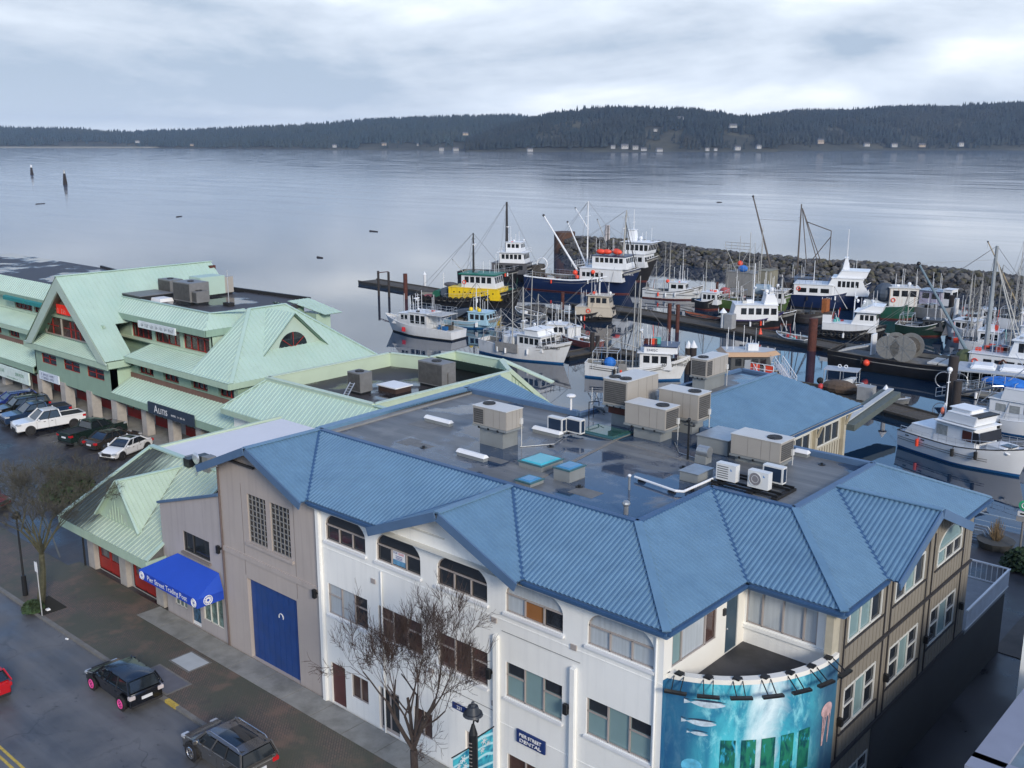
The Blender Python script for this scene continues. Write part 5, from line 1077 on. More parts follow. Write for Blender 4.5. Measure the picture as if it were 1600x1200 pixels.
class Boat:
    def __init__(s,name,label,cat,A,C,B,fs,fm,fb,hull,boot,rake=.12,tr=.7,full=.45,dko=.6,deck=None,stripe=None,group=None,gun=None,scale=1):
        A=W(*A,z=WZ);C=W(*C,z=WZ); d=(C-A); wl=d.length*scale; s.L=wl/(1-rake); s.B=B; ang=math.atan2(d.y,d.x); u=d.normalized(); mid=A+u*(s.L/2)
        s.t=thing(name,label,cat,(mid.x,mid.y,WZ),ang,group); s.fs,s.fm,s.fb=fs,fm,fb; s.tr,s.full,s.rake,s.dko=tr,full,rake,dko
        n=20; rows=[(-.5,.5),(0.,.86),(.22,.9),(.62,.96),(.9,.99),(1.,1.)]
        m=MB(); m.sm=True; V=[]
        for i in range(n+1):
            q=i/n; hb=s.hb(q); sh=s.sheer(q); 
            for j,(f,wd) in enumerate(rows):
                z=f if j<3 else sh*f
                k=wd*(1 if j>2 else 1-.35*max(0,q-.5)*2)*(1-(.30*(1-max(0,z)/sh))*max(0,(q-.6)/.4))
                V.append((s.X(q,z),hb*k,z))
        N=len(V); V+=[(x,-y,z) for x,y,z in V]; nr=len(rows)
        mats=[boot,hull,stripe or hull]; m.mats=mats
        o=0; m.v=V
        def F(idx,mi): m.f.append(idx); m.m.append(mi); m.smf.append(True)
        for i in range(n):
            for j in range(nr-1):
                a=i*nr+j; mi=0 if j<2 else (2 if j==4 else 1)
                F((a,a+nr,a+nr+1,a+1),mi); F((a+N,a+1+N,a+nr+1+N,a+nr+N),mi)
        for j in range(nr-1): F((j,j+1,j+1+N,j+N),0 if j<2 else 1)
        for j in range(nr-1): a=n*nr+j; F((a,a+1,a+1+N,a+N),0 if j<2 else 1)
        s.hull=m.build('hull',None,s.t,world=False)
        m=MB(); m.mat(deck or DK); iv=[]
        for i in range(n+1):
            q=i/n; hb=max(.01,s.hb(q)-.09); sh=s.sheer(q); iv.append((s.X(q,sh)-(.12 if i==n else 0),hb,sh-.01)); iv.append((s.X(q,sh)-(.12 if i==n else 0),hb,sh-dko))
        N=len(iv); m.v=iv+[(x,-y,z) for x,y,z in iv]
        for i in range(n):
            a=2*i; m.f+= [(a,a+2,a+3,a+1),(a+N,a+1+N,a+3+N,a+2+N),(a+1,a+3,a+3+N,a+1+N)]; m.m+=[0]*3; m.smf+=[False]*3
        m.build('deck',None,s.t,world=False)
        m=MB()
        for sg in(1,-1):
            P=[(s.X(i/n,s.sheer(i/n)),sg*(s.hb(i/n)-.03),s.sheer(i/n)) for i in range(n+1)]
            m.tube(P,.06,5)
        m.tube([(s.X(0,s.sheer(0)),s.hb(0),s.sheer(0)),(s.X(0,s.sheer(0)),-s.hb(0),s.sheer(0))],.06,5)
        m.build('gunwale',gun or BW,s.t,world=False)
        rn=random.Random(int(s.L*100))
        if s.L>8 and fb<6:
            for k in range(rn.randint(2,4)):
                q=rn.uniform(.15,.7); y=-(s.hb(q)+.14); z_=max(.45,s.sheer(q)-.55); m=MB(); m.cyl((s.X(q,1),y,z_-.35),(s.X(q,1),y,z_+.3),.15,n=8); m.cyl((s.X(q,1),y+.1,z_+.3),(s.X(q,1),y+.14,s.sheer(q)),.02,n=4); m.build('fender',[BWC,ORANGE,TYRE,BWC][rn.randrange(4)],s.t,world=False)
    def X(s,q,z): sh=s.sheer(q); return -s.L/2+q*s.L-s.rake*s.L*q**3*(1-min(1,max(0,z)/sh))
    def hb(s,q):
        return s.B/2*((s.tr+(1-s.tr)*math.sin(PI/2*q/s.full)) if q<s.full else max(.015,math.cos(PI/2*(q-s.full)/(1-s.full))**.72))
    def sheer(s,q): return s.fm+(s.fs-s.fm)*((.4-q)/.4)**2 if q<.4 else s.fm+(s.fb-s.fm)*((q-.4)/.6)**1.8
    def dz(s,x): return s.sheer(min(1,max(0,x/s.L+.5)))-s.dko
    def P(s,mb,name,mat=None,par=None,smooth=False,bevel=0): return mb.build(name,mat,par or s.t,world=False,smooth=smooth,bevel=bevel)
    def house(s,x0,x1,w,z0,h,mat=None,rf=.3,ra=0,ns=3,nf=3,wz=(.45,.85),name='wheelhouse',roof=None,over=.15,rooft=.09,par=None,win=True,wm=None,ws=(.08,.95)):
        mat=mat or BW; par=par or s.t
        m=MB(); m.add([(x0,-w/2,z0),(x1,-w/2,z0),(x1,w/2,z0),(x0,w/2,z0),(x0+ra,-w/2,z0+h),(x1-rf,-w/2,z0+h),(x1-rf,w/2,z0+h),(x0+ra,w/2,z0+h)],[(0,3,2,1),(4,5,6,7),(0,1,5,4),(1,2,6,5),(2,3,7,6),(3,0,4,7)])
        hs_=s.P(m,name,mat,par,bevel=.05)
        m=MB(); m.box((x0+ra-over,-w/2-over,z0+h),(x1-rf+over*1.3,w/2+over,z0+h+rooft)); s.P(m,'roof',roof or mat,hs_ if par is s.t else par,bevel=.03)
        if name in('wheelhouse','cabin','deckhouse','upper_pod') and x1-x0>2:
            rn=random.Random(int(x0*10+h*7+w*13)+int(s.L*10)); m=MB()
            for k in range(rn.randint(3,6)): xx=rn.uniform(x0+ra,x1-rf); yy=rn.uniform(-w*.42,w*.42); m.cyl((xx,yy,z0+h),(xx,yy,z0+h+rn.uniform(1.4,3.6)),.035,n=4)
            o_=s.P(m,'antennas',BWC,hs_ if par is s.t else par)
            for k in range(rn.randint(1,3)): xx=rn.uniform(x0+ra+.2,x1-rf-.3); yy=rn.uniform(-w*.35,w*.35); a_=rn.uniform(.12,.28); m=MB(); m.box((xx-a_,yy-a_,z0+h),(xx+a_,yy+a_,z0+h+a_*1.6)); s.P(m,'roof_box',[BWC,STEEL,ORANGE,TRIMK,DKW][rn.randrange(5)],hs_ if par is s.t else par)
        wm=wm or WIN
        za,zb=z0+h*wz[0],z0+h*wz[1]
        if ns:
            L0=x0+ra+(x1-x0)*ws[0]; L1=x0+(x1-x0)*ws[1]-rf; wd=(L1-L0)/ns
            for sg in(-1,1):
                for k in range(ns):
                    a=L0+k*wd+wd*.13; b=L0+(k+1)*wd-wd*.13
                    m=MB(); m.poly([(a,sg*(w/2+.012),za),(b,sg*(w/2+.012),za),(b,sg*(w/2+.012),zb),(a,sg*(w/2+.012),zb)]); s.P(m,'window',wm,hs_)
        if nf:
            fx=lambda z:x1-rf*(z-z0)/h+.015; wd=w*.94/nf
            for k in range(nf):
                a=-w*.47+k*wd+wd*.1; b=-w*.47+(k+1)*wd-wd*.1
                m=MB(); m.poly([(fx(za),a,za),(fx(za),b,za),(fx(zb),b,zb),(fx(zb),a,zb)]); s.P(m,'window',wm,hs_)
        return hs_
    def mast(s,x,h,z0=None,r=.09,mat=None,sp=(),y=0,lean=0,radar=None,wires=True,name='mast'):
        z0=s.dz(x) if z0 is None else z0; mat=mat or POLE
        m=MB(); top=(x+lean,y,z0+h); m.cyl((x,y,z0),top,r,r*.55,8)
        for f,wd in sp: m.cyl((x+lean*f,y-wd/2,z0+h*f),(x+lean*f,y+wd/2,z0+h*f),.035,n=5)
        o=s.P(m,name,mat)
        if radar:
            zz=z0+h*radar; m=MB(); m.box((x+.05,-.5,zz),(x+.35,.5,zz+.12)); m.cyl((x+.2,0,zz-.2),(x+.2,0,zz),.12); s.P(m,'radar',BWC,o)
        if wires:
            m=MB(); r_=.026
            for q in((s.L*.47,0,s.fb),(-s.L*.47,s.B*.3,s.fs),(-s.L*.47,-s.B*.3,s.fs),(x-1,s.B*.45,s.fm),(x-1,-s.B*.45,s.fm)): m.cyl(top,q,r_,n=4,cap=False)
            s.P(m,'rigging',RIG,o)
        return o
    def poles(s,x,h,dy=.35,r=.06,mat=None,spread=.25):
        r*=1.25; m=MB(); z0=s.dz(x)
        for sg in(-1,1):
            for f in(.45,.7,.95): m.cyl((x+.2*f,sg*(s.B*.42+spread*f),z0+h*f),(x,0,z0+h*.62),.02,n=4)
            m.cyl((x+.2,sg*(s.B*.42+spread),z0+h),(-s.L*.46,sg*s.B*.3,s.fs),.018,n=4)
        m.cyl((x+.1,-s.B*.45,z0+h*.4),(x+.1,s.B*.45,z0+h*.4),.04,n=5)
        s.P(m,'pole_rigging',RIG)
        for sg in(-1,1):
            m=MB(); z0=s.dz(x); m.cyl((x,sg*s.B*.42,z0),(x+.2,sg*(s.B*.42+spread),z0+h),r,r*.5,6); s.P(m,'trolling_pole',mat or POLE)
    def boom(s,p,q,r=.09,mat=None,name='boom'):
        m=MB(); m.cyl(p,q,r,r*.6,8); o=s.P(m,name,mat or POLE); m=MB(); m.sph(q,r*1.15); m.cyl(q,(q[0],q[1],q[2]-1.0),.012,n=4); s.P(m,'block',TRIMK,o); return o
    def rail(s,x0,x1,h=.9,step=.8,inset=.05,mat=None,sides=(-1,1),zoff=0,name='rail'):
        for sg in sides:
            m=MB(); n=max(2,int((x1-x0)/step)); P=[]
            for i in range(n+1):
                x=x0+(x1-x0)*i/n; q=min(1,x/s.L+.5); P.append((x,sg*max(.02,s.hb(q)-inset),s.sheer(q)+zoff)); m.cyl(P[-1],(P[-1][0],P[-1][1],P[-1][2]+h),.02,n=4)
            m.tube([(a,b,c+h) for a,b,c in P],.025,5); m.tube([(a,b,c+h*.5) for a,b,c in P],.015,4); s.P(m,name,mat or ALU)
    def toprail(s,x0,x1,w,z,h=.8,mat=None,step=.8,name='rail'):
        m=MB(); pts=[(x0,-w/2),(x1,-w/2),(x1,w/2),(x0,w/2),(x0,-w/2)]
        for (a,b),(c,d) in zip(pts,pts[1:]):
            n=max(1,int(math.hypot(c-a,d-b)/step))
            for i in range(n): m.cyl((a+(c-a)*i/n,b+(d-b)*i/n,z),(a+(c-a)*i/n,b+(d-b)*i/n,z+h),.02,n=4)
        for f in(.5,1): m.tube([(a,b,z+h*f) for a,b in pts],.02,4)
        s.P(m,name,mat or ALU)
    def float_(s,x,y,z,r=.28,mat=None,name='float'): m=MB(); m.sph((x,y,z),r,10,7); s.P(m,name,mat or ORANGE,smooth=True)
    def tyres(s,x0,x1,n,z=.75,r=.33,side=(-1,)):
        for sg in side:
            for k in range(n):
                x=x0+(x1-x0)*k/max(1,n-1); q=x/s.L+.5; m=MB(); m.ring((x,sg*(s.hb(q)+.1),min(z,s.sheer(q)-.2)),r,.1,10); s.P(m,'tyre_fender',TYRE)
    def gear(s,x,y,n=5,mats=None,sc_=.5,seed=1,z=None):
        rnd=random.Random(seed); n=int(n*1.8)
        for k in range(n):
            xx=x+rnd.uniform(-1,1)*sc_*2; yy=y+rnd.uniform(-1,1)*sc_; z0=(s.dz(xx) if z is None else z); a=rnd.uniform(.2,.6); m=MB()
            c_=rnd.random()
            if c_<.25: m.cyl((xx,yy,z0),(xx+rnd.uniform(-.5,.5),yy,z0+rnd.uniform(1.2,2.8)),.035,n=5)
            elif c_<.6: m.box((xx-a,yy-a*.7,z0),(xx+a,yy+a*.7,z0+a*1.3))
            else: m.cyl((xx,yy,z0),(xx,yy,z0+a*1.2),a*.6,n=9)
            s.P(m,'deck_gear',(mats or [STEEL,WOOD,TRIMK,BOOTB,DKW])[rnd.randrange(len(mats or [0]*5))])
    def dome(s,x,y,z,r=.22): m=MB(); m.cyl((x,y,z),(x,y,z+r),r*.5); m.sph((x,y,z+r*1.3),r,10,7); s.P(m,'radar_dome',BWC,smooth=True)
    def lifering(s,x,y,z,ax='y'): m=MB(); m.ring((x,y,z),.3,.07,12,ax); s.P(m,'lifebuoy',ORANGE)
    def name(s,txt,x,z,size,mat,side=-1,sx=1,flare=0):
        q=x/s.L+.5; q2=(x+.6)/s.L+.5; y0=s.hb(q)+.03; dy=(s.hb(q2)-s.hb(q))/.6
        u=Vector((1,-dy,0)).normalized() if side<0 else Vector((-1,dy,0)).normalized()
        me=greek(int(txt[1:]),size,mat,None,(0,0,0),(1,0,0),world=False,vdir=(0,1,0)) if txt[0]=='#' else text(txt,size,mat,None,(0,0,0),(1,0,0),vdir=(0,1,0),ext=.006,sx=sx); me.parent=s.t
        n=u.cross(Vector((0,0,1))); o=Vector((x,side*y0,z)); me.matrix_local=Matrix(((u.x,0,n.x,o.x),(u.y,0,n.y,o.y),(0,1,0,o.z),(0,0,0,1)))
G='fishing boats in the harbour'
def fit(b,seed=0):
    rn=random.Random(seed); L=b.L
    b.mast(-L*.30,rn.uniform(4.5,6.5),None,.08,POLE,[(.8,1.4),(.6,.8)]); z=b.dz(-L*.3)
    b.boom((-L*.30,0,z+2.2),(-L*.05,rn.uniform(-.6,.6),z+rn.uniform(4,5.5)),.06)
    m=MB(); x0,x1=-L*.42,-L*.18; w=b.B*.7
    for x in(x0,x1):
        m.tube([(x,-w/2,z),(x,-w/2,z+2.1),(x,w/2,z+2.1),(x,w/2,z)],.045,5)
    for y in(-w/2,0,w/2): m.cyl((x0,y,z+2.1),(x1,y,z+2.1),.035,n=5)
    b.P(m,'gear_gantry',ALU)
def nettext(t,s_,size,mat,o,u=(1,0,0),sx=1): me=text(s_,size,mat,None,(0,0,0),(1,0,0),vdir=(0,1,0),ext=.006,sx=sx); me.parent=t; me.matrix_local=Matrix(((1,0,0,o[0]),(0,0,-1,o[1]),(0,1,0,o[2]),(0,0,0,1)))
# 1 dive boat, bow to the left
b=Boat('dive_boat','white aluminium dive boat with red emblem and open railings, bow pointing left','boat',(717,531),(614,517),4.4,1.3,1.6,2.6,BW,BOOTK,rake=.1,tr=.85,dko=.3,deck=DKW,group=None)
b.house(1.0,4.6,3.0,b.dz(2)+0,1.7,BW,rf=1.7,ns=2,nf=3,wz=(.5,.9),name='cabin'); L=b.L
b.house(-2.4,1.2,3.2,b.dz(-1),2.2,BW,rf=.1,ns=3,nf=0,wz=(.3,.85),name='cabin')
b.toprail(-2.4,1.1,3.1,b.dz(-1)+2.3,.9); b.toprail(-5.3,-2.4,3.6,b.dz(-4)+2.3,.8); 
m=MB(); m.box((-5.4,-1.9,b.dz(-4)+2.2),(-2.3,1.9,b.dz(-4)+2.27)); b.P(m,'canopy_deck',DKW)
for x in(-5.3,-4.3,-3.3):
    for y in(-1.8,1.8): m=MB(); m.cyl((x,y,b.dz(x)),(x,y,b.dz(-4)+2.2),.03,n=5); b.P(m,'stanchion',ALU)
b.rail(-5.4,5.2,.8,.7); b.mast(.6,2.6,b.dz(0)+2.2,.06,BW,[(.6,1.2),(.9,.6)],radar=.7,wires=False); b.dome(-.2,.8,b.dz(0)+2.3)
m=MB(); m.box((1.3,-2.16,.65),(1.95,-2.13,1.3)); b.P(m,'red_emblem',M('red_emblem',(.7,.04,.05),.5)); m=MB(); m.box((1.3,2.13,.65),(1.95,2.16,1.3)); b.P(m,'red_emblem',M('red_emblem',(.7,.04,.05),.5))
b.gear(-4,0,6,seed=3)
# 2 pale blue gillnetter behind it
b=Boat('fishing_boat','small pale blue fishing boat with yellow floats on its cabin roof, behind the dive boat','fishing boat',(700,507),(772,514),3.6,1.1,1.1,2.0,M('hull_paleblue',(.30,.48,.60),.45,0,.06,1),BOOTB,group=G,tr=.85)
PB=M('paleblue_cabin',(.36,.56,.68),.45,0,.05,1); b.house(-.2,3.2,2.9,b.dz(1),1.9,PB,rf=.3,ns=3,nf=3,wz=(.45,.85)); b.float_(-.2,-.5,b.dz(0)+2.3,.35,YEL); b.float_(1.4,-.7,b.dz(0)+2.3,.32,YEL); b.float_(.4,.3,b.dz(0)+2.3,.3,YEL)
b.mast(.5,4.5,b.dz(0)+1.9,.07,BW,[(.5,1.4),(.8,.8)],wires=True); m=MB(); m.prism([(-3.4,-1.3,b.dz(-2)+.3),(-.5,-1.3,b.dz(-2)+2.0),(-.5,-1.3,b.dz(-2)+2.4),(-3.2,-1.3,b.dz(-2)+1.9)],(0,2.6,0)); b.P(m,'grey_tarp',M('slate_tarp',(.06,.08,.11),.8)); b.gear(-2.5,0,5,seed=8)
# 3 white troller
b=Boat('fishing_boat','white wooden troller named WINTER WIND with blue waterline and tall poles','fishing boat',(757,548),(880,569),4.3,1.9,1.7,3.1,BW,BOOTB,rake=.09,tr=.6,group=G,dko=.5)
fit(b,8); b.house(-.4,3.9,3.1,b.dz(1.5),2.0,BW,rf=.35,ns=4,nf=3,wz=(.45,.85),over=.25); b.house(1.0,3.4,3.4,b.dz(1.5)+2.05,.75,BWC,rf=.3,ns=0,nf=0,name='visor')
m=MB(); m.box((-3.6,-2.22,.95),(.2,-2.14,2.15)); b.P(m,'grey_side_mat',M('mat_grey',(.22,.22,.22),.9,0,.15,2)); b.mast(-.6,8.2,None,.14,POLE,[(.35,2.2),(.42,2.2),(.7,1.2)],radar=.45); b.poles(-.9,10.2,r=.07); b.mast(-5.2,4.4,None,.08,POLE,[(.9,1.6)],wires=False)
m=MB(); m.box((-3.2,-1.3,b.dz(-2)),(-1.2,.9,b.dz(-2)+1.7)); b.P(m,'white_locker',BW,bevel=.1); m=MB(); m.box((-4.6,.3,b.dz(-3)+1.6),(-.6,1.9,b.dz(-3)+1.7)); b.P(m,'shade_cloth',M('shade_white',(.6,.62,.66),.8)); b.boom((-.6,0,b.dz(0)+2),(-4.8,.4,b.dz(0)+4.6),.07); b.gear(-3.4,.2,9,seed=4); b.gear(5.2,0,3,[WOOD,TRIMK,DKW],seed=7); b.name('WINTER WIND',4.6,2.15,.48,TRIMK); b.dome(.6,.9,b.dz(0)+2.9); b.rail(3.2,6.2,.5,.6)
# 4 March
b=Boat('fishing_boat','white troller named MARCH WIND with blue topped wheelhouse, nearest the beige roof units','fishing boat',(916,586),(1062,594),4.2,1.8,1.6,3.0,BW,BOOTB,rake=.09,tr=.55,group=G,dko=.5)
fit(b,7); b.house(.4,4.3,3.0,b.dz(2),2.0,BW,rf=.3,ns=3,nf=3,wz=(.42,.85),over=.3); b.house(.9,4.9,3.3,b.dz(2)+2.05,.8,BWC,rf=.2,ns=0,nf=0,name='visor',roof=NVY); b.mast(.2,8.5,None,.13,POLE,[(.4,2),(.6,1.6),(.75,1)],radar=.55); b.poles(-.4,11.,r=.07,spread=.5); b.mast(-1.4,6.2,None,.08,ALU,[(.7,1)],wires=False)
for k,zz in enumerate((1.0,1.25)):
    m=MB(); m.tube([(x,-(b.hb(x/b.L+.5)+.01),b.sheer(x/b.L+.5)-.3-k*.25) for x in [-b.L*.45+b.L*.8*i/10 for i in range(11)]],.035,4); b.P(m,'black_stripe',TRIMK)
m=MB(); m.sph((-3.3,-.4,b.dz(-3)+.7),.75,10,6,(1,.8,.9)); b.P(m,'blue_tarp',M('bright_blue_tarp',(.02,.16,.55),.7,0,.2,3)); m=MB(); m.box((-2.0,-2.25,.9),(-1.0,-2.12,2.1)); b.P(m,'grey_side_mat',M('mat_grey',(.22,.22,.22),.9,0,.15,2)); b.gear(-4,.2,10,[STEEL,DKW,BOOTB,WOOD],seed=14); b.gear(5.3,0,4,[WOOD,TRIMK,DKW],seed=17); b.name('MARCH WIND',4.6,2.05,.5,TRIMK); nettext(b.t,'23402C',.42,NVY,(1.9,-1.68,b.dz(2)+2.42)); b.gear(1.5,0,5,[RUST,BWC,M('mint_barrel',(.1,.4,.38),.5),ORANGE],.4,9,z=b.dz(2)+2.9); b.boom((.2,0,3.6),(-4.2,.3,4.8),.07)
# 5 dark red hull between
b=Boat('fishing_boat','small rusty red hulled boat with white cabin moored between the two white trollers','fishing boat',(932,547),(876,530),3.2,1.2,1.1,1.9,M('hull_rustred',(.17,.04,.035),.7,0,.25,2),BOOTK,group=G,tr=.8)
b.house(.3,2.6,2.2,b.dz(1),1.7,BW,rf=.3,ns=2,nf=2); b.gear(-2,0,6,[RUST,ORANGE,BW,WOOD],seed=22); b.mast(.0,3.5,None,.06)
# 6 yellow tug
b=Boat('tugboat','yellow and white tugboat with green roofed wheelhouse and black tyre fendered hull','tugboat',(650,471),(806,481),6.0,1.5,1.4,3.6,BLK,BOOTK,rake=.05,tr=.7,full=.5,dko=.5,gun=BLK)
z=b.dz(3); b.house(-2.6,7.2,4.6,z,1.9,YEL,rf=.5,ns=0,nf=0,name='lower_deckhouse',over=.05); 
for k in range(8): m=MB(); m.cyl((-1.5+k*1.05,-2.33,z+1.2),(-1.5+k*1.05,-2.36,z+1.2),.13,n=10); b.P(m,'porthole',WIN)
b.house(-.3,6.2,3.8,z+1.95,2.3,BW,rf=.4,ns=5,nf=4,wz=(.4,.85),roof=M('green_roof_paint',(.01,.16,.11),.5),over=.4,rooft=.18); b.mast(1.2,7.0,z+4.2,.22,TRIMK,[(.5,1.6),(.85,1.8)],radar=.72); b.mast(-4.6,4.5,None,.1,BW,[(.8,1)],wires=False)
m=MB(); m.cyl((-5.6,-1,z+.3),(-5.6,1,z+.3),.75,n=14); b.P(m,'towing_winch',M('winch_green',(.01,.10,.06),.6)); m=MB(); m.box((-4.6,-1.5,z+.1),(-3,1.2,z+1.5)); b.P(m,'covered_boat',M('slate_tarp',(.06,.08,.11),.8),bevel=.2); m=MB(); m.sph((-3.4,.5,z+2.0),.9,10,6,(1.6,.6,.5)); b.P(m,'grey_tender',M('tender_grey',(.09,.09,.10),.8)); m=MB(); m.box((-8.6,-1.6,z-.2),(-6.4,1.6,z-.12)); b.P(m,'red_hatch',M('hatch_red',(.3,.03,.03),.6)); b.boom((-.2,-.8,z+4.3),(-2.2,-1.2,z+6.6),.07); b.tyres(-7.5,8.2,15,1.5,.42,(-1,)); b.tyres(8.5,9.6,2,2.4,.5,(-1,)); b.rail(-3,8,.8,.9); b.lifering(.3,-1.95,z+2.9); b.gear(8,0,3,[STEEL,M('winch_green',(.01,.10,.06),.6)],seed=2)
# 7 white and black tug behind
b=Boat('tugboat','black hulled tug with white two level wheelhouse and thick black mast','tugboat',(720,436),(836,441),6,1.8,1.8,3.9,BLK,BOOTK,rake=.05,full=.5,gun=BLK)
z=b.dz(3); b.house(-1,6.5,4.2,z,2.1,M('deckhouse_grey',(.10,.10,.11),.6),rf=.2,ns=3,nf=0,name='lower_deckhouse'); b.house(.6,6.0,4.0,z+2.2,2.1,BWC,rf=.3,ns=5,nf=4,wz=(.4,.85),over=.4); b.house(1.8,5.2,2.8,z+4.4,1.9,BWC,rf=.3,ns=3,nf=3,wz=(.45,.85),over=.2); b.mast(1.6,10.,z+4.3,.36,TRIMK,[(.45,2.2),(.65,2.6)],radar=.5); b.toprail(.6,6.2,4.0,z+4.35,.8,BW); b.dome(5,.8,z+6.4); b.dome(3.4,-.8,z+6.4); b.rail(-6,8,.8,1); b.gear(-5,0,6,seed=31)
# 8 blue seiner
b=Boat('fishing_boat','large navy blue seiner with white wheelhouse, orange liferafts and two white cranes','fishing boat',(828,449),(983,460),7.0,2.7,2.5,5.2,NVY,BOOTR,rake=.10,tr=.8,full=.45,dko=.7,group=G)
z=b.dz(4); b.house(.2,8.8,5.4,z,2.3,BW,rf=.3,ns=5,nf=3,wz=(.35,.7),name='deckhouse',ws=(.05,.6)); b.house(2.6,9.6,5.0,z+2.4,2.3,BWC,rf=.4,ns=6,nf=5,wz=(.5,.88),over=.2,roof=NVY); 
for x,y in((3.8,-1.2),(5.0,-1.0),(6.2,.6),(7.0,-.8)): m=MB(); m.sph((x,y,z+5.4),.62,12,8,(1.5,.8,.8)); b.P(m,'liferaft',ORANGE,smooth=True)
b.boom((-.6,-1.6,z+1.5),(-7.6,-2.2,z+11.8),.22,BWC,'crane_boom'); b.boom((.2,1.4,z+1.5),(-4.4,1.8,z+10.4),.18,BWC,'crane_boom'); b.mast(.6,13.5,z+1,.16,BWC,[(.8,2.4),(.62,1.2)]); b.boom((.6,0,z+9.5),(-2.2,.4,z+13.2),.12,BWC); b.mast(7.8,8.4,z+4.7,.2,POLE,[(.55,2),(.85,3.4)],lean=.5,radar=.6); b.boom((8.6,.5,z+5.0),(8.0,.6,z+10.5),.1,TRIMK); b.boom((10.6,0,z+2),(8.2,0,z+10.8),.12,TRIMK); b.float_(-.6,-2.9,z+1.4,.5); b.float_(-.2,-2.9,z+.6,.4); b.float_(3.0,-2.9,z+1.7,.4)
b.gear(-5,-.6,14,[STEEL,DKW,WOOD,TRIMK,RUST],.9,33); b.gear(-8.5,.6,10,[STEEL,BW,WOOD,RUST],.9,34); b.toprail(-1.6,.6,4.6,z+2.4,1.0,BW); b.rail(-11,0,.9,1.1); b.rail(8,12,.6,.8)
m=MB(); m.ring((-8.6,-.6,z+2.4),1.1,.14,18); b.P(m,'white_hose_reel',BWC); m=MB(); m.box((-10.5,-1.5,z),(-8.8,1.5,z+2.2)); b.P(m,'net_stack',WOOD,bevel=.2); b.name('#16',8.2,3.9,.42,BW)
m=MB(); m.tube([(x,-(b.hb(x/b.L+.5)+.03),b.sheer(x/b.L+.5)-.12) for x in [-b.L*.49+b.L*.75*i/12 for i in range(13)]],.13,5); b.P(m,'rub_rail',BWC)
# 9 second seiner behind
b=Boat('fishing_boat','dark hulled seiner with white wheelhouse mostly hidden behind the large navy one','fishing boat',(905,432),(1012,440),6.5,2.5,2.6,5.4,BLK,BOOTR,rake=.12,tr=.8,group=G)
z=b.dz(3); b.house(1.5,7.2,5,z+.4,2.6,BW,rf=.3,ns=4,nf=4,wz=(.45,.8),name='deckhouse'); b.house(2.2,7.4,4.4,z+3.1,2.3,BWC,rf=-.5,ns=5,nf=5,wz=(.3,.8),over=.5); b.house(2.6,4.2,1.4,z+5.5,2.2,BWC,rf=.4,ns=0,nf=0,name='funnel'); b.dome(5,0,z+5.6,.4); b.mast(3.4,4.4,z+7.5,.08,BW,[(.4,1.2)],wires=False); b.mast(-2.4,9,None,.2,TRIMK,[(.8,3)]); b.boom((-2,0,z+3),(-5.4,1,z+9.4),.13); b.gear(-5,0,12,[STEEL,WOOD,BW],.8,41); b.name('#11',5.6,4.4,.4,BW)
# 10 beige tug
BE=M('beige_cabin',(.50,.45,.37),.5,0,.05,1,streak=.2,dirtc=(.3,.2,.12)); b=Boat('tugboat','small tugboat with beige cabin, orange lifebuoy and black hull','tugboat',(866,497),(956,502),4.4,1.1,1.1,2.4,BLK,BOOTK,rake=.06,full=.5,gun=BLK)
z=b.dz(2); b.house(-1.2,4.8,3.4,z,1.4,BE,rf=.3,ns=0,nf=0,name='deckhouse',over=.02); b.house(.8,4.4,2.7,z+1.45,1.8,BE,rf=.25,ns=3,nf=3,wz=(.4,.85),over=.3); b.mast(2.4,3.8,z+3.3,.1,BW,[(.5,1),(.8,.7)],radar=.6); b.mast(-.2,2.4,z+1.4,.06,BW,wires=False); b.mast(.2,2.6,z+1.4,.05,BW,wires=False); b.lifering(1.0,-1.78,z+.9); b.dome(4,.6,z+3.3); b.tyres(-3,4.5,6,.9,.3); b.gear(-3.4,0,5,[TRIMK,STEEL,WOOD],seed=51); b.name('#9',3.6,1.55,.3,BW)
# 11 white troller with black trim
b=Boat('fishing_boat','white troller with black and brown sheer stripe moored alone by the breakwater','fishing boat',(1006,464),(1090,469),3.9,1.7,1.5,2.8,BW,BOOTR,rake=.09,tr=.6,group=G,stripe=TRIMK)
z=b.dz(1); fit(b,5); b.house(-.6,2.6,2.4,z,2.0,BW,rf=.2,ns=2,nf=2,wz=(.5,.85)); b.house(2.5,5.0,1.8,z+.2,.7,BW,rf=.4,ns=0,nf=0,name='trunk_cabin'); b.mast(-.8,7.6,None,.1,POLE,[(.4,1.5)]); b.poles(-1.4,9.4,r=.06); b.mast(1.6,6,z+2,.05,BW,wires=False); b.float_(-.9,-.9,z+2.2,.35); b.gear(-3.5,0,7,[BW,DKW,M('rust_gear',(.3,.1,.05),.8)],seed=61); m=MB(); m.tube([(x,-(b.hb(x/b.L+.5)+.01),1.0) for x in [-5+9.5*i/10 for i in range(11)]],.04,4); b.P(m,'black_stripe',TRIMK)
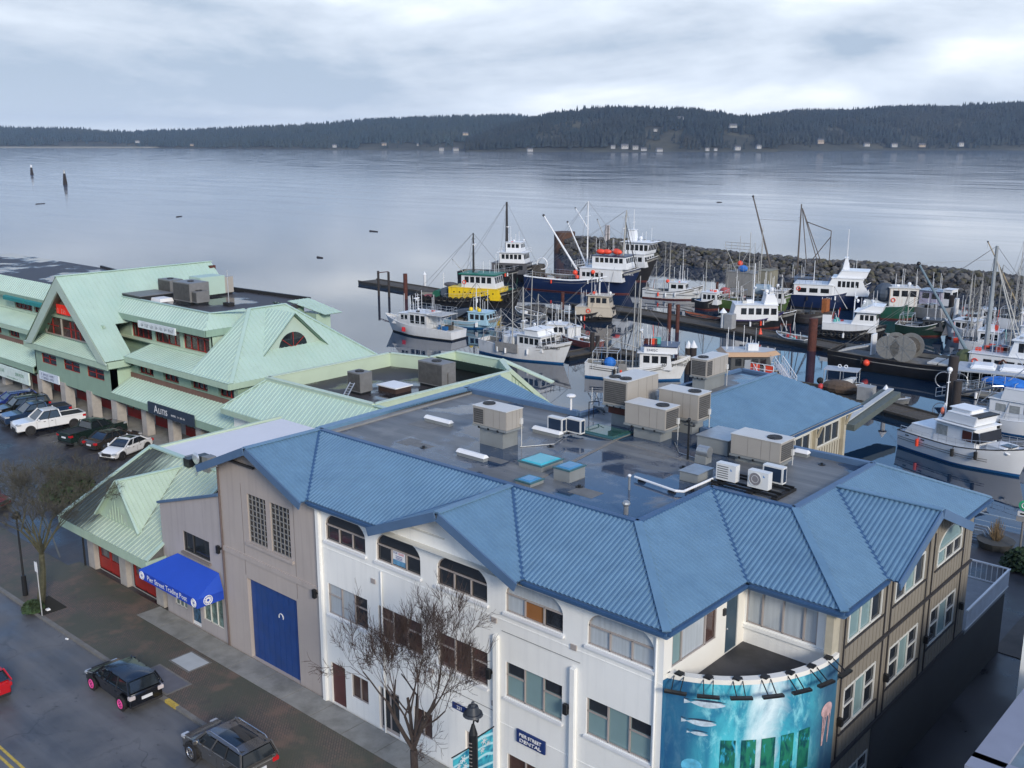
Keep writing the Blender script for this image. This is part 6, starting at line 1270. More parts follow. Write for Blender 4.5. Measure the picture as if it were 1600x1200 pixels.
# 12 purple hull
PUR=M('hull_purple',(.03,.022,.10),.45,0,.2,1); b=Boat('tugboat','stubby white wheelhouse boat with dark purple hull behind the float','tugboat',(1131,511),(1206,512),4.6,1.5,1.5,2.5,BLK,BOOTR,rake=.06,tr=.9,full=.5,stripe=PUR,gun=PUR,scale=1.15)
z=b.dz(1)+.35; b.house(-3.6,3.4,3.9,z,2.3,BW,rf=.2,ra=.5,ns=5,nf=4,wz=(.4,.82),over=.1,ws=(.1,1)); b.house(1.2,3.4,2.8,z+2.35,1.5,BWC,rf=.6,ra=.3,ns=0,nf=0,name='upper_pod',over=.02); b.mast(-.2,6.2,z+2.3,.12,BWC,[(.3,1.2),(.55,1.5),(.75,.7)],radar=.4,wires=False); b.dome(1.6,-.8,z+3.9,.33); b.dome(2.6,.7,z+3.9,.38); b.gear(-1.4,0,4,[BW,DKW,RUST],.4,71,z=z+2.4); m=MB(); m.tube([(3.6,-2.3,2.2),(4.5,-3.6,.2)],.06); m.tube([(6,-1.2,2.5),(5.4,-3.4,.2)],.06); b.P(m,'boarding_pole',DKW)
# 13 skiff
b=Boat('skiff','dark skiff with orange brown inside tied at the end of the float','skiff',(1124,507),(1072,497),2.8,.9,.8,1.1,BLK,BOOTK,rake=.05,tr=.7,dko=.4,deck=M('skiff_inside',(.28,.09,.05),.8,0,.2,2),gun=TRIMK)
for x in(-1.4,0,1.4): m=MB(); m.box((x-.15,-1.1,.65),(x+.15,1.1,.7)); b.P(m,'thwart',WOOD)
# 14 green hull
b=Boat('fishing_boat','olive green hulled fishing boat with small white cabin behind the purple one','fishing boat',(1128,481),(1226,489),4.8,1.8,1.7,3.3,M('hull_green',(.06,.11,.03),.5,0,.15,1,streak=.3,dirtc=(.02,.03,.02)),BOOTR,rake=.08,tr=.7,group=G)
z=b.dz(3); fit(b,9); b.house(1.6,5.2,3.2,z,2.1,BW,rf=.25,ns=4,nf=3,wz=(.4,.8),over=.35,roof=DKW); m=MB(); m.cyl((0,-.2,z+2.0),(2.4,-.2,z+2.0),.9,n=14); b.P(m,'net_cover',M('pale_blue_tarp',(.25,.33,.40),.8),smooth=True); b.mast(.2,7.2,None,.12,POLE,[(.5,2)]); b.mast(-3.5,5.5,None,.08,BW,wires=False); b.gear(-3.4,0,10,[M('olive_net',(.08,.10,.05),.9),ORANGE,BW,WOOD],.8,81); b.dome(3.4,.6,z+2.3,.3); b.poles(-.2,10.5); b.name('#10',4.4,2.5,.3,BW)
# 15 shed barge
SH=M('shed_grey',(.24,.24,.23),.8,0,.1,1,streak=.4,dirtc=(.12,.12,.11)); b=Boat('net_barge','grey plywood net shed barge with railed roof, blue tarp and orange float on top','work barge',(1140,463),(1208,470),6,.9,.9,1.0,BLK,BOOTK,rake=.02,tr=.95,full=.9,dko=.1,gun=TRIMK)
z=.8; L=b.L; b.house(-L*.48,L*.2,4.6,z,4.0,SH,rf=0,ns=0,nf=0,name='shed',over=.08); b.house(L*.2,L*.46,3.6,z,4.6,M('shed_olive',(.22,.21,.16),.8,0,.1,1),rf=0,ns=0,nf=0,name='shed_tower',over=.08); m=MB(); m.box((L*.3,-1.83,z),(L*.42,-1.78,z+2.4)); b.P(m,'dark_doorway',TRIMK); b.toprail(-L*.46,L*.1,4.4,z+4.1,1.2,POLE); m=MB(); m.sph((-1.4,-1.2,z+4.7),.8,10,6,(1.2,.8,.8)); b.P(m,'blue_tarp',M('bright_blue_tarp',(.02,.16,.55),.7,0,.2,3)); b.float_(-2,-1.2,z+5.6,.5); b.mast(-2.8,6.4,z+4,.07,POLE,wires=False); b.mast(-.8,8.2,z+3,.1,POLE,[(.6,1.2)],wires=False); b.mast(1.5,9.2,z+3,.1,POLE,[(.6,1.2)],wires=False)
m=MB(); 
for k in(0,.5,1): m.cyl((-5,-1.5,z+8.2+k*1.1),(0,-1.5,z+8.2+k*1.1),.05,n=5)
for k in range(5): m.cyl((-5+k*1.25,-1.5,z+8.2),(-5+k*1.25,-1.5,z+9.3),.04,n=5)
m.cyl((-2.5,-1.5,z+4),(-.2,-1.5,z+8.2),.05,n=5); m.cyl((-4.8,-1.5,z+8.2),(-2.6,-1.5,z+4.2),.05,n=5)
b.P(m,'raised_rail_frame',POLE)
# tall steel seiner behind breakwater float
b=Boat('fishing_boat','grey steel seiner whose tall boom and spidery gantry rise over the breakwater','fishing boat',(1188,462),(1262,468),5.5,1.6,1.6,2.6,BLK,BOOTR,rake=.08,tr=.8,group=G)
z=1.5; b.mast(1.8,15.5,z,.2,M('steel_brown',(.10,.085,.075),.7),[(.85,2.2),(.93,1.4)],wires=False); b.boom((-3.2,0,z+4),(-7.2,0,z+16.6),.2,M('steel_brown',(.10,.085,.075),.7),'main_boom'); 
m=MB(); 
for q in((5.8,1.0),(5.8,-1.0),(3.4,0)): m.cyl((2,0,z+14.8),(q[0],q[1],z+5),.09,n=6)
m.cyl((3,0,z+12.4),(7.4,0,z+11.0),.09,n=6); m.cyl((7.4,0,z+11),(7.4,0,z+5),.09,n=6); m.cyl((4.2,0,z+5.5),(7.4,0,z+10),.09,n=6); m.cyl((1.8,0,z+12.5),(-6.0,0,z+12.5),.02,n=4)
b.P(m,'gantry',M('steel_brown',(.10,.085,.075),.7)); b.house(1.2,4.6,3.4,z,2.4,M('deckhouse_grey',(.10,.10,.11),.6),rf=.2,ns=3,nf=3)
# 16 navy and white packer
b=Boat('fishing_boat','navy hulled packer with long streamlined white upper works near the breakwater','fishing boat',(1238,477),(1345,483),6.4,2.3,2.4,4.6,NVY,BOOTK,rake=.1,tr=.85,group=G,dko=.5)
z=b.dz(0); b.house(-6.0,.4,5.2,z+.2,1.9,BW,rf=0,ns=3,nf=0,wz=(.3,.7),name='lower_cabin'); b.toprail(-6.0,-.4,5.2,z+2.2,1.0,M('rail_blue',(.08,.15,.28),.5)); b.house(-1.2,6.2,5.0,b.dz(3)-.2,2.9,BWC,rf=1.2,ra=1.4,ns=5,nf=4,wz=(.5,.85),name='wheelhouse',over=.15,ws=(.12,.95)); b.house(.8,5.6,4.4,b.dz(3)+2.8,1.1,BWC,rf=-.4,ra=.8,ns=0,nf=0,name='flying_bridge',over=.05); b.house(1.6,2.8,1.4,b.dz(3)+4,2.0,BWC,rf=.5,ra=.4,ns=0,nf=0,name='radar_arch'); b.mast(2.2,5.2,b.dz(3)+5.6,.1,BW,[(.4,1.2),(.65,.8)],wires=False); b.mast(-3,4,z+2,.08,BW,wires=False); b.lifering(-5.2,-2.66,z+1.4); b.name('#5',-.2,b.sheer(.48)-.5,.5,BW)
# 17 green and white
b=Boat('fishing_boat','rust streaked white wheelhouse boat with dark green hull and slate canvas at the back','fishing boat',(1374,496),(1426,498),4.6,2.0,2.2,3.4,M('hull_darkgreen',(.008,.07,.045),.5,0,.15,1,streak=.2,dirtc=(.1,.05,.02)),BOOTR,rake=.04,tr=.9,full=.6,group=G,dko=.3)
z=b.dz(1); RW=M('rusty_white',(.62,.63,.61),.5,0,.05,1,streak=.75,dirtc=(.45,.2,.05)); b.house(-1.6,2.6,4.0,z,2.9,RW,rf=-.2,ns=3,nf=3,wz=(.55,.88),over=.2); m=MB(); m.sph((-2.2,0,z+1.9),1.6,12,8,(1,1.05,1.0)); b.P(m,'slate_canopy',M('slate_tarp',(.06,.08,.11),.8)); b.lifering(-1.0,-2.1,z+1.0); b.dome(1.5,0,z+3,.3); b.mast(.4,2.8,z+3,.06,BW,wires=False)
# 18 old dark hull
b=Boat('old_hull','rounded dark grey derelict hull with rusty iron on top','hull',(1232,500),(1300,508),5,1.6,1.6,2.2,M('hull_rotten',(.05,.045,.048),.85,0,.3,1.2,.3,6),BOOTK,rake=.05,tr=.5,full=.5,gun=WOOD)
b.gear(2.2,0,7,[RUST,RUST,WOOD],.6,91); b.gear(-1,0,5,[WOOD,TRIMK],.8,92)
m=MB(); m.box((1.8,-.6,1.5),(2.6,.6,4.0)); b.P(m,'rusty_frame',M('orange_rust',(.30,.10,.03),.9,0,.3,3))
# 19 white tug 28
b=Boat('tugboat','small white tug with sloping wheelhouse roof, red deck gear and tyres along a black hull','tugboat',(1276,524),(1378,532),4.6,1.2,1.3,2.3,BLK,BOOTK,rake=.05,tr=.85,full=.55,gun=BLK)
z=b.dz(1)+.4; b.house(-3.9,3.6,3.6,z,1.0,BW,rf=.1,ns=0,nf=0,name='coaming',over=.03); b.house(.0,3.6,3.2,z+1,1.9,BWC,rf=.2,ra=.9,ns=3,nf=3,wz=(.4,.8),over=.5); b.house(1.0,4.2,3.4,z+3.0,.8,BWC,rf=-.2,ra=1.6,ns=0,nf=0,name='visor',over=.02); b.mast(.2,5.4,z+1,.1,BWC,[(.6,1.4),(.8,.8)],radar=.7,wires=False); b.dome(1.6,-.6,z+4); b.dome(2.6,.6,z+4); b.dome(.6,.2,z+4); b.tyres(-4.5,4.6,9,.8,.36); m=MB(); m.box((-3.9,-1.7,z+1),(-2.6,-1.6,z+2.2)); b.P(m,'white_screen',BWC); b.gear(-2.0,0,7,[M('red_gear',(.5,.05,.05),.6),BW,M('mint_barrel',(.1,.4,.38),.5),ORANGE],.6,97,z=z+1); b.boom((-.8,0,z+3),(-2.8,.3,z+6),.06)
# 20 big black seiner 31050
b=Boat('fishing_boat','long black hulled seiner numbered 31050 with two net drums and white wheelhouse','fishing boat',(1306,566),(1640,612),7.2,2.1,1.9,4.8,BLK,BOOTK,rake=.09,tr=.85,full=.5,dko=.6,group=G,gun=WOOD)
L=b.L; zz=b.dz(2); x1=L*.5
NET=M('net_drum_grey',(.22,.22,.21),.9,0,.15,4,.4,16)
for x,r in((-L*.5+7.0,1.45),(-L*.5+8.9,1.6)):
    m=MB(); m.cyl((x,-1.56,zz+1.5),(x,-1.44,zz+1.5),r,n=20)
    dr=b.P(m,'net_drum',NET); m=MB(); m.cyl((x,1.44,zz+1.5),(x,1.56,zz+1.5),r,n=20); b.P(m,'far_flange',NET,dr); m=MB(); m.cyl((x,-1.45,zz+1.5),(x,1.45,zz+1.5),r*.7,n=18); b.P(m,'wound_net',WOOD,dr,smooth=True)
    m=MB()
    for k in range(8): a=PI*2*k/8; m.bar((x,-1.58,zz+1.5),(x+math.cos(a)*r,-1.58,zz+1.5+math.sin(a)*r),.06,.04,up=(0,1,0))
    b.P(m,'drum_spoke',STEEL,dr)
for k in range(3): m=MB(); m.bar((-L*.5+.8,-1.2+k*1.1,zz+.1),(-L*.5+4.4,-1.0+k*1.1,zz+1.2),.4,.15); b.P(m,'stern_ramp_roller',DKW)
m=MB(); m.box((-L*.5+4.4,-.2,zz),(-L*.5+4.6,1.4,zz+2.6)); b.P(m,'white_post',BWC)
for k in range(5): m=MB(); m.box((-L*.5+12+k*1.3,-1.8,zz+.15),(-L*.5+13.1+k*1.3,1.9,zz+.35)); b.P(m,'hatch_cover',DKW)
m=MB(); m.sph((L*.5-11.6,-1.8,zz+1.1),1.3,10,7,(.9,.8,1.1)); b.P(m,'net_pile',M('olive_net',(.08,.10,.05),.9))
xh=L*.5-11.2
b.house(xh+.3,xh+6.8,5.4,zz,2.3,BW,rf=0,ns=4,nf=0,wz=(.4,.78),name='deckhouse',ws=(.22,.98)); b.toprail(xh+.4,xh+4.4,5.2,zz+2.4,1.0); b.house(xh+4.4,xh+9.2,5.2,zz+2.1,2.2,BWC,rf=.3,ra=.6,ns=4,nf=4,wz=(.4,.88),over=.3); b.lifering(xh+1.0,-2.8,zz+1.4); m=MB(); m.tube([(xh+3.6,-2.9,zz),(xh+3.7,-2.95,zz+1.6),(xh+4.1,-2.95,zz+2.0),(xh+4.5,-2.95,zz+1.6),(xh+4.6,-2.9,zz)],.09,6); b.P(m,'brown_hose',RUST)
b.mast(xh+1.4,13.6,zz+1,.32,M('pale_steel',(.26,.29,.31),.5,0,.15,2),[(.78,1.8),(.9,1.2)],radar=None); b.boom((xh-.2,-.6,zz+1.5),(xh-7.0,-.8,zz+12.0),.22,M('boom_blue_grey',(.14,.20,.24),.5),'main_boom'); m=MB(); m.cyl((xh+1.5,0,zz+13),(xh+5.2,1.4,zz+2.5),.08); m.cyl((xh+1.5,0,zz+13),(xh+5.4,-1.4,zz+2.5),.08); m.cyl((xh+1.4,0,zz+13),(xh-7,-.8,zz+12),.02,n=4); b.P(m,'stay',POLE); b.gear(xh+2.4,0,9,[M('mint_barrel',(.1,.4,.38),.5),RUST,BW,ORANGE,BLUED],.7,103,z=zz+2.4)
nettext(b.t,'31050',.55,BW,(xh+7.3,-(b.hb((xh+7.3)/L+.5)+.06),b.sheer((xh+7.3)/L+.5)-.55))
m=MB(); m.prism([(xh+5.4,-b.hb(.8),zz+.3),(xh+6.8,-b.hb(.84),zz+1.7),(xh+11,-b.hb(.97),zz+2.6)],(0,.02,0)) if 0 else None
b.float_(-L*.5+5.2,-3.4,1.2,.42)
# boom stick along it
t=thing('boom_log','long yellow brown log floating beside the long black seiner','log',W(1332,563,z=WZ)); m=MB(); m.cyl(W(1330,566,z=WZ+.15),W(1485,591,z=WZ+.15),.22,.18,8); m.build('log',M('yellow_log',(.36,.23,.08),.8,0,.2,2),t)
# 21 white boat behind it
b=Boat('fishing_boat','white gillnetter with curved high bow and red floats, just behind the numbered seiner','fishing boat',(1560,537),(1482,528),4,1.6,1.6,2.8,BW,BOOTR,rake=.1,tr=.8,group=G)
z=b.dz(0); fit(b,4); b.house(-1,2.4,2.8,z,1.9,BW,rf=.3,ns=3,nf=2); b.float_(-2.6,-.6,z+1.2,.45); b.float_(-3.3,.4,z+1.2,.45); b.gear(-2,0,8,[RUST,BW,ORANGE,BLUED],.6,111); b.mast(.6,9,None,.12,POLE,[(.6,1.8),(.85,1.0)]); b.poles(-.5,8.6)
# 21b right edge troller
b=Boat('fishing_boat','white troller at the right edge with a forest of thin masts and rigging','fishing boat',(1556,512),(1640,520),4.2,1.8,1.8,3.0,BWC,BOOTB,rake=.09,group=G); z=b.dz(0); fit(b,3); b.house(-.6,3.2,3,z,2.1,BWC,rf=.3,ns=3,nf=3); b.house(0,3,2.6,z+2.3,1.2,BWC,rf=.3,ns=0,nf=0,name='flying_bridge'); b.mast(-.9,11,None,.12,POLE,[(.5,2),(.8,1.4)]); b.poles(-1.4,12.5); b.boom((-1,0,3),(-6.6,.4,13),.13,M('boom_tan',(.30,.24,.15),.7)); b.mast(-4,8.5,None,.08,POLE,[(.7,1)]); b.dome(1,-.7,z+3.6,.3); b.dome(2,.6,z+3.6,.3); b.gear(-3.4,0,8,seed=121)
# 22 trawler yacht
b=Boat('motor_yacht','glossy white trawler yacht with black covered windscreen, closest boat to the street','yacht',(1418,694),(1592,745),4.2,1.7,1.7,2.7,BWC,BOOTB,rake=.07,tr=.8,full=.5,dko=.12,deck=BWC,gun=TRIMK)
L=b.L; z=b.dz(-3)
b.house(-L*.46,-L*.16,3.1,z,1.0,BWC,rf=.2,ra=.9,ns=0,nf=0,name='aft_cabin',over=.02); b.house(-L*.2,L*.16,3.2,b.dz(0)-.05,2.0,BWC,rf=.25,ra=.4,ns=0,nf=0,name='saloon',over=.25)
zs=b.dz(0)
for (a,c,mt) in((-2.0,-.9,M('curtained_window',(.30,.32,.32),.2,0,.2,4)),(.6,1.5,M('mahogany_door',(.07,.02,.015),.4))): m=MB(); m.box((a,-1.64,zs+.75),(c,-1.61,zs+1.65)); b.P(m,'side_window' if a<0 else 'door',mt)
m=MB(); m.add([(1.62,-1.64,zs+.75),(2.35,-1.64,zs+.75),(2.15,-1.64,zs+1.7),(1.62,-1.64,zs+1.7)],[(0,1,2,3)]); m.add([(2.37,-1.5,zs+.8),(2.37,1.5,zs+.8),(2.2,1.5,zs+1.7),(2.2,-1.5,zs+1.7)],[(0,1,2,3)]); b.P(m,'black_windscreen_cover',M('black_canvas',(.01,.012,.02),.7))
b.house(-L*.14,L*.13,3.0,zs+2.1,.8,BWC,rf=-.2,ra=.5,ns=0,nf=0,name='flybridge',over=.0); m=MB(); m.box((1.0,-1.4,zs+2.92),(2.0,1.4,zs+3.02)); b.P(m,'dark_visor',TRIMK); b.house(-1.2,.8,1.8,zs+2.95,.3,BWC,rf=.1,ns=0,nf=0,name='bridge_seat')
b.mast(-2.4,4.2,zs+1.8,.07,BWC,[(.8,.5)],wires=False); b.dome(-2.4,0,zs+6.0,.25); m=MB(); m.bar((-3.2,0,z+1),(-2.4,0,zs+3.2),.3,.1); b.P(m,'mast_fin',BWC); m=MB(); m.sph((-2.1,-.9,zs+2.7),.3,8,6,(.6,.6,1.2)); b.P(m,'orange_buoy',M('salmon_float',(.6,.16,.1),.6)); b.rail(-1.5,L*.47,.75,.9); b.rail(-L*.47,-2,.5,1.2); m=MB(); m.box((3.6,-.5,b.dz(3.6)+.35),(4.6,.5,b.dz(3.6)+.42)); b.P(m,'deck_hatch',WIN); b.house(2.6,4.8,2.2,b.dz(3),.35,BWC,rf=.5,ns=0,nf=0,name='fore_cabin',over=.0)
for zk in(.95,1.15): m=MB(); m.tube([(x,-(b.hb(x/L+.5)*.985+.01),zk+.1*(x/L+.5)**2) for x in [-L*.49+L*.75*i/12 for i in range(13)]],.022,4); b.P(m,'stripe',TRIMK)
for x in(-4.9,-3.1): m=MB(); m.box((x-.18,-(b.hb(x/L+.5)+.02),1.42),(x+.18,-(b.hb(x/L+.5)-.02),1.52)); b.P(m,'porthole',WIN)
# 23 second yacht
b=Boat('motor_yacht','white flybridge cruiser with bright blue tarp, cut off by the right edge','yacht',(1512,660),(1668,690),4.2,1.5,1.5,2.5,BWC,BOOTB,rake=.07,tr=.85,full=.5,dko=.12,deck=BWC,gun=BWC)
L=b.L; z=b.dz(0); b.house(-2.6,3,3.2,z,1.9,BWC,rf=.9,ns=3,nf=3,wz=(.4,.8),name='saloon',wm=M('curtained_window',(.30,.32,.32),.2,0,.2,4)); b.house(-1.6,2.2,3.4,z+2,1.1,BWC,rf=-.1,ra=.3,ns=0,nf=0,name='flybridge',over=.03); m=MB(); m.sph((-1.6,0,z+3.3),1.1,12,6,(2.4,1.2,.5)); b.P(m,'blue_tarp',M('bright_blue_tarp',(.02,.16,.55),.7,0,.2,3)); m=MB()
for x in(-4,-1,2): m.tube([(x,-1.8,z),(x+.6,-1.4,z+3.6),(x+.6,1.4,z+3.6),(x,1.8,z)],.04,5)
m.cyl((-4,0,z+1),(1,-1.5,z+6),.05); m.cyl((2.8,1,z),(-1.5,.8,z+6.2),.04); b.P(m,'tube_frame',ALU); b.mast(1.4,5,z+2,.05,ALU,wires=False); b.rail(-5,5,.7,.9)
# 24 boat house with pale canopy
b=Boat('covered_boat','grey framed boat under a pale canopy with rounded white lids and arched tubing','boat',(1486,612),(1640,628),5,1.0,1.0,1.5,M('hull_alu',(.32,.34,.36),.45,.4,.1,2),BOOTK,rake=.05,tr=.9,full=.6,gun=ALU)
L=b.L; m=MB(); m.box((-L*.46,-2.6,3.0),(L*.5,2.6,3.15)); b.P(m,'canopy',M('canopy_grey',(.36,.40,.45),.7)); 
for k,x in enumerate((-3.6,-.6)): m=MB(); m.tap((x,-1.4,3.15),(x+2.8,1.6,3.6),.3,.3,.3); b.P(m,'white_lid',BWC,bevel=.15)
for x in [-L*.45+L*.9*i/8 for i in range(9)]:
    m=MB(); m.cyl((x,-2.5,.9),(x,-2.5,3),.04,n=5); m.cyl((x,2.5,.9),(x,2.5,3),.04,n=5); b.P(m,'canopy_post',ALU)
for x in(-6,-4.4): m=MB(); m.ring((x,-2.3,1.8),.9,.05,16); b.P(m,'arched_tube',ALU)
b.rail(-L*.48,L*.3,1.0,.8); b.gear(-2,0,10,[STEEL,BW,TRIMK],1.2,131)
# 25 charter boat with tan roof
b=Boat('charter_boat','stubby charter boat with octagonal tan roof and white deck rails near the beige units','boat',(1115,600),(1212,600),4.8,1.2,1.2,1.6,M('hull_tan',(.30,.27,.22),.6),BOOTK,rake=.06,tr=.9,full=.6,dko=.1,deck=M('deck_tan',(.30,.22,.16),.7),gun=BW)
z=b.dz(0); L=b.L; b.house(-2.4,2.6,3.6,z+.3,2.3,M('cabin_dark_grey',(.06,.065,.07),.6),rf=.5,ns=4,nf=4,wz=(.5,.88),name='cabin',over=.1); m=MB(); P=[(-3.4,-2.2),(1.8,-2.2),(3.6,-.8),(3.6,.8),(1.8,2.2),(-3.4,2.2)]; m.add([(x,y,z+2.6) for x,y in P]+[(x*.86,y*.8,z+3.05) for x,y in P],[tuple(range(5,-1,-1)),tuple(range(6,12))]+[(i,(i+1)%6,6+(i+1)%6,6+i) for i in range(6)]); b.P(m,'tan_roof',M('tan_roof',(.46,.30,.18),.6,0,.06,1)); m=MB(); m.poly([(x*.85,y*.78,z+3.06) for x,y in P]); b.P(m,'roof_top',M('roof_top_grey',(.45,.47,.48),.6)); b.toprail(-4.4,3.8,4.4,z,1.0,BW,.9); m=MB(); m.box((-.8,-1.85,z+.3),(-.1,-1.8,z+2.2)); b.P(m,'grey_door',M('door_grey',(.25,.28,.32),.5)); b.mast(.8,2.6,z+3,.05,ALU,wires=False); b.mast(-2.6,2.0,z+3,.05,BW,wires=False); b.mast(-1.8,2.2,z+3,.05,BW,wires=False); b.gear(.2,0,3,[BW],.3,141,z=z+3.05)
# 26 little work boats
b=Boat('work_skiff','small grey landing skiff with flat canopy tied to the near float','skiff',(1288,606),(1345,612),2.6,.7,.7,1.0,M('hull_alu',(.32,.34,.36),.45,.4,.1,2),BOOTK,rake=.05,tr=.9,gun=ALU); m=MB(); m.box((-2.2,-1.2,2.4),(1.6,1.2,2.48)); b.P(m,'canopy',M('canopy_grey',(.36,.40,.45),.7))
for x in(-2.1,-.3,1.5):
    for y in(-1.1,1.1): m=MB(); m.cyl((x,y,.4),(x,y,2.4),.04,n=5); b.P(m,'canopy_post',ALU)
m=MB(); m.prism([(-1.6,-.8,.5),(.8,-.8,.5),(1.4,-.8,1.6),(.6,-.8,1.5)],(0,1.2,0)); b.P(m,'white_console',BWC); m=MB(); m.ring((-.6,0,2.75),.18,.05,10); m.ring((.1,0,2.75),.18,.05,10); b.P(m,'hoop_light',BWC); b.float_(-2.6,-.4,.9,.4,TYRE,'outboard')
b=Boat('work_skiff','open aluminium skiff with upright white panels beside the canopied one','skiff',(1352,624),(1418,634),2.4,.6,.6,.9,M('hull_alu',(.32,.34,.36),.45,.4,.1,2),BOOTK,rake=.05,tr=.9,gun=ALU); m=MB(); m.prism([(-2.4,-.6,.4),(-1.2,-.6,.4),(-1.8,-.6,2.0)],(0,.08,0)); m.prism([(-.6,-.6,.4),(.8,-.6,.4),(-.2,-.6,1.6)],(0,.08,0)); b.P(m,'white_panel',M('panel_grey_white',(.45,.47,.5),.6)); b.gear(1,0,3,seed=151)
b=Boat('cabin_float','lilac and white float cabin with blue grey roof near the green hulled boat','float house',(1438,478),(1490,484),4.4,.6,.6,.8,BLK,BOOTK,rake=.02,tr=.95,full=.9,dko=.1,gun=WOOD); b.house(-2.6,1.2,3.2,.6,2.4,M('lilac_wall',(.42,.40,.52),.6),rf=0,ns=2,nf=0,name='cabin',roof=M('roof_bluegrey',(.30,.38,.46),.6),over=.3); b.house(1.2,2.8,2.4,.6,2.8,BW,rf=0,ns=1,nf=1,name='white_shed',over=.1); b.mast(.4,2.6,3,.05,BW,wires=False)
b=Boat('barge','pale grey boxy barge below the lilac cabin','barge',(1428,494),(1482,502),4.2,1.9,1.9,2.2,M('barge_grey',(.25,.26,.28),.7,0,.12,1,streak=.4,dirtc=(.12,.11,.1)),BOOTK,rake=.03,tr=.95,full=.9,dko=.2,gun=STEEL); b.gear(0,0,8,[WOOD,STEEL,TRIMK],.9,161)
b=Boat('fishing_boat','small open boat with pink net heap tucked left of the plywood shed','fishing boat',(1120,466),(1142,470),3,1.0,1.0,1.6,BW,BOOTR,group=G); m=MB(); m.sph((0,0,1.5),1.0,10,6,(1.2,.8,.8)); b.P(m,'pink_net',M('pink_net',(.5,.12,.12),.9,0,.2,4)); b.mast(.6,4,None,.06)
b=Boat('fishing_boat','low white workboat with green nets in front of the white tug, at the float edge','fishing boat',(1262,540),(1218,533),3,.9,.9,1.4,M('hull_slate',(.10,.12,.14),.6),BOOTK,group=G); b.gear(0,0,9,[M('mint_barrel',(.1,.4,.38),.5),BW,M('red_gear',(.5,.05,.05),.6),ROPE],.8,171)
b=Boat('fishing_boat','plain white gillnet boat partly hidden behind WINTER WIND','fishing boat',(826,530),(892,534),3.4,1.2,1.2,2.2,BW,BOOTK,group=G); fit(b,6); b.house(-.6,2.4,2.6,b.dz(0),1.9,BW,rf=.3,ns=3,nf=2); b.mast(-1,4.5,None,.07); b.gear(-2,0,5,seed=181)
b=Boat('fishing_boat','grey skiff with white tarped load left of the small beige tug','skiff',(845,500),(810,492),2.8,.8,.8,1.3,M('hull_slate',(.10,.12,.14),.6),BOOTK,group=G); b.gear(0,0,6,[BW,WOOD,TRIMK],.6,191)
b=Boat('fishing_boat','white seine skiff crowded with gear between the two masts at far right','fishing boat',(1500,545),(1560,551),4,1.5,1.5,2.6,BW,BOOTR,rake=.09,group=G); z=b.dz(0); fit(b,2); b.house(-.4,2.6,2.8,z,2.0,BWC,rf=.3,ns=3,nf=3); b.mast(-.8,8.2,None,.1,POLE,[(.5,1.6),(.8,1)]); b.gear(-2.2,0,9,[RUST,BW,ORANGE,BLUED,STEEL],.7,201); b.gear(1,0,4,[BWC,ORANGE,STEEL],.5,202,z=z+2.1)
b=Boat('fishing_boat','pale hulled longliner with blue canopy just above the canopy covered boat','fishing boat',(1570,556),(1640,566),4.2,1.8,1.7,3.0,BWC,BOOTB,rake=.09,group=G); z=b.dz(0); fit(b,1); b.house(-1.6,2.6,3.0,z,2.2,BWC,rf=.3,ns=3,nf=3); b.house(-1,2,2.6,z+2.3,1.0,BWC,rf=.2,ns=0,nf=0,name='flying_bridge'); b.mast(-1.6,9.8,None,.11,POLE,[(.5,1.8),(.75,1.2)],radar=.5); b.poles(-2,11); b.gear(.4,0,6,[BWC,ORANGE,STEEL,BLUED],.6,212,z=z+3.4)
b=Boat('fishing_boat','small white crabber with stacked orange traps near the lilac cabin','fishing boat',(1500,505),(1548,508),3.6,1.3,1.3,2.2,BW,BOOTK,group=G); z=b.dz(0); fit(b,10); b.house(.4,2.6,2.4,z,1.8,BW,rf=.3,ns=2,nf=2); b.gear(-1.8,0,10,[ORANGE,RUST,STEEL],.7,222); b.mast(.2,6,None,.08,POLE,[(.7,1.2)])
b=Boat('fishing_boat','black and white longliner moored inside the breakwater left of the green hull','fishing boat',(1090,481),(1122,484),4.0,1.6,1.5,2.6,BLK,BOOTR,group=G); z=b.dz(0); b.house(-1,2,2.6,z,2.0,BW,rf=.3,ns=3,nf=2); b.mast(-.8,7.5,None,.1,POLE,[(.6,1.4)]); b.gear(-2,0,6,seed=231)
b=Boat('fishing_boat','dark green troller moored close behind the numbered black seiner drums','fishing boat',(1400,520),(1470,526),4.2,1.6,1.5,2.7,M('hull_deepgreen',(.01,.035,.025),.5),BOOTR,group=G); z=b.dz(0); fit(b,12); b.house(.2,3.0,2.6,z,1.5,M('cabin_dark_grey',(.06,.065,.07),.6),rf=.3,ns=3,nf=2); b.gear(-1.6,0,10,[WOOD,RUST,STEEL,TRIMK],.8,241)
b=Boat('fishing_boat','rust stained black dragger lying along the main float before the packer','fishing boat',(1190,500),(1236,508),4.2,1.5,1.4,2.4,BLK,BOOTR,group=G); z=b.dz(0); b.gear(0,0,12,[RUST,WOOD,STEEL,TRIMK,DKW],.9,251); b.mast(.4,6.5,None,.1,POLE,[(.7,1.4)])
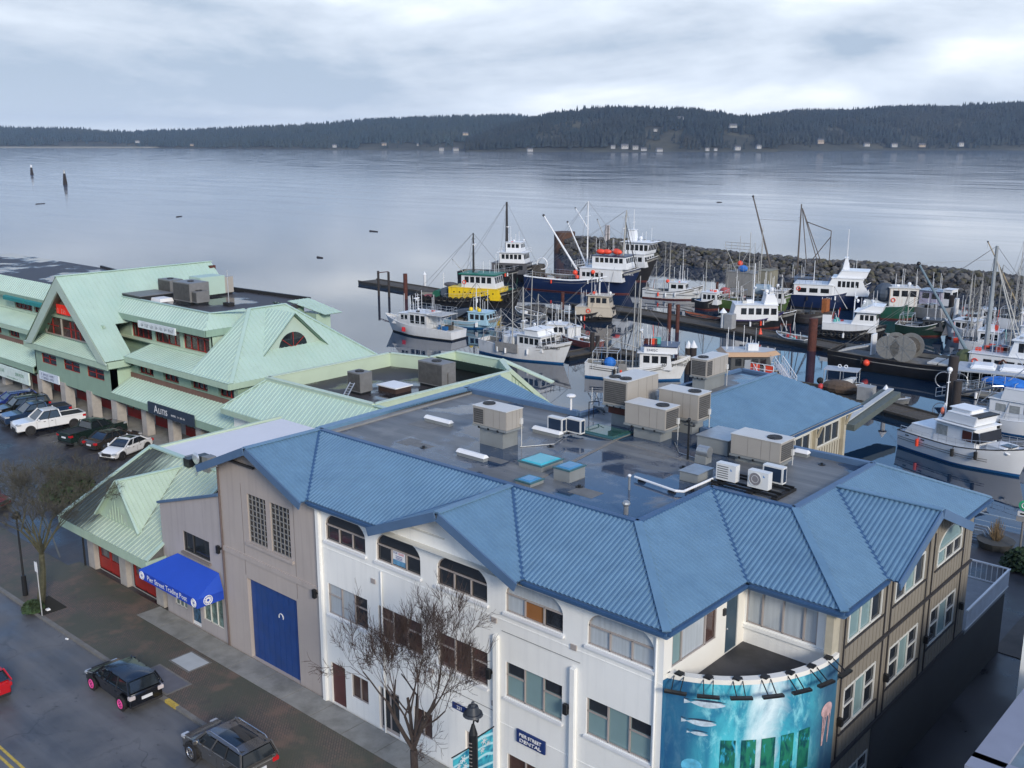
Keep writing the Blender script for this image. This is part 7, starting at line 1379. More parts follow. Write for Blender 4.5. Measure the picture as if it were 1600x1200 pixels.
# ---------------------------------------------------------------- floats, piles, gangways
def dock(label,pts,w,name='float_dock',z=-2.5):
    t=thing(name,label,'dock',(*(W(*pts[0],z=z).xy),z))
    P=[W(*p,z=z) for p in pts]; 
    for a,b_ in zip(P,P[1:]):
        d=b_-a; L=d.length; u=d/L; s=Vector((-u.y,u.x,0)); 
        m=MB(); m.bar(a+Vector((0,0,-.6)),b_+Vector((0,0,-.6)),w,.5); m.build('float_body',BLACK,t)
        n=int(L/.55); base=None
        for i in range(n):
            c=a+u*(i+.5)*L/n
            if base is None or i==0: m=MB(); m.box((-.25,-w/2,-.1),(.25,w/2,.0)); o=m.build('plank',WOOD,t,world=False); base=o.data; o.location=WM(t).inverted()@c; o.rotation_euler=(0,0,math.atan2(u.y,u.x))
            else: inst(base,'plank',t,WM(t).inverted()@(c+Vector((0,0,random.uniform(-.02,.02)))),math.atan2(u.y,u.x))
        for sg in(-1,1): m=MB(); m.bar(a+s*sg*w/2+Vector((0,0,0)),b_+s*sg*w/2,.2,.2); m.build('bull_rail',WOOD,t)
    return t
dock('long dark timber float running out to the left past the yellow tug','' or [(574,438),(660,452),(780,474)],4.5)
dock('main timber float crossing the harbour behind the open basin',[(905,474),(1000,488),(1120,509),(1270,535),(1400,560)],4.2)
dock('near timber float reaching toward the white trawler yacht',[(1225,600),(1300,612),(1400,640),(1500,667)],3.4)
dock('short float between WINTER WIND and the red hull',[(880,556),(940,545),(1000,556)],2.4)
dock('service float beside the navy seiner with pale deck',[(820,478),(905,497)],3.0)
def pile(label,px,h,r,mt=RUST,cap=None,grp='mooring piles'):
    p=W(*px,z=WZ); t=thing('mooring_pile',label,'pile',p,0,grp); m=MB(); m.cyl(p-Vector((0,0,3)),p+Vector((0,0,h)),r,n=12); m.build('shaft',mt,t,smooth=True)
    if cap: m=MB(); m.cyl(p+Vector((0,0,h)),p+Vector((0,0,h+r*2.2)),r*1.25,.02,12); m.build('cone_cap',cap,t)
DPL=M('dark_pile',(.035,.03,.03),.9,0,.2,3)
t=thing('pile_gate','two dark piles joined by a crossbar at the tip of the far float','pile gate',W(592,455,z=WZ)); a_,b_=W(592,462,z=WZ),W(608,464,z=WZ)
for q in(a_,b_): m=MB(); m.cyl(q-Vector((0,0,2)),q+Vector((0,0,4.6)),.22,n=10); m.build('pile',DPL,t)
m=MB(); m.bar(a_+Vector((0,0,4.2)),b_+Vector((0,0,4.6)),.12,.15); m.build('crossbar',RUST,t)
pile('short reddish pile on the far left float',(634,467),4.6,.38); pile('white pile with cone cap on the far left float',(664,450),2.6,.28,BW,BWC)
pile('left of the paired rusty piles mid harbour',(1045,518),4.3,.3); pile('right of the paired rusty piles mid harbour',(1058,519),4.2,.3); pile('thick rusty pile before the small white tug',(1268,548),4.5,.6); pile('rusty pile near the navy seiner waterline',(879,480),2.6,.3); pile('tall rusty pile left of the plywood shed barge',(1119,470),3.4,.3)
pile('left dark pile with pale cap beside MARCH WIND bow',(1074,584),3.3,.4,DPL,BW); pile('right dark pile with pale cap beside MARCH WIND bow',(1082,585),3.4,.4,DPL,BW); pile('taller dark pile between the red hull and MARCH WIND',(925,556),3.2,.32,DPL); pile('shorter dark pile between the red hull and MARCH WIND',(933,557),2.8,.3,DPL)
pile('big dark pile left of the canopy covered boat',(1482,646),6.2,.5,DPL); pile('second dark pile in front of the canopy covered boat',(1490,664),4.6,.42,DPL); pile('thick dark pile in front of the navy packer',(1228,478),4.2,.9,DPL); pile('dark pile under the lilac cabin',(1484,500),4,.4,DPL); pile('pale pile beside the lilac cabin',(1492,503),3.8,.35,BW)
def dbox(label,px,w,h,mt=DKW,cone=False):
    p=W(*px,z=-2.4); t=thing('power_pedestal' if not cone else 'lamp_pedestal',label,'pedestal',p); m=MB()
    if cone: m.cyl(p,p+Vector((0,0,h)),w,n=8)
    else: m.box(p-Vector((w/2,w/2,0)),p+Vector((w/2,w/2,h)))
    m.build('post',mt,t)
    if cone: m=MB(); m.cyl(p+Vector((0,0,h)),p+Vector((0,0,h+.7)),w*1.9,.03,10); m.build('cone_top',BWC,t)
dbox('grey electrical cabinet on the main float',(1140,513),1.3,2.2,M('cabinet_grey',(.30,.31,.32),.5)); dbox('white cone topped lamp post on the main float',(1129,512),.32,2.3,BW,True); dbox('white cone topped lamp post on the near float',(1382,634),.25,1.6,BW,True); dbox('pale grey box at the end of the near float',(1353,624),1.5,1.5,M('cabinet_grey',(.30,.31,.32),.5))
p=W(1188,522,z=-2.4); t=thing('traffic_cone','small orange cone on the main float','cone',p); m=MB(); m.cyl(p,p+Vector((0,0,.9)),.3,.05,10); m.build('cone',ORANGE,t)
def gang(label,a,b_,za,zb,mt=BWC):
    A=W(*a,z=za);Bp=W(*b_,z=zb); t=thing('gangway',label,'gangway',Bp); u=(Bp-A).normalized(); s=Vector((-u.y,u.x,0)).normalized()*.6
    m=MB(); m.bar(A,Bp,1.2,.08); m.build('ramp',ALU,t)
    for sg in(-1,1):
        m=MB()
        for k in(.5,1.0): m.bar(A+s*sg+Vector((0,0,k)),Bp+s*sg+Vector((0,0,k)),.06,.05)
        for i in range(9): q=A.lerp(Bp,i/8)+s*sg; m.cyl(q,q+Vector((0,0,1.05)),.03,n=5)
        m.build('handrail',mt,t)
gang('white railed gangway dropping from the deck with orange nets',(1216,570),(1238,603),-.4,-2.4); gang('second shorter white railed gangway left of the longer one',(1178,572),(1194,600),-.6,-2.2)
gang('long grey railed gangway behind the canopy covered boat',(1560,604),(1470,620),1.6,-2.4,ALU)
p=W(1196,582,z=-1.2); t=thing('ramp_platform','small tan platform with orange nets between the two gangways','platform',p); m=MB(); m.box(p-Vector((1.6,1.2,1)),p+Vector((1.6,1.2,0))); m.build('platform_deck',M('deck_tan',(.30,.22,.16),.7),t); m=MB(); m.box(p+Vector((-1.5,-1.2,.3)),p+Vector((-.2,-1.1,1.1))); m.box(p+Vector((.6,-1.2,.3)),p+Vector((1.5,-1.1,1.1))); m.build('orange_net',ORANGE,t); m=MB(); 
for k in(-1.6,-.5,.5,1.6): m.cyl(p+Vector((k,-1.2,0)),p+Vector((k,-1.2,1.2)),.04)
for h in(.6,1.2): m.cyl(p+Vector((-1.6,-1.2,h)),p+Vector((1.6,-1.2,h)),.04)
m.build('rail',BWC,t)
# upturned aluminium shed roof by the wing
a_,b_=W(1320,655,z=-.5),W(1392,616,z=-.2); t=thing('ramp_shelter','long dark ribbed ramp with pale top edge jutting behind the blue wing roof','ramp',a_); m=MB(); m.bar(a_+Vector((0,0,-1)),b_+Vector((0,0,-.2)),2.0,.6); m.build('ramp_body',M('ramp_dark',(.10,.12,.11),.7),t); m=MB(); m.bar(a_+Vector((0,0,-.3)),b_+Vector((0,0,.5)),.5,.15); m.build('top_edge',CONCL,t)
p=W(1312,612,z=-2.4); t=thing('net_heap','heap of brown fishing net with red buoys on the near float','net heap',p); m=MB(); m.sph(p+Vector((0,0,.5)),1.4,12,6,(1.5,.9,.6)); m.build('net',M('brown_net',(.10,.07,.05),.95,0,.3,5,.5,20),t); m=MB(); m.sph(p+Vector((-2.0,-.6,.4)),.35); m.build('red_buoy',M('red_gear',(.5,.05,.05),.6),t)
# ---------------------------------------------------------------- breakwater
BT=thing('breakwater','long breakwater of dark boulders sheltering the harbour','breakwater',(-100,200,WZ))
path=[W(876,398,z=WZ),W(1000,405,z=WZ),W(1100,418,z=WZ),W(1250,434,z=WZ),W(1400,446,z=WZ),W(1600,468,z=WZ),W(1700,484,z=WZ)]
tops=[4.1,3.9,3.2,3.2,3.5,3.3,3.3]
segs=[];acc=[0]
for a,b_ in zip(path,path[1:]): acc.append(acc[-1]+(b_-a).length)
def bw(s):
    for i in range(len(path)-1):
        if s<=acc[i+1]: f=(s-acc[i])/(acc[i+1]-acc[i]); return path[i].lerp(path[i+1],f),(path[i+1]-path[i]).normalized(),tops[i]*(1-f)+tops[i+1]*f
    return path[-1],(path[-1]-path[-2]).normalized(),tops[-1]
core=MB(); pr=None
for i in range(60):
    p,u,h=bw(acc[-1]*i/59); n=Vector((-u.y,u.x,0)); rg=[p-n*.5-Vector((0,0,1)),p+n*2.8+Vector((0,0,h-1.0)),p+n*7+Vector((0,0,h-1.0)),p+n*11-Vector((0,0,1))]
    if pr: 
        for k in range(3): core.poly([pr[k],rg[k],rg[k+1],pr[k+1]])
    pr=rg
core.build('rubble_core',M('core_dark',(.02,.02,.02),.9),BT)
RK=[M('rock_a',(.07,.07,.073),.9,0,.3,1.5,.4,6),M('rock_b',(.12,.118,.115),.9,0,.25,1.5,.4,6),M('rock_c',(.045,.045,.048),.9,0,.3,1.5,.4,6),M('rock_mossy',(.08,.075,.05),.9,0,.3,1.5,.4,6)]
rm=[]
for k in range(12):
    bm=bmesh.new(); bmesh.ops.create_icosphere(bm,subdivisions=1,radius=1); rnd=random.Random(k)
    for v in bm.verts: v.co*=rnd.uniform(.72,1.15); v.co.z*=.75; v.co.x*=1.2
    me=bpy.data.meshes.new('boulder'); bm.to_mesh(me); bm.free(); me.materials.append(RK[k%4]); rm.append(me)
rnd=random.Random(5); stuff=MB(); cnt=0
inv=WM(BT).inverted()
spots=[]
for i in range(3000):
    s=acc[-1]*rnd.random(); p,u,h=bw(s); n=Vector((-u.y,u.x,0)); f=rnd.random()
    across=-.4+f*6.2; z=min(h-.3,-.3+across/3.1*h)+rnd.uniform(-.2,.35); q=p+n*across+Vector((0,0,z)); spots.append((rnd.uniform(.42,1.0),q))
spots.sort(key=lambda a:-a[0])
for k,(r,q) in enumerate(spots):
    if k<300: o=inst(rm[k%12],'boulder',BT,inv@q,rnd.uniform(0,6),(r,r,r)); o.rotation_euler=(rnd.uniform(-.4,.4),rnd.uniform(-.4,.4),rnd.uniform(0,6))
    else:
        me=rm[k%12]; a=rnd.uniform(0,6); ca,sa=math.cos(a),math.sin(a)
        stuff.mats=RK; o_=len(stuff.v)
        for v in me.vertices: c=v.co*r; stuff.v.append((q.x+c.x*ca-c.y*sa,q.y+c.x*sa+c.y*ca,q.z+c.z))
        for f in me.polygons: stuff.f.append(tuple(i+o_ for i in f.vertices)); stuff.m.append(k%4); stuff.smf.append(False)
o=stuff.build('rubble',None,BT); o['kind']='stuff'
p=path[0]+Vector((-2,4,0)); t=thing('light_base','rusty round steel cell at the left end of the breakwater','beacon base',p); m=MB(); m.cyl(p,p+Vector((0,0,5.4)),2.7,n=22); m.build('steel_cell',M('rust_cell',(.085,.045,.03),.85,0,.35,1.2,.3,6),t,smooth=True)
p=path[0]+Vector((10,6,3)); t=thing('beacon_light','faint white beacon column standing on the breakwater','beacon',p); m=MB(); m.cyl(p,p+Vector((0,0,4.6)),.8,.6,12); m.build('column',M('beacon_white',(.45,.42,.42),.7,0,.2,2),t)
# channel markers and drift logs
for lb,px_,h in(('left channel marker of dark piles with a white top',(50,273),6),('right channel marker of dark piles',(102,288),7)):
    p=W(*px_,z=WZ); t=thing('channel_marker',lb,'channel marker',p,0,'channel markers'); m=MB()
    for dx in(-1.0,1.0,0): m.cyl(p+Vector((dx*1.6,dx*.5,-2)),p+Vector((dx*.7,0,h)),.5,n=8)
    m.build('pile_cluster',DPL,t); m=MB(); m.cyl(p+Vector((0,0,h)),p+Vector((0,0,h+2.2)),.7,n=8); m.build('light',BWC if px_[0]<80 else STEEL,t)
for i,(lb,a,b_) in enumerate((('drifting log at far left below the markers',(56,319),(70,318)),('tiny drifting log left of the far float',(578,361),(590,362)),('drifting log nearest the far float tip',(496,402),(504,403)),('drift log in the open strait on the right',(1120,316),(1128,316)),('small drift log above the green roofs',(276,339),(284,338)))):
    A,Bp=W(*a,z=WZ+.05),W(*b_,z=WZ+.05); t=thing('drift_log',lb,'log',A); m=MB(); m.cyl(A,Bp,.3,.2,7); m.build('log',DPL,t)
# ================================================================ far shore
import numpy as np
def conifer_field(name,pts,hs,mat,seed=0):
    rng=np.random.default_rng(seed); n=len(pts); P=np.array(pts); H=np.array(hs); k=5
    ang=np.arange(k)*2*PI/k; V=np.zeros((n,2*(k+1),3)); 
    for L,(z0,z1,rr) in enumerate(((.12,.7,.24),(.45,1.0,.15))):
        o=L*(k+1); jit=rng.uniform(.8,1.25,(n,1))
        V[:,o:o+k,0]=P[:,None,0]+np.cos(ang)[None]*H[:,None]*rr*jit; V[:,o:o+k,1]=P[:,None,1]+np.sin(ang)[None]*H[:,None]*rr*jit; V[:,o:o+k,2]=P[:,None,2]+H[:,None]*z0
        V[:,o+k]=P; V[:,o+k,2]+=H*z1
    base=(np.arange(n)*2*(k+1))[:,None,None]; F=[]
    for L in range(2):
        o=L*(k+1); F.append(np.stack([np.array([o+i,o+(i+1)%k,o+k]) for i in range(k)]))
    F=(base+np.concatenate(F)[None]).reshape(-1,3)
    me=bpy.data.meshes.new(name); me.vertices.add(n*2*(k+1)); me.vertices.foreach_set('co',V.reshape(-1)); me.loops.add(F.size); me.loops.foreach_set('vertex_index',F.reshape(-1).astype(np.int32)); me.polygons.add(len(F)); me.polygons.foreach_set('loop_start',np.arange(len(F),dtype=np.int32)*3); me.polygons.foreach_set('loop_total',np.full(len(F),3,dtype=np.int32)); me.update(calc_edges=True); me.materials.append(mat)
    o=bpy.data.objects.new(name,me); COL.objects.link(o); o['kind']='stuff'; return o
FOR=M('conifer_green',(.012,.024,.029),.9,0,.5,.02,dirt=.5,dirtc=(.045,.042,.03),dscale=.006)  # bluish tree colour carries some of the distance haze
FORL=M('conifer_green_far',(.022,.042,.05),.9,0,.4,.02,dirt=.6,dirtc=(.055,.06,.04),dscale=.004)  # paler copy for the farther hills, more haze put into the colour
HILL=M('hill_ground',(.04,.042,.03),.95,0,.4,.01,dirt=.8,dirtc=(.11,.10,.06),dscale=.008); ROCKS=M('shore_rock',(.09,.085,.08),.9,0,.4,.03)
def lerp_tab(tab,x):
    if x<=tab[0][0]: return tab[0][1]
    for (a,b),(c,d) in zip(tab,tab[1:]):
        if x<=c: return b+(d-b)*(x-a)/(c-a)
    return tab[-1][1]
HF={}
def headland(nm,x0,x1,shore,top,depth,mat,seed,tree=(16,28),spacing=9,clear=.0,open_=None,shelf=0):
    import mathutils.noise as mn
    cols=[]; N=70; rows=9
    for i in range(N+1):
        px_=x0+(x1-x0)*i/N; S=W(px_,lerp_tab(shore,px_),z=WZ); u=Vector((S.x,S.y,0)); D=u.length; u/=D
        ht=28+(220-lerp_tab(top,px_))/1600*(D+depth)*1.03-30; ht=max(3,ht); col=[]
        for j in range(rows+1):
            f=j/rows; h=ht*(math.sin(PI/2*min(1,f*1.02)))**1.35; h+=mn.noise(Vector((S.x*.004,S.y*.004,j*.4)))*ht*.10*math.sin(PI*f)
            if j==0:h=-1.
            if j==1:h=max(h*.5,3.0+shelf)
            col.append(u*(D+depth*f)+Vector((0,0,WZ+h)))
        col.append(u*(D+depth*1.6)+Vector((0,0,WZ-2)))
        cols.append(col)
    m=MB(); m.sm=True; R_=len(cols[0]); m.v=[tuple(p) for c in cols for p in c]
    for i in range(N):
        for j in range(R_-1): a=i*R_+j; m.f.append((a,a+R_,a+R_+1,a+1)); m.m.append(0); m.smf.append(True)
    struct(m.build(nm,HILL))
    rnd=random.Random(seed); pts=[];hs=[]
    wdt=(cols[-1][0]-cols[0][0]).length; n=int(wdt*depth/(spacing**2))
    for k in range(n):
        a=rnd.random()*N; b=rnd.random()**.9*(rows)*1.0; i,j=int(a),int(b); fa,fb=a-i,b-j
        i=min(i,N-1); j=min(j,rows-1)
        p=cols[i][j].lerp(cols[i+1][j],fa).lerp(cols[i][j+1].lerp(cols[i+1][j+1],fa),fb)
        q=mn.noise(Vector((p.x*.006,p.y*.006,seed)))
        if b<1.2 and rnd.random()<.8-q: continue
        if b<.7: continue
        if open_ and open_(x0+(x1-x0)*a/N,b/rows) and rnd.random()<.93: continue
        if q>.35-clear*.3 and b<6 and rnd.random()<.75: continue
        h=rnd.uniform(*tree)*(1.15 if q<0 else .85)*(.55 if rnd.random()<.25 else 1); pts.append(tuple(p)); hs.append(h)
    conifer_field('forest',pts,hs,mat,seed)
    HF[nm]=cols
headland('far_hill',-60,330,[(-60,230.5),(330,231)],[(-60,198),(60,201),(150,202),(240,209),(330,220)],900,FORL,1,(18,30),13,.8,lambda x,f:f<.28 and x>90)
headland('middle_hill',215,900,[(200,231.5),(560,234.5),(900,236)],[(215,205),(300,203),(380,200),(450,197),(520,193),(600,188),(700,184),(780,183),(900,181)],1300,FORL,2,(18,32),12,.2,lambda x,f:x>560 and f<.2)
headland('near_hill',728,1215,[(728,237.5),(1215,237.5)],[(728,215),(745,209),(790,196),(850,180),(900,170),(960,168),(1040,170),(1120,175),(1160,180),(1215,190)],800,FOR,3,(16,28),8.5,.6,lambda x,f:(960<x<1180 and .1<f<.42 and math.sin(x*.05)+f*2>.6) or f<.09)
headland('right_hill',1120,1680,[(1120,236.6),(1400,235),(1680,235)],[(1120,195),(1180,182),(1240,176),(1300,174),(1400,172),(1500,169),(1680,166)],1100,FOR,4,(16,28),10,.5,lambda x,f:(1200<x<1380 and f<.16) or f<.07)
HW=M('house_white',(.55,.55,.53),.7); HW2=M('house_offwhite',(.36,.36,.35),.7); HR=M('house_roof_grey',(.12,.12,.13),.8); HT=M('house_tan',(.34,.28,.22),.7)
def far_house(label,px_,py_,D,w,h,mt=HW,n=1):
    mt={HW:HW2,HT:HT}[mt]
    w*=.85; h*=.75
    r=ray(px_,py_); hl=math.hypot(r.x,r.y); p=Vector((r.x/hl*D,r.y/hl*D,CAMZ+r.z/hl*D)); t=thing('shore_house',label,'house',(p.x,p.y,p.z),R(41.6)+random.uniform(-.3,.3),'houses on the far shore')
    m=MB(); m.box((-w/2,-w*.35,-3),(w/2,w*.35,h)); m.build('house_wall',mt,t,world=False)
    m=MB(); m.prism([(-w/2-.6,-w*.42,h),(-w/2-.6,w*.42,h),(-w/2-.6,0,h+w*.22)],(w+1.2,0,0)); m.build('roof',HR,t,world=False)
    for k in range(max(2,int(w/5))): x=-w/2+w*(k+.5)/max(2,int(w/5)); m=MB(); m.box((x-.8,-w*.36,h*.35),(x+.8,-w*.34,h*.75)); m.build('window',GLASS,t,world=False)
FHL=[('long pale house alone high on the near hill',1062,186,3250,24,5,HW),('tan house halfway up the hill above the left houses',972,200,3100,20,5,HT),('small grey house left of the tan hillside one',930,196,3100,14,5,HW),('small white house low on the hill, right of the tan one',1024,204,3000,12,5,HW),('wide pale house on the hill over the white shore houses',1145,198,3000,24,5,HW),
('low white house at the foot of the near hill on the left',828,235,2640,16,4,HW),('pair gabled white house at the shore left of the biggest one',958,230.5,2640,12,6,HW),('biggest white two storey house on the shore',976,231,2640,20,8,HW),('white house just right of the biggest shore house',993,232,2640,16,7,HW),('low white boathouse near the shore point',1006,234,2630,16,4,HW),('pale cottage beside the low boathouse',1030,235,2630,18,4,HW),('white cottage second of the middle shore group',1105,234,2640,11,5,HW),('tiny white cottage in the middle shore group',1118,234,2640,9,4,HW),('tall white gabled house of the middle shore group',1152,233,2640,16,7,HW),('pale house at the right of the middle shore group',1185,230.5,2660,14,6,HW),
('solitary house on the open grassy point',1282,223,2850,18,9,HT),('bright white house right of the grassy point',1354,227,2780,16,5,HW),('grey white house second right of the grassy point',1397,228,2780,16,6,HW),('low grey house third right of the grassy point',1440,228,2780,18,4,HT),('pale house farthest right on the shore',1501,227,2780,14,7,HW),
('small white house on the left spit',215,222,4100,16,6,HW),('pale house at the tip of the left sandy spit',300,227,4100,14,5,HT),('white house on the middle shore, leftmost of its row',523,229,3300,14,6,HW),('low pale house in the middle shore row',600,226,3400,18,5,HT),('cream house on the middle shore near the near hill',655,227,3400,18,5,HW),('tan house higher on the slope left of the near hill',727,210,3300,20,5,HT),('white house at the waterline left of the near hill',712,234,2900,18,5,HW),('boxy white house next to the near hill foot',690,234,2900,14,6,HW)]
for q in FHL: far_house(*q)
m=MB(); S=[W(x,231.3,z=WZ+.6) for x in range(-40,310,15)]; 
for a,b_ in zip(S,S[1:]): d=Vector((a.x,a.y,0)).normalized(); m.poly([a-d*30,b_-d*30,b_+d*60+Vector((0,0,5)),a+d*60+Vector((0,0,5))])
struct(m.build('beach',M('beach_sand',(.30,.27,.20),.9,0,.3,.02)))
# ================================================================ vehicles
CG=M('car_glass',(.015,.02,.025),.05,0,.2,1,spec=.9); CH=M('chrome',(.6,.6,.62),.15,.9,.05); RL=M('tail_red',(.45,.015,.02),.25); HLm=M('headlamp_clear',(.5,.52,.55),.15,.3,.1,3); PL=M('number_plate',(.65,.67,.7),.4); PLS=M('black_plastic',(.02,.02,.022),.6)
def paint(n,c,met=.3): return M(n,c,.22,met,.04,.6,coat=.8)
def car(label,kind,loc,rz,body,rim=None,L=4.4,Wd=1.78,H=1.5,cat='car',name='parked_car',rails=False,roofglass=False,group='cars parked along the kerb'):
    t=thing(name,label,cat,(*loc,0.004),rz,group); hw=Wd/2
    gc=.2
    P=dict(hatch=[(-.5,.35),(-.495,.95),(-.46,1.0),(.22,.98),(.30,.93),(.47,.72),(.5,.5),(.49,.25),(-.48,.25)],
      suv=[(-.5,.4),(-.495,1.0),(-.48,1.08),(.2,1.06),(.27,1.04),(.46,.9),(.5,.72),(.5,.3),(-.49,.3)],
      sedan=[(-.5,.42),(-.49,.86),(-.46,.93),(-.30,.98),(.2,.93),(.28,.9),(.46,.68),(.5,.5),(.49,.22),(-.48,.22)],
      pickup=[(-.5,.5),(-.5,1.15),(-.49,1.18),(.20,1.18),(.27,1.16),(.47,1.08),(.5,.95),(.5,.4),(-.49,.45)])[kind]
    m=MB(); pts=[(x*L,z) for x,z in P]; n=len(pts)
    yy=lambda x:hw*(1-.10*max(0,(abs(x)/L-.36)/.14)**1.5)
    vs=[]
    for x,z in pts: k=.94 if z<.35 else (1 if z<.9 else .955); vs.append((x,-yy(x)*k,z))
    for x,z in pts: k=.94 if z<.35 else (1 if z<.9 else .955); vs.append((x,yy(x)*k,z))
    m.add(vs,[tuple(range(n)),tuple(range(2*n-1,n-1,-1))]+[(i,(i+1)%n,n+(i+1)%n,n+i) for i in range(n)])
    bd=m.build('body',body,t,world=False,bevel=.11,smooth=True)
    belt=dict(hatch=.98,suv=1.07,sedan=.93,pickup=1.17)[kind]
    g=dict(hatch=(-.49,-.40,.08,.25),suv=(-.49,-.44,.1,.24),sedan=(-.36,-.20,.06,.25),pickup=(-.14,-.11,.10,.24))[kind]
    x0,x1,x2,x3=[v*L for v in g]; wb=hw*.93; wt=hw*.74
    m=MB(); m.add([(x0,-wb,belt-.03),(x3,-wb,belt-.03),(x3,wb,belt-.03),(x0,wb,belt-.03),(x1,-wt,H-.05),(x2,-wt,H-.05),(x2,wt,H-.05),(x1,wt,H-.05)],[(0,3,2,1),(4,5,6,7),(0,1,5,4),(1,2,6,5),(2,3,7,6),(3,0,4,7)])
    m.build('glasshouse',CG,t,world=False,bevel=.09,smooth=True)
    m=MB(); nx,ny=8,8; lo=H-.075
    for i in range(nx+1):
        for j in range(ny+1):
            a=i/nx;b_=j/ny*2-1; x_=x1-.06+(x2+.05-x1+.06)*a; m.v.append((x_,b_*(wt+.03),lo+.085*(1-b_*b_*.9)*(1-.75*abs(2*a-1)**3)))
    for i in range(nx):
        for j in range(ny): q=i*(ny+1)+j; m.f.append((q,q+1,q+ny+2,q+ny+1)); m.m.append(0); m.smf.append(True)
    rf=m.build('roof',body,t,world=False,smooth=True)
    if roofglass:
        m=MB(); rows=[i for i in range(nx+1) if 2<=i<=6]
        for i in rows:
            for j in range(1,ny): a=i/nx;b_=j/ny*2-1; m.v.append((x1-.06+(x2+.05-x1+.06)*a,b_*(wt+.03),lo+.012+.085*(1-b_*b_*.9)*(1-.75*abs(2*a-1)**3)))
        k=ny-1
        for i in range(len(rows)-1):
            for j in range(k-1): q=i*k+j; m.f.append((q,q+1,q+k+1,q+k)); m.m.append(0); m.smf.append(True)
        m.build('sunroof',CG,rf,world=False,smooth=True)
    for sg in(-1,1):
        for xa,xb in((x0,x1),(x3,x2)): m=MB(); m.bar((xa,sg*wb,belt-.02),(xb,sg*wt,H-.04),.09,.05,up=(0,sg,0)); m.build('pillar',body,t,world=False)
        for f in ((.36,.66) if kind!='pickup' else (.5,)):
            xb_=x0+(x3-x0)*f; xt=x1+(x2-x1)*f; m=MB(); m.bar((xb_,sg*(wb+.005),belt-.02),(xt,sg*(wt+.01),H-.04),.07,.02,up=(0,sg,0)); m.build('pillar',PLS if f<.6 else body,t,world=False)
        m=MB(); m.box((x3-.35,sg*(hw+.02),belt),(x3-.2,sg*(hw+.2),belt+.16)); m.build('mirror',body,t,world=False,bevel=.03)
        for f in(.33,.62): xh=x0+(x3-x0)*f; m=MB(); m.box((xh,sg*hw*.985,belt-.17),(xh+.16,sg*(hw*.985+.03),belt-.13)); m.build('door_handle',CH if kind!='hatch' else body,t,world=False)
        m=MB(); xd=x0+(x3-x0)*.5
        for q in(xd,x3-.12,x0+.55): m.box((q-.006,sg*hw*1.0,.4),(q+.006,sg*(hw*1.0+.004),belt-.08))
        m.build('door_gap',PLS,t,world=False)
        if rails: m=MB(); m.tube([(x1+.15,sg*(wt-.02),H),(x1+.3,sg*(wt-.02),H+.09),(x2-.3,sg*(wt-.02),H+.09),(x2-.1,sg*(wt-.02),H)],.022,6); m.build('roof_rail',CH,t,world=False)
        zt=belt-.12
        m=MB(); m.box((-L*.5-.01,sg*hw*.62,zt-.14),(-L*.455,sg*hw*.95,zt+.04)); m.build('tail_light',RL if label.find('black hatch')<0 else M('clear_tail',(.55,.5,.5),.2),t,world=False,bevel=.02)
        m=MB(); zf=P[5][1]-.04 if kind!='sedan' else .66; m.box((L*.43,sg*hw*.55,zf-.12),(L*.497,sg*hw*.93,zf+.02)); m.build('headlight',HLm,t,world=False,bevel=.03)
    wr=.33 if kind in('hatch','sedan') else .38
    for xw in(-L*.31,L*.315):
        for sg in(-1,1):
            m=MB(); m.cyl((xw,sg*(hw*.98),wr+.03),(xw,sg*(hw+.006),wr+.03),wr+.07,n=20); m.build('wheel_arch',PLS,t,world=False)
            m=MB(); m.cyl((xw,sg*(hw-.2),wr),(xw,sg*(hw+.015),wr),wr,n=20); w_=m.build('wheel',TYRE,t,world=False)
            m=MB(); m.cyl((xw,sg*(hw+.0),wr),(xw,sg*(hw+.02),wr),wr*.66,n=16); m.build('rim_well',PLS,w_,world=False)
            m=MB(); m.ring((xw,sg*(hw+.022),wr),wr*.62,.025,16); 
            for k in range(6): a=PI*2*k/6; m.bar((xw,sg*(hw+.022),wr),(xw+math.cos(a)*wr*.62,sg*(hw+.022),wr+math.sin(a)*wr*.62),.05,.012,up=(0,sg,0))
            m.build('rim',rim or CH,w_,world=False)
    m=MB(); m.box((-L*.503,-.26,belt-.38),(-L*.497,.26,belt-.24)); m.build('licence_plate',PL,t,world=False)
    m=MB(); m.box((L*.49,-hw*.5,.45),(L*.505,hw*.5,.68)); m.build('grille',PLS,t,world=False)
    m=MB(); m.box((-L*.505,-hw*.85,.3),(-L*.46,hw*.85,.46)); m.build('bumper',PLS,t,world=False,bevel=.03); m=MB(); m.box((L*.46,-hw*.85,.24),(L*.505,hw*.85,.38)); m.build('bumper',PLS,t,world=False,bevel=.03)
    if kind=='pickup':
        m=MB(); m.box((-L*.485,-hw*.84,1.12),(-L*.155,hw*.84,1.195)); m.build('bed_liner',PLS,t,world=False)
        for s_ in(-1,1): m=MB(); m.box((-L*.49,s_*hw*.84,1.12),(-L*.15,s_*hw*.95,1.24)); m.build('bed_rail',body,t,world=False,bevel=.02)
        m=MB(); m.box((-L*.5,-hw*.9,1.1),(-L*.482,hw*.9,1.24)); m.build('tailgate_top',body,t,world=False)
    return t
car('small black hatchback with pink wheel rims parked at the kerb','hatch',(-42.1,20.2),PI,paint('black_car_paint',(.008,.009,.013)),M('pink_rim',(.75,.08,.32),.4,0,.1,4),L=4.3,Wd=1.76,H=1.53)
car('grey compact SUV with roof rails and glass roof at the kerb','suv',(-33.55,20.25),PI,paint('grey_car_paint',(.16,.155,.15),.6),None,L=4.5,Wd=1.84,H=1.68,rails=True,roofglass=True)
car('bright red car leaving the picture at the left edge','hatch',(-47.5,15.7),PI,paint('red_car_paint',(.50,.01,.015),.1),None,L=4.3,Wd=1.78,H=1.5,name='moving_car',group=None)
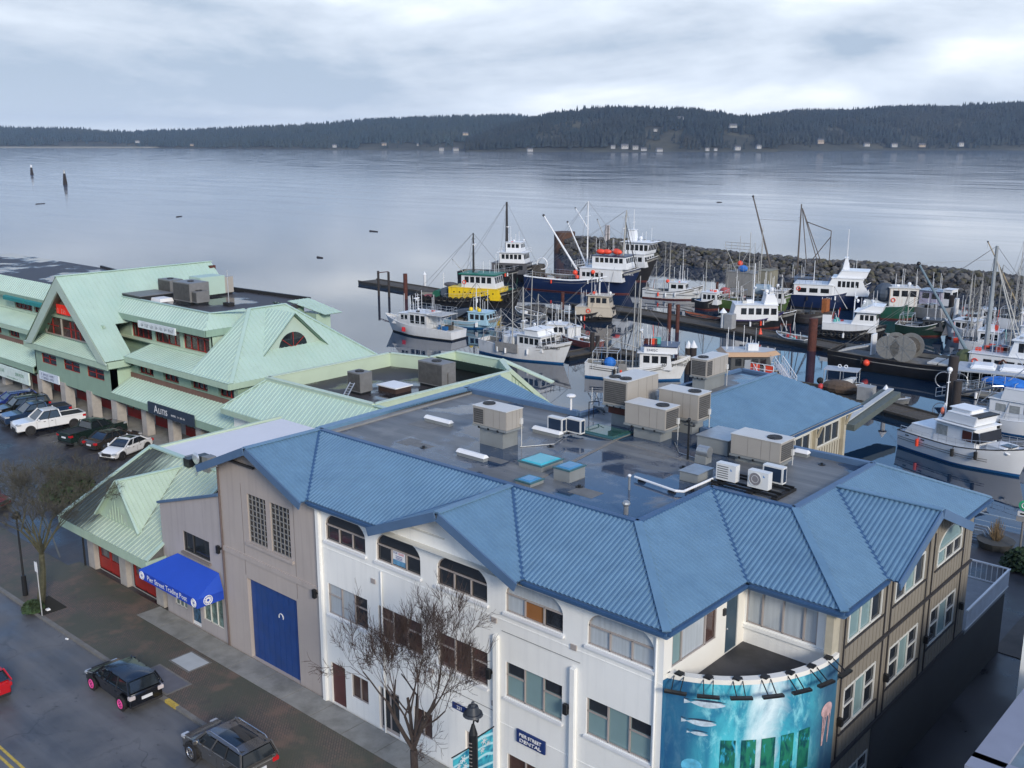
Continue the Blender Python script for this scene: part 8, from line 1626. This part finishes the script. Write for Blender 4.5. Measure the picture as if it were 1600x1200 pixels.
LG='vehicles in the car park'
car('white crew cab pickup facing the street in the car park','pickup',(-89.2,38.3),R(-97),paint('white_car_paint',(.72,.73,.74),0),PLS,L=5.9,Wd=2.03,H=1.93,cat='pickup truck',name='pickup_truck',group=LG)
car('dark blue pickup immediately left of the white one','pickup',(-92.6,38.7),R(-97),paint('blue_car_paint',(.03,.06,.13),.4),None,L=5.8,Wd=2.0,H=1.9,cat='pickup truck',name='pickup_truck',group=LG)
car('dark green pickup with its tailgate toward the street','pickup',(-83.2,39.4),R(100),paint('green_car_paint',(.02,.04,.035),.4),CH,L=5.7,Wd=1.98,H=1.85,cat='pickup truck',name='pickup_truck',group=LG)
car('bronze grey sedan between the green pickup and the white sedan','sedan',(-80.2,39.6),R(100),paint('bronze_car_paint',(.09,.075,.065),.6),CH,L=4.7,Wd=1.8,H=1.45,group=LG)
car('white sedan with sunroof nearest the mossy green roof','sedan',(-77.0,39.1),R(-70),paint('white_car_paint',(.72,.73,.74),0),PLS,L=4.6,Wd=1.8,H=1.44,roofglass=True,group=LG)
car('black SUV with open dark windows at the left of the parked row','suv',(-96.2,39.0),R(-97),paint('black_suv_paint',(.012,.014,.015)),None,L=4.7,Wd=1.85,H=1.7,group=LG)
car('blue hatchback farthest left in the parked row','hatch',(-99.5,39.6),R(-97),paint('royal_car_paint',(.02,.04,.22),.3),None,L=4.3,Wd=1.78,H=1.5,group=LG)
car('dark red car behind the mossy street tree at the left edge','sedan',(-73.2,26.0),R(20),paint('maroon_car_paint',(.22,.015,.02),.2),CH,L=4.6,Wd=1.8,H=1.45,group=None)
# ================================================================ trees
def tree(label,base,trunk_h,trunk_r,spread,height,seed,bark,twig,lean=0,levels=6,first=5,bend=.25,rad=4):
    rnd=random.Random(seed); t=thing('bare_tree',label,'tree',base); big=MB(); big.sm=True; small=MB()
    b0=Vector(base)
    def seg(p,d,L,r,lv):
        n=3 if lv<3 else 2; pts=[p]; rr=[r]; q=p; dd=d.copy()
        for i in range(n):
            dd=(dd+Vector((rnd.uniform(-1,1),rnd.uniform(-1,1),rnd.uniform(-.3,.8)))*bend*(.5 if lv<2 else .8)).normalized(); q=q+dd*L/n; pts.append(q); rr.append(r*(1-.32*(i+1)/n))
        mb=big if lv<3 else small; nn_=8 if lv<1 else (6 if lv<3 else 3)
        for a,b_,ra,rb in zip(pts,pts[1:],rr,rr[1:]): mb.cyl(a,b_,ra,rb,nn_,cap=False)
        if lv>=levels: return
        k=(rnd.choice((2,3,3)) if lv<5 else rnd.choice((4,5))) if lv>0 else first
        for i in range(k):
            a=rnd.uniform(0,6.28) if lv else 2*PI*i/first+rnd.uniform(-.3,.3); s=rnd.uniform(.35,.85) if lv else rnd.uniform(.45,.85)
            o=dd.orthogonal().normalized(); o2=dd.cross(o); nd=(dd*math.cos(s)+(o*math.cos(a)+o2*math.sin(a))*math.sin(s)+Vector((0,0,.14))).normalized()
            st=pts[-1] if (lv==0 or rnd.random()<.55) else pts[-2]
            seg(st,nd,L*rnd.uniform(.62,.86) if lv else spread*.42*rnd.uniform(.9,1.15),rr[-1]*rnd.uniform(.5,.72) if lv<4 else max(.008,rr[-1]*.62),lv+1)
    seg(b0,Vector((lean,0,1)).normalized(),trunk_h,trunk_r,0)
    zs=sorted(v[2] for v in small.v); H0=zs[int(len(zs)*.995)]-base[2]; rs=sorted(math.hypot(v[0]-base[0],v[1]-base[1]) for v in small.v); R0=rs[int(len(rs)*.98)]
    for mb in(big,small): mb.v=[(base[0]+(x-base[0])*(1 if z-base[2]<trunk_h*.6 else rad/R0),base[1]+(y-base[1])*(1 if z-base[2]<trunk_h*.6 else rad/R0),base[2]+(z-base[2])*height/H0) for x,y,z in mb.v]
    big.build('trunk',bark,t,smooth=True); small.build('crown',twig,t)
    return t
BARK2=M('bark_red_grey',(.05,.038,.034),.9,0,.3,4,.3,18)
tree('bare reddish street tree in front of the white facade windows',(-24.1,21.85,.1),3.9,.27,5.2,9.9,11,BARK2,TWIG,.03,7,6,rad=3.35)
BM_=M('bark_mossy',(.07,.068,.04),.9,0,.35,4,.3,18); tree('bare moss covered street tree at the left beside the lamp post',(-54.2,21.75,.1),4.0,.24,5.4,8.6,23,BM_,M('twig_mossy',(.065,.062,.048),.9,0,.3,4),.0,7,6,rad=4.4)
for lb,c,r_,sd in(('low evergreen shrub in the tree pit by the kerb',W(52,955,z=.1),.55,1),('dark evergreen bush behind the mossy tree in the car park',W(75,800,z=0)+Vector((-2,2.5,0)),2.0,2),('dark shrub on the promenade at the right edge',W(1600,888,z=0),1.3,3)):
    t=thing('evergreen_bush',lb,'bush',c); rnd=random.Random(sd); m=MB()
    for k in range(900):
        d=Vector((rnd.gauss(0,1),rnd.gauss(0,1),rnd.gauss(0,1))).normalized()*r_*(.55+.45*rnd.random()); p=Vector(c)+Vector((d.x,d.y,abs(d.z)*.9+.1)); s=.09*(1+r_*.5); a=Vector((rnd.uniform(-1,1),rnd.uniform(-1,1),rnd.uniform(-1,1))).normalized(); b_=a.orthogonal().normalized(); m.add([p-a*s,p+b_*s,p+a*s,p-b_*s],[(0,1,2,3)])
    m.build('foliage',M('dark_leaf',(.025,.05,.018),.8,0,.5,3),t); m=MB(); m.cyl(Vector(c),Vector(c)+Vector((0,0,r_)),.08); m.build('stem',BARK,t)
# ================================================================ street furniture
t=thing('street_lamp','thick fluted black lamp post with dome lamp and two blue snowflake banners','street lamp',(-21.1,21.8,.13)); x,y=-21.1,21.8
m=MB(); m.cyl((x,y,.13),(x,y,5.9),.17,.15,14); post=m.build('post',BLACK,t,smooth=True)
m=MB(); m.cyl((x,y,5.9),(x,y,6.25),.15,.05,12); m.tube([(x,y,6.2),(x+.05,y,6.45),(x+.22,y,6.42),(x+.26,y,6.62)],.03); m.build('neck',BLACK,t)
m=MB(); m.cyl((x,y,6.6),(x,y,6.68),.34,.31,18); m.cyl((x,y,6.68),(x,y,6.92),.25,.17,18); m.cyl((x,y,6.92),(x,y,7.0),.1,.07); m.sph((x,y,7.03),.06); m.build('lamp_dome',M('lamp_slate',(.035,.04,.05),.35),t,smooth=True)
m=MB()
for k in range(20): z=5.6-k*.14; m.bar((x-.05,y-.17,z),(x+.09,y-.16,z+.03),.03,.02)
m.build('light_string',M('string_pale',(.35,.30,.26),.6),t)
def f_ban(t_,b):
    c=mapping(t_); a=nz(t_,c,1.6,4,.5,1.5); wv=tn(t_,'ShaderNodeTexWave',{'Vector':c,'Scale':.9,'Distortion':3.5,'Detail':1.0},wave_type='RINGS').outputs['Fac']
    col=mixc(t_,mrange(t_,a,.35,.6,0,1),(.01,.10,.22),(.05,.42,.50)); col=mixc(t_,mrange(t_,wv,.75,.95,0,.8),col,(.45,.70,.75)); t_.links.new(col,b.inputs['Base Color']); b.inputs['Roughness'].default_value=.5
BAN=node_mat('banner_print',f_ban)
for sg,zt in((-1,5.45),(1,5.65)):
    ya,yb=y+sg*.22,y+sg*.95; m=MB(); m.box((x-.012,min(ya,yb),zt-1.7),(x+.012,max(ya,yb),zt)); bn=m.build('banner',BAN,t)
    m=MB(); m.bar((x,y+sg*.1,zt),(x,y+sg*1.02,zt+.03),.03,.03); m.bar((x,y+sg*.1,zt-1.72),(x,y+sg*1.02,zt-1.72),.03,.03); m.build('banner_arm',BLACK,bn)
    for (dy,dz,r_) in((.5,-.25,.15),(.7,-.42,.1),(.42,-.55,.12)):
        m=MB(); c=Vector((x+.02,y+sg*dy,zt+dz))
        for k in range(3): a=PI*k/3; d=Vector((0,math.cos(a),math.sin(a)))*r_; m.bar(c-d,c+d,.03,.006,up=(1,0,0))
        for k in range(6):
            a=PI*k/3; d=Vector((0,math.cos(a),math.sin(a)))*r_*.65
            for q in(-.5,.5): e=Vector((0,math.cos(a+q),math.sin(a+q)))*r_*.3; m.bar(c+d,c+d+e,.018,.006,up=(1,0,0))
        m.build('snowflake_print',WHITE,bn)
m=MB(); m.box((x-.95,y-.02,6.5),(x-.2,y+.02,6.72)); sg_=m.build('street_name_plate',NAVY,t); text('221',.17,WHITE,t,(x-.6,y-.03,6.61),(1,0,0),ext=.003)
p=W(40,930,z=.13); t=thing('street_lamp','slim black lamp post behind the mossy tree','street lamp',p); m=MB(); m.cyl(p,p+Vector((0,0,4.6)),.07,.05,8); m.cyl(p,p+Vector((0,0,1.2)),.15,.13,10); m.build('post',BLACK,t); m=MB(); m.cyl(p+Vector((0,0,4.6)),p+Vector((0,0,4.8)),.22,.3,10); m.sph(p+Vector((0,0,4.8)),.22); m.build('lamp_head',BLACK,t)
p=W(66,962,z=.13); t=thing('parking_sign','white parking sign on a pale pole at the kerb','sign',p); m=MB(); m.cyl(p,p+Vector((0,0,3.1)),.035,n=8); m.build('pole',ALU,t); m=MB(); m.box(p+Vector((-.16,-.05,2.55)),p+Vector((.16,-.035,3.1))); m.build('sign_plate',WHITE,t)
p=W(75,953,z=.14); t=thing('litter','scrap of white paper by the tree pit','litter',p); m=MB(); m.tap(p-Vector((.12,.1,0)),p+Vector((.12,.1,.08)),.05,.03,.02); m.build('paper',WHITE,t)
p=W(103,998,z=.02); t=thing('litter','white cup lying in the gutter','litter',p); m=MB(); m.cyl(p,p+Vector((.16,.03,.02)),.05); m.build('cup',WHITE,t)
PIT=M('soil',(.02,.018,.012),.95); m=MB(); 
for c in((-53.7,21.8),(-24.05,21.9)): m.box((c[0]-1.1,c[1]-.7,.1),(c[0]+1.1,c[1]+.7,.139))
struct(m.build('tree_pit_soil',PIT))
# right side: alley neighbours and promenade things
t=thing('neighbour_building','flat roofed neighbour with wide pale coping and teal roof, bottom right corner','building',(-2,30,0)); x0=-7.75
m=MB(); m.box((x0,10,0),(8,36.3,6.9)); m.build('wall',M('blue_grey_wall',(.15,.21,.26),.7),t)
m=MB(); m.box((x0-.1,29.6,6.9),(x0+.85,36.4,7.03)); m.box((x0-.1,29.0,6.9),(8,29.9,7.03)); m.build('coping',M('lilac_coping',(.24,.26,.33),.6,0,.06,1),t)
m=MB(); m.box((x0+.85,29.9,6.7),(8,36.2,6.75)); m.build('roof',M('teal_roof',(.10,.19,.20),.5,0,.2,1),t); m=MB(); m.box((x0+1.0,28.2,6.72),(x0+4,29.0,6.98)); m.build('planter_gravel',M('brown_gravel',(.16,.12,.10),.9,0,.4,6),t)
t=thing('white_building','tall plain white wall at the right edge across the alley','building',(-4,46,0)); m=MB(); m.box((-8.55,37,0),(3,56,8)); m.build('wall',WHITEW,t)
p=W(1592,870,z=0); t=thing('park_sign','tall post with round green sign and white arrow plate on the promenade','sign',p); m=MB(); m.cyl(p,p+Vector((0,0,3.6)),.07,n=8); m.cyl(p,p+Vector((0,0,.5)),.14); m.build('post',M('post_grey',(.18,.18,.18),.6),t)
m=MB(); m.cyl(p+Vector((0,-.06,3.35)),p+Vector((0,-.09,3.35)),.34,n=22); m.build('round_sign',M('sign_green',(.05,.42,.22),.5),t); m=MB(); m.box(p+Vector((-.35,-.08,2.65)),p+Vector((.45,-.05,2.95))); m.build('arrow_plate',WHITE,t); m=MB(); m.box(p+Vector((-.4,-.08,2.3)),p+Vector((.5,-.05,2.6))); m.build('lower_plate',M('plate_grey',(.3,.3,.3),.6),t); m=MB(); m.bar(p+Vector((-.2,-.085,2.8)),p+Vector((.3,-.085,2.8)),.1,.008,up=(0,-1,0)); m.build('arrow',BLACK,t)
m=MB(); m.ring(tuple(p+Vector((0,-.1,3.35))),.16,.03,12); m.build('ring_mark',WHITE,t)
p=W(1555,855,z=0); t=thing('planter','low stone planter with dry ornamental grass by the sea rail','planter',p); m=MB(); m.cyl(p,p+Vector((0,0,.5)),.95,1.15,14); m.build('bowl',M('planter_stone',(.07,.07,.065),.9),t); m=MB(); rnd=random.Random(3)
for k in range(160): a=rnd.uniform(0,6.28); r_=rnd.uniform(.05,.5); m.cyl(p+Vector((math.cos(a)*r_*.5,math.sin(a)*r_*.5,.5)),p+Vector((math.cos(a)*r_*1.2,math.sin(a)*r_*1.2,.5+rnd.uniform(.5,1.7)*(1-r_*.8))),.015,.006,3)
m.build('dry_grass',M('straw',(.28,.20,.11),.9,0,.3,3),t)
t=thing('sea_rail','thin blue grey railing with posts along the promenade edge','railing',(-18,68.5,0)); m=MB(); m.bar((-30,68.4,1.05),(30,68.4,1.05),.06,.05); m.bar((-30,68.4,.55),(30,68.4,.55),.04,.03); m.build('rail',M('rail_pale_blue',(.30,.38,.46),.5),t)
for k in range(12): m=MB(); xx=-29+k*4.6; m.box((xx-.12,68.3,0),(xx+.12,68.5,1.1)); m.build('rail_post',BLACK,t)
t=thing('bike_rack','pale blue tubular bike rack behind the side wall','bike rack',W(1508,840,z=0)); p=W(1508,842,z=0); m=MB()
for k in range(3): m.tube([p+Vector((-1.2,k*.5,.1)),p+Vector((1.0,k*.5,.1)),p+Vector((1.3,k*.5,.4)),p+Vector((1.0,k*.5,.8)),p+Vector((-1.2,k*.5,.8))],.045,6)
m.build('tube',M('rail_pale_blue',(.30,.38,.46),.5),t)
# ================================================================ air
m=MB(); m.box((-9150,-3150,-9),(4150,9150,230)); hz=m.build('haze',None); hm=bpy.data.materials.new('haze'); hm.use_nodes=True; hn=hm.node_tree; hn.nodes.clear(); ho=hn.nodes.new('ShaderNodeOutputMaterial'); pv=hn.nodes.new('ShaderNodeVolumePrincipled'); pv.inputs['Color'].default_value=(.60,.76,1,1); pv.inputs['Density'].default_value=HAZE_D; pv.inputs['Anisotropy'].default_value=.2; hn.links.new(pv.outputs[0],ho.inputs['Volume']); hz.data.materials.clear(); hz.data.materials.append(hm); hz['kind']='stuff'
